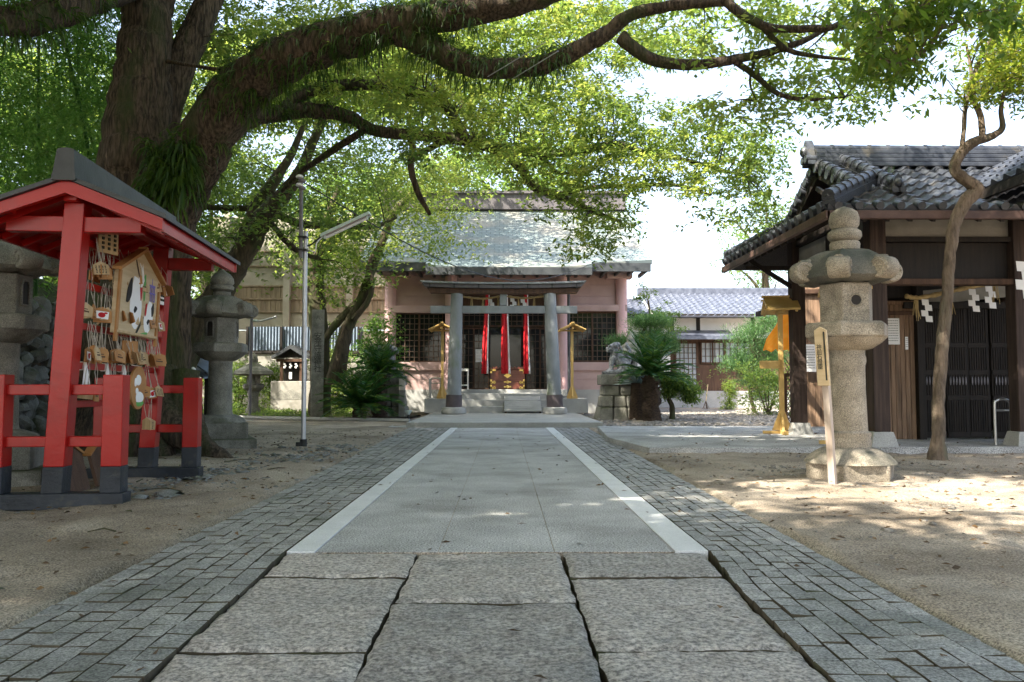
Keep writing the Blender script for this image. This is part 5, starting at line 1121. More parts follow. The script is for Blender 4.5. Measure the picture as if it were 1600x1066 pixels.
mb = MB(); mb.bx(c-.05, c+.05, Ys-.49, Ys-.47, zb+.08, zb+.32); mb.build('paper_slip', m_white, t)
# small stone lantern at the back
Yk = 26.5; c = X(396, Yk); t = thing('garden_lantern', 'squat dark stone garden lantern by the little shrine at the left', 'stone lantern', (c, Yk, 0)); zz = lambda v: Z(v, Yk)
mb = MB(); mb.lathe([(.26, 0), (.24, .2), (.17, .3), (.17, zz(618)), (.2, zz(612))], (c, Yk, 0), 12); mb.build('shaft', m_stone_d, t, smooth=40)
mb = MB(); mb.lathe([(.2, zz(612)), (.34, zz(607)), (.36, zz(602)), (.3, zz(600))], (c, Yk, 0), 6); mb.build('platform', m_stone_d, t); mb = MB(); mb.lathe([(.22, zz(600)), (.22, zz(587))], (c, Yk, 0), 6); mb.build('light_box', m_stone_d, t)
mb = MB(); mb.lathe([(.3, zz(587)), (.66, zz(585)), (.62, zz(580)), (.3, zz(572)), (.12, zz(567)), (.14, zz(562)), (.10, zz(556)), (.02, zz(551))], (c, Yk, 0), 12); mb.build('roof', m_stone_d, t, smooth=30)
# carved stone pillar
Ys = 23.6; c = X(495.5, Ys); t = thing('stone_pillar', 'tall square stone pillar carved with a vertical inscription among the trees', 'stone pillar', (c, Ys, 0)); hw = .175; zt = Z(485, Ys)
mb = MB(); mb.box((c, Ys, zt/2), (hw*2, hw*2, zt), .25); mb.add([(c+a*hw, Ys+b*hw, zt) for a, b in ((-1, -1), (1, -1), (1, 1), (-1, 1))]+[(c, Ys, zt+.06)], [(0, 1, 4), (1, 2, 4), (2, 3, 4), (3, 0, 4)]) if 0 else None
pl = mb.build('shaft', m_stone_d, t, bevel=.015)
n = V(math.sin(.25), -math.cos(.25), 0); s = V(math.cos(.25), math.sin(.25), 0)
text_mesh('inscription', '八', .14, m_inkg, pl, Matrix.Translation(V(c, Ys, zt-.24)+n*(hw+.001)) @ Matrix((s, V(0, 0, 1), n)).transposed().to_4x4(), .002)
text_mesh('inscription', '安\n産\n守\n護\n神\n社', .23, m_inkg, pl, Matrix.Translation(V(c, Ys, zt-1.25)+n*(hw+.001)) @ Matrix((s, V(0, 0, 1), n)).transposed().to_4x4(), .002, .82)
# second, thin street lamp in the shade
Yp = 24.0; c = X(391, Yp); t = thing('street_lamp', 'thin dark street lamp with a short arm behind the mossy lantern', 'street lamp', (c, Yp, 0)); mb = MB(); mb.tube([(c, Yp, 0), (c, Yp, Z(494, Yp))], .045, 10); mb.build('pole', m_pipe, t, smooth=40)
mb = MB(); mb.tube(spline([at(392, 502, Yp), at(405, 502, Yp), at(418, 499, Yp), at(432, 495, Yp)], 4), [.03]*12+[.045], 8); mb.build('lamp_arm', m_galv, t, smooth=40); mb = MB(); mb.box(at(399, 501, Yp-.05), (.12, .08, .06)); mb.build('junction_box', m_lampw, t, bevel=.01)
# bits behind the rack: low wooden rack, two bibbed figurines, bucket, broom stick
Yk = 14.5; p0, p1 = at(253, 668, Yk), at(291, 668, Yk); t = thing('low_rack', 'low dark wooden frame rack behind the red rack near the big tree', 'wooden rack', (p0.x, Yk, 0)); mb = MB(); z1 = Z(632, Yk)
for x in (p0.x, (p0.x+p1.x)/2, p1.x): mb.bx(x-.02, x+.02, Yk-.02, Yk+.02, 0, z1)
for z in (z1-.03, .22): mb.bx(p0.x, p1.x, Yk-.025, Yk+.025, z, z+.04)
mb.build('frame', m_wood_d, t)
for k, u in enumerate((285, 301)):
    Yk = 15.5; c = at(u, 604, Yk); t = thing('bibbed_figurine', ('small white figurine in a red bib behind the red rack, left one', 'small white figurine in a red bib beside the mossy lantern shaft')[k], 'figurine', (c.x, Yk, 0), 'bibbed figurines at the tree foot'); zz = c.z
    mb = MB(); mb.bx(c.x-.14, c.x+.14, Yk-.1, Yk+.1, 0, zz-.02); mb.build('stand', m_stone_d, t, bevel=.02)
    mb = MB(); mb.lathe([(.085, zz-.02), (.09, zz+.1), (.06, zz+.2), (.045, zz+.24), (.06, zz+.28), (.05, zz+.34), (.01, zz+.37)], (c.x, Yk, 0), 14); mb.build('figure', m_white, t, smooth=50); mb = MB(); mb.lathe([(.115, zz+.0), (.10, zz+.1), (.07, zz+.21)], (c.x, Yk, 0), 14); mb.build('bib', m_redcloth, t, smooth=50)
c = at(305, 645, 15); t = thing('bucket', 'pale blue grey plastic bucket on the ground beside the mossy lantern', 'bucket', (c.x, 15, 0)); mb = MB(); mb.lathe([(.10, .0), (.13, .25), (.14, .26), (.14, .28), (.12, .28), (.09, .02)], (c.x, 15, 0), 18); mb.build('pail', m_corr, t, smooth=40)
mb = MB(); mb.tube([(c.x+.13*math.cos(k*.314), 15, .27+.10*math.sin(k*.314)) for k in range(11)], .005, 5); mb.build('handle', m_galv, t)
mb = MB(); mb.tube([at(273, 585, 14.8), at(302, 640, 14.6)], .012, 6); tag(mb.build('bamboo_stick', m_wood_l, loc=tuple(at(302, 640, 14.6))), 'thin pale stick leaning behind the red rack toward the bucket', 'stick')
# pallet pile of boards and tin roofing heaped at the tree foot
t = thing('lean_to_roof', 'tilted grey tin sheets of a low lean-to behind the mossy lantern', 'lean-to', at(310, 600, 17)*1)
for k, (u0, v0, u1, v1) in enumerate(((296, 540, 316, 562), (288, 560, 325, 585), (288, 578, 318, 592))):
    a, b = at(u0, v0, 18), at(u1, v1, 17.5); mb = MB(); mb.prism([a, b, b+V(.1, .8, .05), a+V(.1, .8, .05)], (0, 0, .04)); mb.build('sheet', m_corr, t)
mb = MB(); 
for u in (292, 322): mb.bx(X(u, 18)-.04, X(u, 18)+.04, 18, 18.08, 0, Z(575, 18))
mb.build('posts', m_wood_d, t)
# ================================================================ TREES
LIMBS = []        # every limb as (points, radii) so that twigs can spring from them
def limb(mb, pts, rad_px, n=7, seg=16, rough=.05, keep=True):
    """pts: (u, v, Y) or Vectors; radii in photo pixels at that distance"""
    P = [at(*p) if not isinstance(p, Vector) else p for p in pts]
    R = [r/F*p.y for r, p in zip(rad_px, P)]
    S = spline(P, n); RR = lerp_list(R, n); 
    for i in range(1, len(S)-1): S[i] = S[i]+V(random.uniform(-1, 1), random.uniform(-1, 1), random.uniform(-1, 1))*RR[i]*.08
    mb.tube(S, RR, seg, rough=rough, ph=random.uniform(0, 6))
    if keep: LIMBS.append((S, RR))
    return S, RR
def twigs(mb, targets, src, prob=1.0, r0=.014):
    """thin curved twigs from the nearest limb point to each leaf cluster"""
    pts = np.array([tuple(p) for S, _ in src for p in S]); 
    for c in targets:
        if random.random() > prob: continue
        d = np.linalg.norm(pts-c, axis=1)+np.maximum(0, pts[:, 2]-c[2])*.4; k = int(np.argmin(d)); a = Vector(pts[k]); b = Vector(c); L = (b-a).length
        if L < .12 or L > 1.25: continue
        m = a.lerp(b, .5)+V(random.uniform(-.12, .12), random.uniform(-.12, .12), random.uniform(-.02, .16))*L
        mb.tube(spline([a, m, b], 4), lerp_list([r0+.008*L, r0*.7+.003*L, r0*.35], 4), 5, cap=False)
        for j in range(2):
            e = b+V(random.uniform(-.3, .3), random.uniform(-.3, .3), random.uniform(-.25, .15)); mb.tube([m.lerp(b, .6), e], [r0*.4, r0*.2], 4, cap=False)
def cluster_leaves(cs, r, n, flat=.55):
    """leaf positions in small sprays round each cluster centre"""
    cs = np.asarray(cs); k = len(cs); r = np.broadcast_to(np.asarray(r, float), (k,)); sp = 5
    sub = cs[:, None]+rng.normal(0, 1, (k, sp, 3))*np.array([.62, .62, .62*flat])*r[:, None, None]
    P = np.repeat(sub, int(n/sp), axis=1).reshape(-1, 3); rr = np.repeat(r, int(n/sp)*sp)
    return P+rng.normal(0, 1, P.shape)*np.array([.30, .30, .30*flat])*rr[:, None]
def tint_by(P, sc=.8):
    t = .5+.55*vnoise(P[:, 0]+P[:, 2]*.6, P[:, 1]+P[:, 2]*.8, sc, 11, 2)+rng.normal(0, .16, len(P)); return np.clip(t, 0, 1)
def crown(name, cs, r, n, L, W, m, parent, flat=.55, droop=(-.3, .9), bias=0, kind=None):
    P = cluster_leaves(cs, r, n, flat); v, f, t = leaves(P, L, W, droop, np.clip(tint_by(P)+bias, 0, 1)); o = npmesh(name, v, [f], m, parent, t)
    if kind: o['kind'] = kind
    return o
def ferns(mb_pts, parent, count, L, side=None):
    """tufts of strap ferns hanging from the bark"""
    Ps, Ds = [], []
    for (S, RR, i0, i1, dens) in mb_pts:
        for i in range(i0, i1):
            for k in range(dens):
                a = random.uniform(0, 6.28); t_ = (S[min(i+1, len(S)-1)]-S[i-1]).normalized(); u = t_.cross(V(0, 0, 1)); u = u.normalized() if u.length > .01 else V(1, 0, 0); w_ = u.cross(t_)
                d = u*math.cos(a)+w_*math.sin(a)
                if d.y > .5: continue
                c = S[i].lerp(S[min(i+1, len(S)-1)], random.random())+d*RR[i]*.98
                for j in range(5):
                    Ps.append(tuple(c+V(*[random.uniform(-.03, .03)]*3))); dd = d*.75+V(random.uniform(-.7, .7), random.uniform(-.5, .3), random.uniform(-1.1, .15)); Ds.append(tuple(dd.normalized()))
    P, D = np.array(Ps), np.array(Ds); n = len(P); 
    L_ = L*rng.uniform(.5, 1.2, (n, 1)); W_ = L_*.075; S_ = nrm(np.cross(D, rng.normal(0, 1, (n, 3)))); g = np.array([0, 0, -1.])
    p1 = P+D*L_*.5; p2 = p1+nrm(D+g*1.1)*L_*.35; p3 = p2+nrm(D*.4+g)*L_*.3
    v = np.stack([P-S_*W_*.3, P+S_*W_*.3, p1+S_*W_*.5, p1-S_*W_*.5, p2+S_*W_*.45, p2-S_*W_*.45, p3], 1).reshape(-1, 3); i = np.arange(n)[:, None]*7
    return npmesh('fern_tufts', v, [i+np.array([0, 1, 2, 3]), i+np.array([3, 2, 4, 5]), i+np.array([5, 4, 6])], m_fern, parent, np.repeat(rng.uniform(0, 1, n), 7))
# leaf density seen through the picture in 50 px cells: rows from the top, columns from u = 250
DMAP = ["67777777888888888764555500", "67755567888888888742455400", "45567888888877421134443000", "14324556678888876523443100", "05423665566788888887640000",
        "06644667643457776678740000", "06633554310025411345200000", "04212322210014200000000000", "03001200000000000000000000"]
def gap(u, v): return any(((u-a)/c)**2+((v-b)/d)**2 < 1 for a, b, c, d in ((1080, 135, 95, 32), (1145, 55, 40, 45), (440, 220, 48, 36), (545, 170, 30, 20), (620, 195, 26, 16), (455, 268, 26, 16), (1245, 110, 60, 14), (1030, 338, 60, 28), (700, 240, 30, 14), (770, 280, 30, 16), (1010, 180, 26, 14), (330, 320, 30, 12)))
camphor, leaner, court = [], [], []
for r_, row in enumerate(DMAP):
    for c_, ch in enumerate(row):
        d = int(ch)
        if not d: continue
        u0, v0 = 250+50*c_, 50*r_
        if v0 >= 200 and u0 < 600: reg, ya, yb = leaner, 15.5, 23
        elif v0 >= 250 and u0 < 780: reg, ya, yb = court, 20, 25.5
        elif u0 < 600: reg, ya, yb = camphor, 12.3, 18
        elif v0 >= 200 and u0 > 750: reg, ya, yb = camphor, 11.5, 15.5
        elif u0 > 1050: reg, ya, yb = camphor, 9.2, 12
        else: reg, ya, yb = camphor, 11.2, 17
        for k in range(int(d*(2.0 if u0 > 950 else 2.5 if u0 > 600 else 1.9)+random.random())):
            Y = random.uniform(ya, yb); a = (Y/12.5)**2
            for j in range(max(1, int(a*.8+random.random()))): uu, vv = u0+random.uniform(0, 50), v0+random.uniform(0, 50); gap(uu, vv) or (uu > 1225 and vv > 175) or reg.append((at(uu, vv, Y+random.uniform(-.5, .5)), d))
# ---- the great camphor tree
t = thing('camphor_tree', 'huge old camphor tree with forked trunk and fern covered limbs spreading over the path', 'tree', (-5.0, 11.6, 0))
YT = 11.6; mb = MB(); L0 = len(LIMBS)
limb(mb, [(205, 720, YT), (206, 640, YT), (205, 540, YT), (205, 430, YT), (207, 330, YT), (214, 220, YT), (222, 120, YT+.1), (233, 20, YT+.2), (245, -90, YT+.3), (250, -260, YT+.5)], [110, 90, 72, 64, 59, 50, 42, 37, 35, 30], 7, 28, .035)
Sb = limb(mb, [(262, 715, YT-.1), (268, 600, YT), (272, 480, YT), (274, 380, YT), (283, 310, YT-.1), (308, 250, YT-.3), (345, 178, YT-.5), (392, 128, YT-.7), (450, 92, YT-.9), (530, 62, YT-1.1), (600, 42, YT-1.3), (680, 28, YT-1.4), (770, 10, YT-1.5), (860, -12, YT-1.6), (980, -60, YT-1.8)], [46, 30, 24, 26, 34, 41, 42, 40, 36, 32, 29, 25, 22, 19, 14], 7, 24, .04)
Sc = limb(mb, [(620, 48, YT-1.3), (668, 72, YT-1.4), (720, 98, YT-1.5), (775, 108, YT-1.6), (835, 104, YT-1.7), (895, 82, YT-1.8), (948, 52, YT-1.9), (985, 24, YT-2), (1045, 10, YT-2.1), (1140, 2, YT-2.3)], [22, 20, 17, 16, 15, 14, 12, 10, 8.5, 7], 7, 18, .05)
limb(mb, [(1135, 3, YT-2.3), (1168, 28, YT-2.4), (1210, 44, YT-2.5), (1290, 44, YT-2.6), (1345, 34, YT-2.7), (1385, 10, YT-2.8)], [8, 7.5, 6.5, 5.5, 4, 3], 6, 12)
limb(mb, [(1190, 38, YT-2.45), (1215, 68, YT-2.4), (1250, 84, YT-2.4), (1330, 94, YT-2.4)], [6, 5, 4, 2], 6, 10)
limb(mb, [(970, 58, YT-1.95), (995, 80, YT-2), (1030, 96, YT-2), (1085, 101, YT-2.1), (1150, 93, YT-2.2), (1215, 78, YT-2.3), (1260, 62, YT-2.3), (1300, 40, YT-2.3)], [11, 10.5, 9.5, 8.5, 7.5, 6, 4.5, 3], 6, 12)
limb(mb, [(1148, 96, YT-2.2), (1180, 118, YT-2.1), (1215, 146, YT-2.1), (1260, 156, YT-2.1), (1320, 152, YT-2.1)], [5.5, 5, 4, 3, 1.5], 6, 9)
limb(mb, [(1178, 96, YT-2.2), (1172, 130, YT-2.1), (1182, 158, YT-2.1)], [2.5, 2, 1.2], 5, 7)
# limb behind, arching and dropping over the hall
Sd = limb(mb, [(318, 262, YT+.3), (345, 222, YT+.7), (392, 186, YT+1.1), (440, 176, YT+1.5), (500, 174, YT+1.8), (548, 184, YT+2), (585, 204, YT+2.1), (650, 212, YT+2.2), (720, 218, YT+2.2), (790, 234, YT+2.2), (870, 240, YT+2.2), (915, 234, YT+2.2), (962, 225, YT+2.2), (1010, 238, YT+2.2), (1080, 252, YT+2.1), (1165, 276, YT+2)], [15, 16, 14, 13, 12, 10, 9, 8.5, 9.5, 9, 6.5, 6, 5, 4, 3, 2], 6, 14)
Se = limb(mb, [(440, 172, YT+1.5), (470, 150, YT+1.7), (520, 134, YT+1.9), (590, 134, YT+2), (655, 146, YT+2.1), (695, 165, YT+2.2), (715, 195, YT+2.2), (728, 216, YT+2.2)], [9, 9, 9, 9, 9, 9, 8.5, 8], 6, 14)
limb(mb, [(785, 236, YT+2.2), (812, 262, YT+2.3), (835, 292, YT+2.4), (872, 306, YT+2.4), (925, 330, YT+2.5), (970, 346, YT+2.6)], [8, 7.5, 7, 6, 4.5, 2.5], 6, 10)
limb(mb, [(878, 304, YT+2.4), (915, 294, YT+2.3), (985, 290, YT+2.3), (1060, 290, YT+2.3), (1112, 305, YT+2.3)], [4.5, 4, 3.5, 3, 1.5], 6, 8)
limb(mb, [(838, 244, YT+2.2), (858, 256, YT+2.2), (872, 270, YT+2.2), (920, 268, YT+2.2), (950, 245, YT+2.1)], [4, 3.5, 3.5, 3, 1.5], 6, 8)
limb(mb, [(640, 212, YT+2.2), (645, 232, YT+2.2), (642, 262, YT+2.3), (652, 298, YT+2.3), (672, 336, YT+2.3)], [6, 5.5, 5.5, 5, 3], 6, 9)
limb(mb, [(650, 242, YT+2.3), (672, 232, YT+2.4), (700, 218, YT+2.4)], [4, 5, 5], 5, 8)
limb(mb, [(575, 200, YT+2.1), (540, 222, YT+2.3), (505, 245, YT+2.5), (470, 270, YT+2.8), (440, 300, YT+3)], [6, 6, 5, 4, 3], 6, 9)
limb(mb, [(262, 96, YT), (300, 102, YT-.4), (340, 108, YT-.6), (375, 101, YT-.7), (400, 85, YT-.8)], [3.5, 3, 3, 3, 2], 6, 7)
# limb going up behind on the right of the stem, and the dark one at the top left
limb(mb, [(252, 215, YT+.3), (280, 110, YT+.4), (310, 40, YT+.6), (350, -50, YT+.8), (420, -150, YT+1)], [20, 23, 22, 18, 14], 6, 16)
limb(mb, [(205, -30, YT-.3), (150, -10, YT-1.4), (95, 14, YT-2.2), (40, 30, YT-2.8), (-40, 36, YT-3.4), (-160, 20, YT-4)], [30, 28, 26, 24, 22, 16], 6, 16)
# roots
for (u0, v0, u1, v1, r0) in ((250, 640, 330, 706, 34), (180, 650, 96, 714, 34), (230, 650, 262, 735, 34), (160, 640, 120, 735, 30), (290, 640, 318, 690, 26)):
    limb(mb, [(u0, v0-60, YT-.25), (u0, v0, YT-.4), ((u0+u1)/2, (v0+v1)/2+8, YT-.7), (u1, v1, YT-.95), (u1+(u1-u0)*.4, v1+16, YT-1.05)], [r0*.8, r0, r0*.7, r0*.45, 8], 6, 14, .05, False)
# limbs high above the picture that carry the upper crown
big = LIMBS[L0:]
for (p0, p1, r) in ((at(250, -260, YT+.5), V(-9, 9, 13), 24), (at(250, -200, YT+.5), V(-3, 5, 12.5), 24), (V(-3, 5, 12.5), V(1, 1, 13), 12), (at(245, -120, YT), V(-8, 3, 10.5), 22), (at(980, -60, YT-1.8), V(4, 7.5, 8.4), 14), (at(250, -260, YT+.5), V(-4, 16, 14), 24), (V(-4, 16, 14), V(1, 17, 13.5), 12), (V(-8, 3, 10.5), V(-9, -3, 11), 12)):
    m_ = p0.lerp(p1, .5)+V(0, 0, .5); limb(mb, [p0, m_, p1], [r*F/1268*9/max(p0.y, 3), r*.6*9/max(m_.y, 3), r*.3*9/max(p1.y, 3)], 7, 12)
trunk = mb.build('trunk', m_bark, t, smooth=70)
big = LIMBS[L0:]
# upper crown over the path: gaps in it let the sun through to the sand on the right
def sunspot(p):
    g = Vector(p)-SUN*(p[2]/SUN.z); x, y = g.x, g.y
    hit = lambda cx, cy, rx, ry: ((x-cx)/rx)**2+((y-cy)/ry)**2 < 1
    return hit(4.3, 7.25, 2.9, 1.45) or hit(6.8, 7.4, 2.4, 1.2) or hit(1.7, 6.5, 1.2, .75) or hit(5.0, 4.9, 2.0, .7) or hit(2.9, 5.2, 1.0, .6) or hit(4.6, 13.5, 2.8, 1.0) or hit(5, 17.0, 2.5, .8) or hit(5.5, 20, 2, .7) or (x > 7.8 and y > 9 and y < 20) or hit(5.9, 10.3, 1.6, .5)
def skyhole(p):
    if p[1] < 1: return False
    u, v = PX+p[0]/p[1]*F, PY-(p[2]-H)/p[1]*F; return any(((u-a)/c)**2+((v-b)/d)**2 < 1 for a, b, c, d in ((30, 78, 40, 50), (70, 80, 26, 40), (160, 20, 22, 22)))
top = []
for k in range(4600):
    x, y = random.uniform(-17, 5.5), random.uniform(-12, 19); z = random.uniform(max(5.5, 2.2+.56*max(y, 0)), 14.5)
    if z < 2.0+.53*y: continue
    if random.random() > 1.15-.03*abs(x+5): continue
    if (sunspot((x, y, z)) and random.random() > .06) or skyhole((x, y, z)): continue
    q_ = Vector((x, y, z))-SUN*((z-6.5)/SUN.z)
    if -1.5 < q_.x < 7 and 9.5 < q_.y < 17 and z > 7.5 and random.random() < .8: continue
    top.append((x, y, z))
camphor = [c for c in camphor if not (sunspot(c[0]) and random.random() < .35)]
cs = np.array([tuple(p) for p, d in camphor]); n1 = len(cs)
crown('crown', cs, .23, 55, .10, .042, m_leaf, t, .55)
for k in range(2600):  # more clusters added along sun rays so the foreground lies in shade
    g = V(random.uniform(-8, 2.2) if k % 3 else random.uniform(2, 8), random.uniform(-1, 18), 0); p = g+SUN*random.uniform(7, 17)
    if p.z < 2.4+.56*max(p.y, 0) or sunspot(p): continue
    q_ = p-SUN*((p.z-6.5)/SUN.z)
    if -1.5 < q_.x < 7 and 9.5 < q_.y < 17 and p.z > 7.5: continue
    top.append(tuple(p))
# far side of the crown, clusters added along sun rays to shade the hall roof
for k in range(520):
    x = random.uniform(-6, 4.8); s_ = random.uniform(0, 1); y = 27+5.4*s_; z = 4.8+2.6*s_
    if random.random() < (.2 if x < .5 else .55 if x < 2.6 else .9): continue
    top.append(tuple(V(x, y, z)+SUN*random.uniform(5.5, 8.5)))
crown('upper_crown', np.array(top), .75, 50, .24, .12, m_leaf, t, .5)
mb = MB(); twigs(mb, cs[rng.permutation(n1)[:700]], big, 1, .008); mb.build('twigs', m_bark, t)
S0, S1 = big[0], big[1]
ferns([(S1[0], S1[1], 44, 82, 14), (Sc[0], Sc[1], 4, 34, 8), (S1[0], S1[1], 22, 40, 5), (big[-9][0], big[-9][1], 6, 30, 8), (Sd[0], Sd[1], 8, 36, 4), (Se[0], Se[1], 4, 30, 3)], t, 0, .21)
FP = [at(random.uniform(228, 300), random.uniform(215, 318), YT-.75) for k in range(70)]; 
q = ([p for p in FP], [.02]*len(FP)); ferns([(q[0], q[1], 1, len(FP)-1, 4)], t, 0, .36)
# ---- leaning mossy tree behind the lantern
t = thing('leaning_tree', 'mossy dark tree leaning right behind the grey stone lantern', 'tree', (X(292, 17.5), 17.5, 0)); mb = MB(); L0 = len(LIMBS); Y = 17.5
limb(mb, [(268, 640, Y), (285, 560, Y), (312, 500, Y), (345, 455, Y), (368, 415, Y), (392, 375, Y), (418, 335, Y), (446, 300, Y), (472, 262, Y), (492, 215, Y), (515, 170, Y), (540, 130, Y+.4)], [30, 24, 22, 20, 19, 17, 15, 12, 9, 7, 6, 4], 6, 14)
limb(mb, [(372, 410, Y), (384, 366, Y+.2), (402, 322, Y+.4), (428, 285, Y+.5), (455, 240, Y+.6), (478, 190, Y+.8)], [13, 12, 11, 9, 6, 4], 6, 12)
limb(mb, [(395, 326, Y+.4), (350, 325, Y+.3), (306, 322, Y)], [5, 5, 4], 6, 9)
limb(mb, [(425, 330, Y), (470, 350, Y+.4), (520, 352, Y+.8), (580, 355, Y+1), (620, 340, Y+1.2)], [6, 6, 5, 4, 2], 6, 9)
limb(mb, [(415, 338, Y), (445, 375, Y), (470, 395, Y+.2), (500, 405, Y+.4)], [5, 5, 4, 3], 6, 9)
mb.build('trunk', m_bark3, t, smooth=70)
cs = np.array([tuple(p) for p, d in leaner]); crown('crown', cs, .38, 40, .125, .055, m_leaf, t, .6, bias=-.12)
mb = MB(); twigs(mb, cs[rng.permutation(len(cs))[:260]], LIMBS[L0:], 1, .011); mb.build('twigs', m_bark3, t)
# ---- dark trunk behind the lamp pole and the forked tree beside the hall
t = thing('dark_tree', 'dark ivy clad trunk standing behind the lamp pole and the carved pillar', 'tree', (X(498, 25), 25, 0)); mb = MB(); L0 = len(LIMBS); Y = 25
limb(mb, [(500, 650, Y), (500, 560, Y), (495, 480, Y), (492, 430, Y), (505, 395, Y), (530, 365, Y), (560, 345, Y)], [17, 15, 14, 15, 14, 10, 6], 6, 12); limb(mb, [(494, 450, Y), (475, 410, Y), (455, 385, Y), (438, 370, Y)], [10, 7, 5, 3], 6, 10); limb(mb, [(500, 410, Y), (500, 370, Y), (515, 330, Y), (530, 290, Y)], [10, 8, 6, 4], 6, 10)
mb.build('trunk', m_bark3, t, smooth=70)
cs = np.array([tuple(at(u+random.gauss(0, 26), v+random.gauss(0, 24), Y+random.uniform(-1, 1))) for u, v in ((545, 390), (520, 370), (575, 385), (480, 380), (525, 420), (540, 430), (500, 350), (560, 350)) for k in range(14)]); crown('crown', cs, .42, 40, .15, .07, m_leaf, t, .6, bias=-.05)
FT = .72
t = thing('forked_tree', 'twisted forked tree leaning before the left end of the hall roof', 'tree', (X(540, 24.5), 24.5, 0)); mb = MB(); L0 = len(LIMBS); Y = 24.5
limb(mb, [(525, 600, Y), (535, 540, Y), (548, 500, Y), (565, 468, Y), (578, 430, Y), (590, 395, Y), (604, 360, Y), (606, 335, Y), (604, 300, Y), (612, 260, Y+.2)], [16, 11, 9, 8, 7, 6.5, 6.5, 5, 3.5, 2], 6, 12)
limb(mb, [(606, 348, Y), (622, 325, Y), (645, 300, Y+.2), (668, 275, Y+.3), (690, 262, Y+.4)], [7, 6, 4.5, 3, 2], 6, 10)
limb(mb, [(552, 500, Y-.2), (575, 470, Y-.2), (582, 440, Y-.2), (576, 415, Y-.2), (588, 390, Y-.1)], [5, 4.5, 4, 4, 3], 6, 9); limb(mb, [(500, 545, Y), (520, 512, Y), (545, 486, Y), (566, 466, Y)], [4, 6, 6.5, 6], 6, 10)
mb.build('trunk', m_bark3, t, smooth=70); cs = np.array([tuple(p) for p, d in court]+[tuple(V(random.uniform(-11, -3.5), 31.5, z_)+SUN*((random.uniform(8.8, 12)-z_)/SUN.z)) for z_ in rng.uniform(-.5, 2.8, 460)]); crown('crown', cs, .42, 36, .14, .06, m_leaf, t, .5, bias=.05)  # part of this crown is clusters added on sun rays to shade the garden wall
mb = MB(); twigs(mb, cs[rng.permutation(len(cs))[:160]], LIMBS[L0:], 1, .012); mb.build('twigs', m_bark3, t)
# ---- crooked tree before the gate building
t = thing('crooked_tree', 'slender crooked brown tree trunk standing before the dark gate building', 'tree', (X(1465, 9.95), 9.95, 0)); mb = MB(); L0 = len(LIMBS); Y = 9.95
limb(mb, [(1464, 728, Y), (1466, 690, Y), (1467, 620, Y), (1472, 540, Y), (1481, 450, Y), (1485, 395, Y), (1493, 345, Y), (1512, 312, Y), (1527, 296, Y), (1505, 280, Y), (1492, 264, Y), (1500, 242, Y), (1518, 224, Y), (1548, 214, Y), (1566, 200, Y), (1564, 172, Y), (1570, 140, Y)], [17, 10.5, 9, 9.5, 8.5, 8.5, 9.5, 11, 11, 9, 8.5, 8, 8, 6, 4.5, 3.5, 2.5], 6, 16, .05)
limb(mb, [(1502, 238, Y), (1506, 205, Y), (1508, 170, Y), (1518, 120, Y), (1510, 70, Y)], [4, 3.5, 3.5, 3, 2], 6, 9); limb(mb, [(1535, 216, Y), (1532, 180, Y), (1520, 150, Y), (1528, 100, Y), (1560, 40, Y)], [5, 5, 4, 3, 2], 6, 9)
mb.build('trunk', m_bark2, t, smooth=70)
sp = []
for (u, v, a, b, n) in ((1545, 115, 50, 36, 26), (1580, 60, 40, 60, 34), (1520, 140, 30, 18, 8), (1585, 120, 30, 40, 20), (1600, 20, 60, 60, 30), (1500, 60, 25, 30, 5), (1620, 110, 40, 70, 30)):
    for k in range(n): sp.append(tuple(at(u+random.gauss(0, a*.6), v+random.gauss(0, b*.6), Y+random.uniform(-1.0, .8))))
cs = np.array(sp); crown('crown', cs, .22, 45, .085, .032, m_leaf_b, t, .6, bias=.12); mb = MB(); twigs(mb, cs[:90], LIMBS[L0:], 1, .006); mb.build('twigs', m_bark2, t)
# broad leaved branch hanging in at the top right
t = thing('broadleaf_tree', 'large leaved tree reaching in at the top right corner above the roof', 'tree', (7.6, 7.4, 0)); mb = MB(); L0 = len(LIMBS)
limb(mb, [V(7.6, 7.4, -.1), V(7.5, 7.4, 2.5), V(7.2, 7.5, 4.2), V(6.6, 7.7, 5.4), at(1560, -40, 7.8)], [45, 38, 34, 24, 16], 7, 14)
limb(mb, [at(1560, -40, 7.8), at(1490, -20, 8), at(1430, 20, 8.1), at(1375, 60, 8.2)], [12, 9, 6, 3], 7, 10); limb(mb, [at(1490, -20, 8), at(1460, 60, 8.1), at(1420, 100, 8.1)], [6, 4, 2], 6, 8)
mb.build('trunk', m_bark2, t, smooth=70); sp = []
for (u, v, a, b, n) in ((1400, 60, 45, 45, 17), (1395, 100, 32, 22, 8), (1440, 20, 50, 30, 9), (1360, 30, 30, 30, 6), (1480, 20, 50, 30, 9), (1560, 20, 60, 40, 18), (1480, -60, 120, 40, 30)):
    for k in range(n): sp.append(tuple(at(u+random.gauss(0, a*.6), v+random.gauss(0, b*.6), 8.0+random.uniform(-.7, .7))))
cs = np.array(sp); crown('crown', cs, .20, 30, .125, .052, m_leaf_b, t, .7, (.0, 1.2), bias=.0); mb = MB(); twigs(mb, cs[:100], LIMBS[L0:], 1, .006); mb.build('twigs', m_bark2, t)

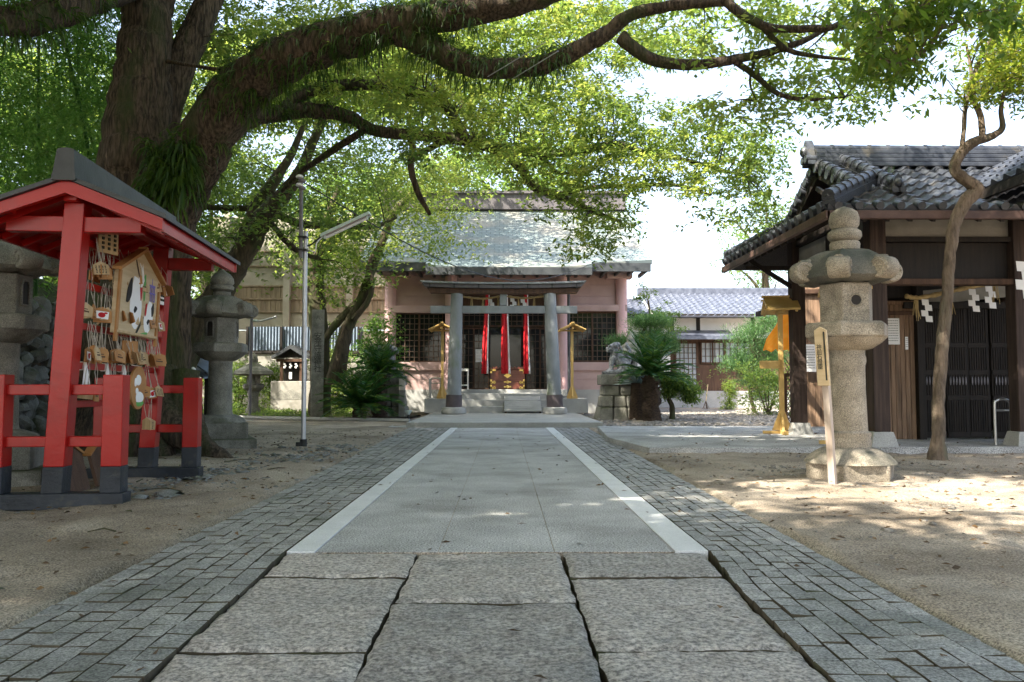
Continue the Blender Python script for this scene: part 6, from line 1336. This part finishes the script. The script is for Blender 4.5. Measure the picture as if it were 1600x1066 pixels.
# ---- bamboo thicket on the bank at the far left
t = thing('bamboo_thicket', 'dense green bamboo thicket on the bank above the stone wall at the left', 'bamboo', (-9, 14, 2)); sp = []
for k in range(1350):
    u, v = random.uniform(-160, 190), random.uniform(-40, 470); hole = (12 < u < 48 and 40 < v < 120) or (52 < u < 66 and 55 < v < 110) or (82 < u < 95 and 55 < v < 85)
    if hole and random.random() < .9: continue
    Y = random.uniform(11.6, 17); 
    if v > 400 and u < 100: continue
    sp.append(tuple(at(u, v, Y)))
cs = np.array(sp); P = cluster_leaves(cs, .38, 40, .8); v, f, tt = leaves(P, .15, .028, (-.2, 1.0), tint_by(P, .7)); npmesh('foliage', v, [f], m_leaf_g, t, tt)
mb = MB()
for k in range(12):
    u = random.uniform(-140, 190); Y = random.uniform(12.5, 17); p = at(u, 470, Y); mb.tube(spline([V(p.x, Y, 1.8), V(p.x+random.uniform(-.2, .2), Y, 4), V(p.x+random.uniform(-.8, .8), Y-.4, 7), V(p.x+random.uniform(-1.5, 1.5), Y-.9, 8.4)], 4), lerp_list([.03, .028, .02, .006], 4), 6)
mb.build('canes', m_leaf_g, t)
# woodland beyond: separate trees with their own crowns
def wood_tree(lab, x, y, h, r, n=120, m=m_leaf_f, bias=0, grp='trees beyond the shrine', low=.3):
    t = thing('background_tree', lab, 'tree', (x, y, 0), grp); mb = MB(); k0 = len(LIMBS); top = V(x+random.uniform(-.5, .5), y, h*.8)
    pts = [V(x, y, -.2), V(x+random.uniform(-.2, .2), y, h*.3), V(x+random.uniform(-.4, .4), y, h*.55), top]; S = spline(pts, 5); mb.tube(S, lerp_list([h*.028, h*.022, h*.015, h*.004], 5), 9); src = [(S, None)]
    sp = []
    for j in range(9):
        a = random.uniform(0, 6.28); z = random.uniform(low+.1, .85)*h; b = V(x+math.cos(a)*r*.75, y+math.sin(a)*r*.75, z+random.uniform(0, .12)*h); p = S[min(len(S)-1, int(len(S)*z/h*.9))]; mb.tube(spline([p, p.lerp(b, .5)+V(0, 0, .3), b], 4), lerp_list([h*.010, h*.006, h*.002], 4), 6)
        for q in range(n//9): sp.append((b.x+random.gauss(0, r*.28), b.y+random.gauss(0, r*.28), b.z+random.gauss(0, h*.075)))
    mb.build('trunk', m_bark3, t, smooth=60); crown('crown', np.array(sp), r*.17, 44, .045*r+.07, .024*r+.035, m, t, .6, bias=bias); return t
wl = [('rounded green tree rising behind the beige panel wall at its left end', -16, 44, 12, 5, 200), ('dense tree behind the beige panel wall near the leaning tree', -12, 42, 11.5, 5, 200), ('bushy tree behind the right part of the beige panel wall', -8, 43, 11.5, 4.5, 200), ('tall tree standing behind the left end of the hall roof', -4.5, 42, 13, 4.5, 200), ('tall tree standing behind the middle of the hall ridge', .5, 44, 16, 5, 220), ('tree behind the right end of the hall ridge', 3.5, 41, 13.2, 3.0, 130),
      ('small pale tree beside the pink corner column, before the far house roof', 5.9, 33, 5.6, 1.1, 60), ('light green tree behind the far tiled house next to the gate roof', 15.5, 47, 13.2, 2.6, 120), ('sunlit shrub tree at the foot of the beige panel wall behind the big trunk', -14, 30, 8, 2.2, 110), ('dark shrub tree between the bamboo bank and the leaning tree', -11.2, 22, 7.5, 2.4, 150), ('dark evergreen hidden behind the great trunk on the bank', -9.5, 19.5, 8, 2.2, 130), ('tall dark tree on the bank beyond the bamboo', -13.2, 24, 10, 2.4, 160)]
wallshade = [tuple(V(random.uniform(-13.5, -4.5), 35.8, zz_)+SUN*((random.uniform(8.6, 13.5)-zz_)/SUN.z)) for zz_ in rng.uniform(1, 7, 420)]
for lab, x, y, h, r, n in wl: wood_tree(lab, x, y, h, r, n)
t = wood_tree('added leafy tree whose crown shades the beige panel wall', -12.3, 33.6, 11, 3.2, 60); crown('crown', np.array(wallshade), .5, 44, .2, .1, m_leaf_f, t, .6)  # tree put in to carry the clusters that shade the wall

# ---- cycads
def cycad(name, lab, c, trunk_h, trunk_r, nf, L, up, grp='cycads beside the platform', yfade=.0):
    t = thing(name, lab, 'cycad', (c.x, c.y, 0), grp); mb = MB(); n = 14
    mb.tube([V(c.x+.04*math.sin(k), c.y, -.05+trunk_h*k/n) for k in range(n+1)], [trunk_r*(1+.10*(k % 2))*(1.1 if k < 2 else 1) for k in range(n+1)], 14, rough=.06)
    for k in range(int(40*trunk_h)): a = random.uniform(0, 6.28); z = random.uniform(0, trunk_h); mb.tube([V(c.x+math.cos(a)*trunk_r*.8, c.y+math.sin(a)*trunk_r*.8, z), V(c.x+math.cos(a)*trunk_r*1.3, c.y+math.sin(a)*trunk_r*1.3, z+.06)], [.04, .015], 5)
    mb.build('trunk', m_cyctrunk, t, smooth=40); P, D, Ls = [], [], []; mr = MB()
    for k in range(nf):
        a = k*2.4+random.uniform(-.3, .3); e = up[0]+(up[1]-up[0])*k/nf+.1+random.uniform(-.1, .1); l = L*random.uniform(.8, 1.08); d = V(math.cos(a)*math.cos(e), math.sin(a)*math.cos(e), math.sin(e)); pts = [V(c.x, c.y, trunk_h)]; dr = .05
        for j in range(14): pts.append(pts[-1]+d*l/14); d = (d+V(0, 0, -dr)).normalized(); dr *= 1.07
        mr.tube(pts, [.014*(1-j/17) for j in range(15)], 5)
        for j in range(2, 15):
            tg = (pts[j]-pts[j-1]).normalized(); s = tg.cross(V(0, 0, 1)).normalized(); nn = s.cross(tg)
            for f_ in (.0, .33, .66):
                q = pts[j-1].lerp(pts[j], f_); ll = l*.19*math.sin(math.pi*min(1, (j+f_)/15.5))**.6+.02
                for sg in (-1, 1): P.append(tuple(q)); D.append(tuple((s*sg*.85+tg*.55+nn*.25).normalized())); Ls.append(ll)
    mr.build('frond_stems', m_cycad, t); P, D, Ls = np.array(P), np.array(D), np.array(Ls)
    v, f, tt = leaves(P, Ls, Ls*.09+.008, D=D); npmesh('fronds', v, [f], m_cycad, t, tt); return t
cycad('cycad', 'low spreading dark cycad at the foot of the carved stone pillar', at(562, 648, 22.2), .35, .16, 54, 1.35, (.05, 1.35))
cycad('cycad', 'taller cycad with short trunk left of the hall window behind the low one', at(592, 640, 23.4), 1.35, .19, 40, 1.15, (-.1, 1.3))
c = at(1018, 653, 21.6); cycad('cycad', 'sunlit cycad with thick trunk beside the stone dog pedestal', V(c.x, 21.6, 0), 1.22, .21, 46, 1.25, (.0, 1.35))
# blue green agave on its own dark stump
c = at(995, 653, 22.3); t = thing('agave', 'blue green spiky plant on a dark stump between pedestal and cycad', 'plant', (c.x, 22.3, 0)); mb = MB(); mb.tube([V(c.x, 22.3, -.05), V(c.x, 22.3, .5), V(c.x+.03, 22.3, 1.02)], [.24, .2, .19], 12, rough=.08); mb.build('stump', m_cyctrunk, t, smooth=50)
P, D = [], []
for k in range(34): a = random.uniform(0, 6.28); e = random.uniform(-.1, 1.2); P.append((c.x, 22.3, 1.03)); D.append((math.cos(a)*math.cos(e), math.sin(a)*math.cos(e), math.sin(e)))
v, f, tt = leaves(np.array(P), .55, .07, D=np.array(D)); npmesh('blades', v, [f], m_bluepl, t, tt)
# ---- pines clipped into pads
def needle_pad(c, rx, rz, n):
    P = np.array(c)+rng.normal(0, 1, (n, 3))*np.array([rx*.45, rx*.45, rz*.45]); D = nrm(rng.normal(0, 1, (n, 3))*np.array([.8, .8, .5])+np.array([0, 0, .9])); return P, D
def pine(lab, c, trunk_pts, pads, L=.16, W=.012, nper=500, grp='clipped pines in the court', m=m_pine, name='clipped_pine', rad=.07):
    t = thing(name, lab, 'pine', (c.x, c.y, 0), grp); mb = MB(); S = spline(trunk_pts, 6); mb.tube(S, [rad*(1-.6*k/len(S)) for k in range(len(S))], 9, rough=.06); Ps, Ds = [], []
    for (p, rx, rz) in pads:
        P, D = needle_pad(p, rx, rz, int(nper*rx)); Ps.append(P); Ds.append(D); k = min(range(len(S)), key=lambda i: (S[i]-Vector(p)).length); mb.tube(spline([S[k], S[k].lerp(Vector(p), .5)-V(0, 0, .05), Vector(p)-V(0, 0, rz*.3)], 4), lerp_list([.03, .025, .012], 4), 6)
        for j in range(5): a = random.uniform(0, 6.28); mb.tube([Vector(p)-V(0, 0, rz*.3), Vector(p)+V(math.cos(a)*rx*.7, math.sin(a)*rx*.7, 0)], [.012, .005], 4)
    mb.build('trunk', m_bark3, t, smooth=60); P, D = np.concatenate(Ps), np.concatenate(Ds); v, f, tt = leaves(P, L, W, D=D, tint=rng.uniform(0, 1, len(P))); npmesh('needles', v, [f], m, t, tt); return t
Yp = 25.0; A = lambda u, v, y=Yp: tuple(at(u, v, y)); c = at(1008, 650, Yp)
pine('cloud pruned pine with flat green pads behind the cycad', c, [V(c.x, Yp, 0), at(1002, 590, Yp), at(1014, 550, Yp), at(1005, 520, Yp), at(1018, 500, Yp)], [(A(1018, 505), .62, .28), (A(1030, 503), .4, .2), (A(1000, 506), .4, .2), (A(1015, 527), .55, .25), (A(970, 535), .5, .22), (A(1036, 532), .5, .25), (A(990, 540), .4, .2), (A(1046, 545), .35, .2)], nper=2600)
Yp2 = 22.6; A2 = lambda u, v: tuple(at(u, v, Yp2)); c = at(1050, 654, Yp2)
pine('small rounded garden tree with dark trunk right of the cycad', c, [V(c.x, Yp2, 0), at(1050, 635, Yp2), at(1045, 618, Yp2), at(1062, 600, Yp2)], [(A2(1040, 600), .35, .25), (A2(1062, 598), .4, .25), (A2(1080, 612), .34, .22), (A2(1045, 616), .3, .2), (A2(1078, 625), .26, .16), (A2(1032, 590), .3, .2), (A2(1064, 608), .4, .24)], .10, .035, 2200, m=m_leaf_f, name='garden_tree', rad=.09)
Yp3 = 27.5; A3 = lambda u, v: tuple(at(u, v, Yp3)); c = at(1180, 642, Yp3)
pine('tall loose pine before the far house beside the lantern stand', c, [V(c.x, Yp3, 0), at(1172, 610, Yp3), at(1185, 570, Yp3), at(1178, 530, Yp3), at(1190, 500, Yp3)], [(A3(1165, 530), .75, .4), (A3(1185, 518), .7, .35), (A3(1160, 560), .6, .35), (A3(1145, 572), .5, .25), (A3(1195, 545), .6, .4), (A3(1180, 575), .7, .4), (A3(1205, 600), .5, .3), (A3(1170, 598), .5, .3), (A3(1212, 565), .5, .3), (A3(1205, 505), .6, .35), (A3(1190, 620), .5, .3)], .20, .016, 1500)
c = at(1200, 645, 26); t = thing('shade_shrub', 'dark leafy shrub filling the gap behind the lantern stand', 'shrub', (c.x, 26, 0)); sp = [(c.x+random.gauss(0, .5), 26+random.gauss(0, .4), random.uniform(.1, 1.7)) for k in range(70)]; crown('foliage', np.array(sp), .25, 40, .10, .05, m_leaf, t, .8)
mb = MB()
for k in range(6): mb.tube([V(c.x, 26, 0), V(c.x+random.uniform(-.5, .5), 26+random.uniform(-.3, .3), 1.3)], [.03, .008], 5)
mb.build('stems', m_bark3, t)
c = at(1140, 642, 33); t = thing('clipped_shrub', 'narrow column shaped shrub by the far house plinth', 'shrub', (c.x, 33, 0)); sp = [(c.x+random.gauss(0, .13), 33+random.gauss(0, .13), random.uniform(.1, 1.15)) for k in range(60)]; crown('foliage', np.array(sp), .14, 40, .07, .04, m_leaf, t, 1); mb = MB(); mb.tube([V(c.x, 33, 0), V(c.x, 33, 1)], .03, 6); mb.build('stem', m_bark3, t)
c = at(602, 520, 26.4); t = thing('corner_shrub', 'bright green leafy shrub at the left corner of the hall behind the cycads', 'shrub', (c.x, 26.4, 0)); sp = [tuple(at(random.gauss(588, 14), random.uniform(495, 640), 26.4+random.gauss(0, .3))) for k in range(110)]; crown('foliage', np.array(sp), .26, 40, .12, .06, m_leaf_g, t, .8)
mb = MB()
for k in range(7): mb.tube([V(c.x, 26.4, 0), V(c.x+random.uniform(-.4, .4), 26.4, random.uniform(1.5, 2.8))], [.04, .01], 6)
mb.build('stems', m_bark3, t)
for lab, u, Y, h, r in (('dark shrub left of the small shrine under the garden wall', 425, 31, 1.5, .6), ('dark shrub beside the squat garden lantern', 372, 29, 1.9, .7), ('dark leafy bush right of the small shrine', 505, 31, 1.7, .6), ('low dark bush before the sheet fence left end', 345, 30.5, 2.2, .8), ('tall dark shrub behind the carved stone pillar', 530, 30, 2.9, .8)):
    c = at(u, 640, Y); t = thing('garden_shrub', lab, 'shrub', (c.x, Y, 0), 'dark shrubs before the garden wall'); sp = [(c.x+random.gauss(0, r*.5), Y+random.gauss(0, r*.4), abs(random.gauss(h*.5, h*.28))+.1) for k in range(int(90*r))]; crown('foliage', np.array(sp), .22, 40, .12, .055, m_leaf, t, .8, bias=-.25)
    mb = MB()
    for k in range(5): mb.tube([V(c.x, Y, 0), V(c.x+random.uniform(-r, r)*.6, Y, h*.7)], [.03, .008], 5)
    mb.build('stems', m_bark3, t)
# ground cover under the trees
sp = np.concatenate([scatter(900, -14, -3.2, 23.5, 31, .06), scatter(500, -16, -8.5, 13, 22, .1)]); P = cluster_leaves(sp, .14, 15, .5); v, f, tt = leaves(P, .10, .04, (-1, .3), rng.uniform(0, .6, len(P))); o = npmesh('ground_cover', v, [f], m_leaf, tint=tt); o['kind'] = 'stuff'

# ================================================================ GUARDIAN DOG STATUES
def guardian(lab, x, Y, flip, txt):
    t = thing('dog_pedestal', lab[0], 'pedestal', (x, Y, 0), 'stone pedestals of the guardian dogs'); zt = 1.27
    def tier(nm, w0, w1, z0, z1, b=.03): mb = MB(); mb.add([(x+a*w0, Y+c_*w0, z0) for a, c_ in ((-1, -1), (1, -1), (1, 1), (-1, 1))]+[(x+a*w1, Y+c_*w1, z1) for a, c_ in ((-1, -1), (1, -1), (1, 1), (-1, 1))], [(3, 2, 1, 0), (4, 5, 6, 7), (0, 1, 5, 4), (1, 2, 6, 5), (2, 3, 7, 6), (3, 0, 4, 7)]); return mb.build(nm, m_stone_d, t, bevel=b)
    tp = tier('cap_block', .52, .52, .98, zt, .025)
    for r_, (z0, z1, w0, w1, n) in enumerate(((-.05, .36, .64, .56, 3), (.365, .68, .54, .50, 3), (.685, .975, .48, .46, 2))):
        for k in range(n):
            a = -1+2*k/n; b = -1+2*(k+1)/n; mb = MB(); g = .012; mb.add([(x+a*w0+g, Y-w0, z0), (x+b*w0-g, Y-w0, z0), (x+b*w0-g, Y+w0, z0), (x+a*w0+g, Y+w0, z0), (x+a*w1+g, Y-w1, z1), (x+b*w1-g, Y-w1, z1), (x+b*w1-g, Y+w1, z1), (x+a*w1+g, Y+w1, z1)], [(3, 2, 1, 0), (4, 5, 6, 7), (0, 1, 5, 4), (1, 2, 6, 5), (2, 3, 7, 6), (3, 0, 4, 7)]); mb.build('block', m_stone_d, t, bevel=.045)
    text_mesh('carved_letter', txt, .24, m_inkg, tp, Matrix.Translation(V(x+.05, Y-.525, 1.12)) @ Matrix((V(1, 0, 0), V(0, 0, 1), V(0, -1, 0))).transposed().to_4x4(), .003)
    # seated lion dog, one continuous body grown together from rounded masses
    mb = MB(); s = flip; q = lambda a, b, z: (x+s*a, Y+b, zt+z)
    mb.box(q(0, 0, .05), (.84, .5, .1))
    mb.ell(q(.17, 0, .27), (.21, .17, .19)); mb.ell(q(.05, 0, .40), (.17, .15, .22)); mb.ell(q(-.06, 0, .50), (.16, .16, .21))
    for b in (-.10, .10):
        mb.tube(spline([q(-.12, b, .50), q(-.17, b, .34), q(-.17, b, .2), q(-.18, b, .12)], 4), lerp_list([.085, .065, .055, .06], 4), 10); mb.ell(q(-.22, b, .125), (.095, .06, .045))
        mb.ell(q(.16, b*1.5, .22), (.15, .075, .14)); mb.tube(spline([q(.22, b*1.5, .2), q(.10, b*1.6, .14), q(.03, b*1.6, .12)], 4), .055, 8); mb.ell(q(0, b*1.6, .12), (.09, .055, .04))
    mb.ell(q(-.13, -.05, .74), (.15, .15, .14)); mb.ell(q(-.25, -.09, .71), (.09, .095, .07)); mb.ell(q(-.26, -.09, .65), (.07, .075, .03)); mb.ell(q(-.31, -.11, .745), (.035, .05, .03))
    for b in (-.17, .05): mb.ell(q(-.23, b-.0, .81), (.04, .04, .03)); mb.ell(q(-.08, b*1.25, .82), (.07, .04, .045))
    for k in range(46): a = random.uniform(0, 6.28); e = random.uniform(-.9, 1.3); mb.ell(q(-.06+.16*math.cos(a)*math.cos(e)*.9+.03, -.03+.17*math.sin(a)*math.cos(e), .70+.19*math.sin(e)), (.045, .045, .045), 7, 5)
    for k in range(10): mb.ell(q(.30+.05*math.sin(k*1.3), .02*math.cos(k*2), .36+.055*k), (.075-.003*k, .06, .065), 8, 6)
    st = thing('guardian_dog', lab[1], 'statue', (x, Y, zt), 'stone guardian dogs')
    o = mb.build('body', mat('weathered_marble', (.09, .095, .105), (.30, .31, .32), 16, .9, .8, 40) if 'weathered_marble' not in bpy.data.materials else bpy.data.materials['weathered_marble'], st); rm = o.modifiers.new('grown', 'REMESH'); rm.mode = 'VOXEL'; rm.voxel_size = .022; rm.use_smooth_shade = True
guardian(('stone block pedestal with carved letter right of the platform', 'weathered grey guardian dog statue on the right pedestal beside the cycad'), X(965, 22.9), 22.9, 1, '奉')
guardian(('stone block pedestal hidden behind the cycads left of the platform', 'weathered grey guardian dog statue behind the cycads left of the platform'), X(606, 24.2), 24.2, -1, '献')
# short white topped marker posts and a stone garden lantern by the pedestals
p = at(628, 650, 23.6); t = thing('marker_post', 'grey stone marker post at the left front of the hall beside the cycads', 'post', (p.x, 23.6, 0)); mb = MB(); mb.bx(p.x-.09, p.x+.09, 23.5, 23.7, -.05, Z(610, 23.6)); mb.build('shaft', m_stone_d, t, bevel=.012); mb = MB(); mb.bx(p.x-.085, p.x+.085, 23.51, 23.69, Z(610, 23.6), Z(592, 23.6)); mb.build('white_top', m_plaster_o, t, bevel=.012)
p = at(638, 652, 22.5); t = thing('ground_lamp', 'small white garden floodlight on the ground left of the platform', 'floodlight', (p.x, 22.5, 0)); mb = MB(); mb.tube([(p.x, 22.5, 0), (p.x, 22.5, .18)], .025, 8); mb.build('stake', m_iron, t); mb = MB(); mb.lathe([(.04, .16), (.10, .26), (.10, .28), (.02, .28)], (p.x, 22.5, 0), 14); mb.build('lamp_head', m_lampw, t, smooth=40)
Yk = 24.2; c = X(986, Yk); zz = lambda v: Z(v, Yk); t = thing('garden_lantern', 'small dark stone garden lantern between pine and guardian dog', 'stone lantern', (c, Yk, 0)); mb = MB(); mb.lathe([(.3, 0), (.26, .3), (.17, .4), (.16, zz(585)), (.26, zz(580)), (.28, zz(575))], (c, Yk, 0), 12); mb.build('shaft', m_stone_d, t, smooth=40)
mb = MB(); mb.lathe([(.2, zz(575)), (.2, zz(557))], (c, Yk, 0), 6); mb.build('light_box', m_stone_d, t); mb = MB(); mb.tube([(c-.03, Yk-.19, zz(566)), (c-.03, Yk-.17, zz(566))], .07, 12); mb.build('light_opening', m_void, t); mb = MB(); mb.lathe([(.25, zz(557)), (.5, zz(554)), (.47, zz(549)), (.25, zz(540)), (.12, zz(534)), (.13, zz(529)), (.08, zz(524)), (.01, zz(520))], (c, Yk, 0), 12); mb.build('roof', m_stone_d, t, smooth=30)
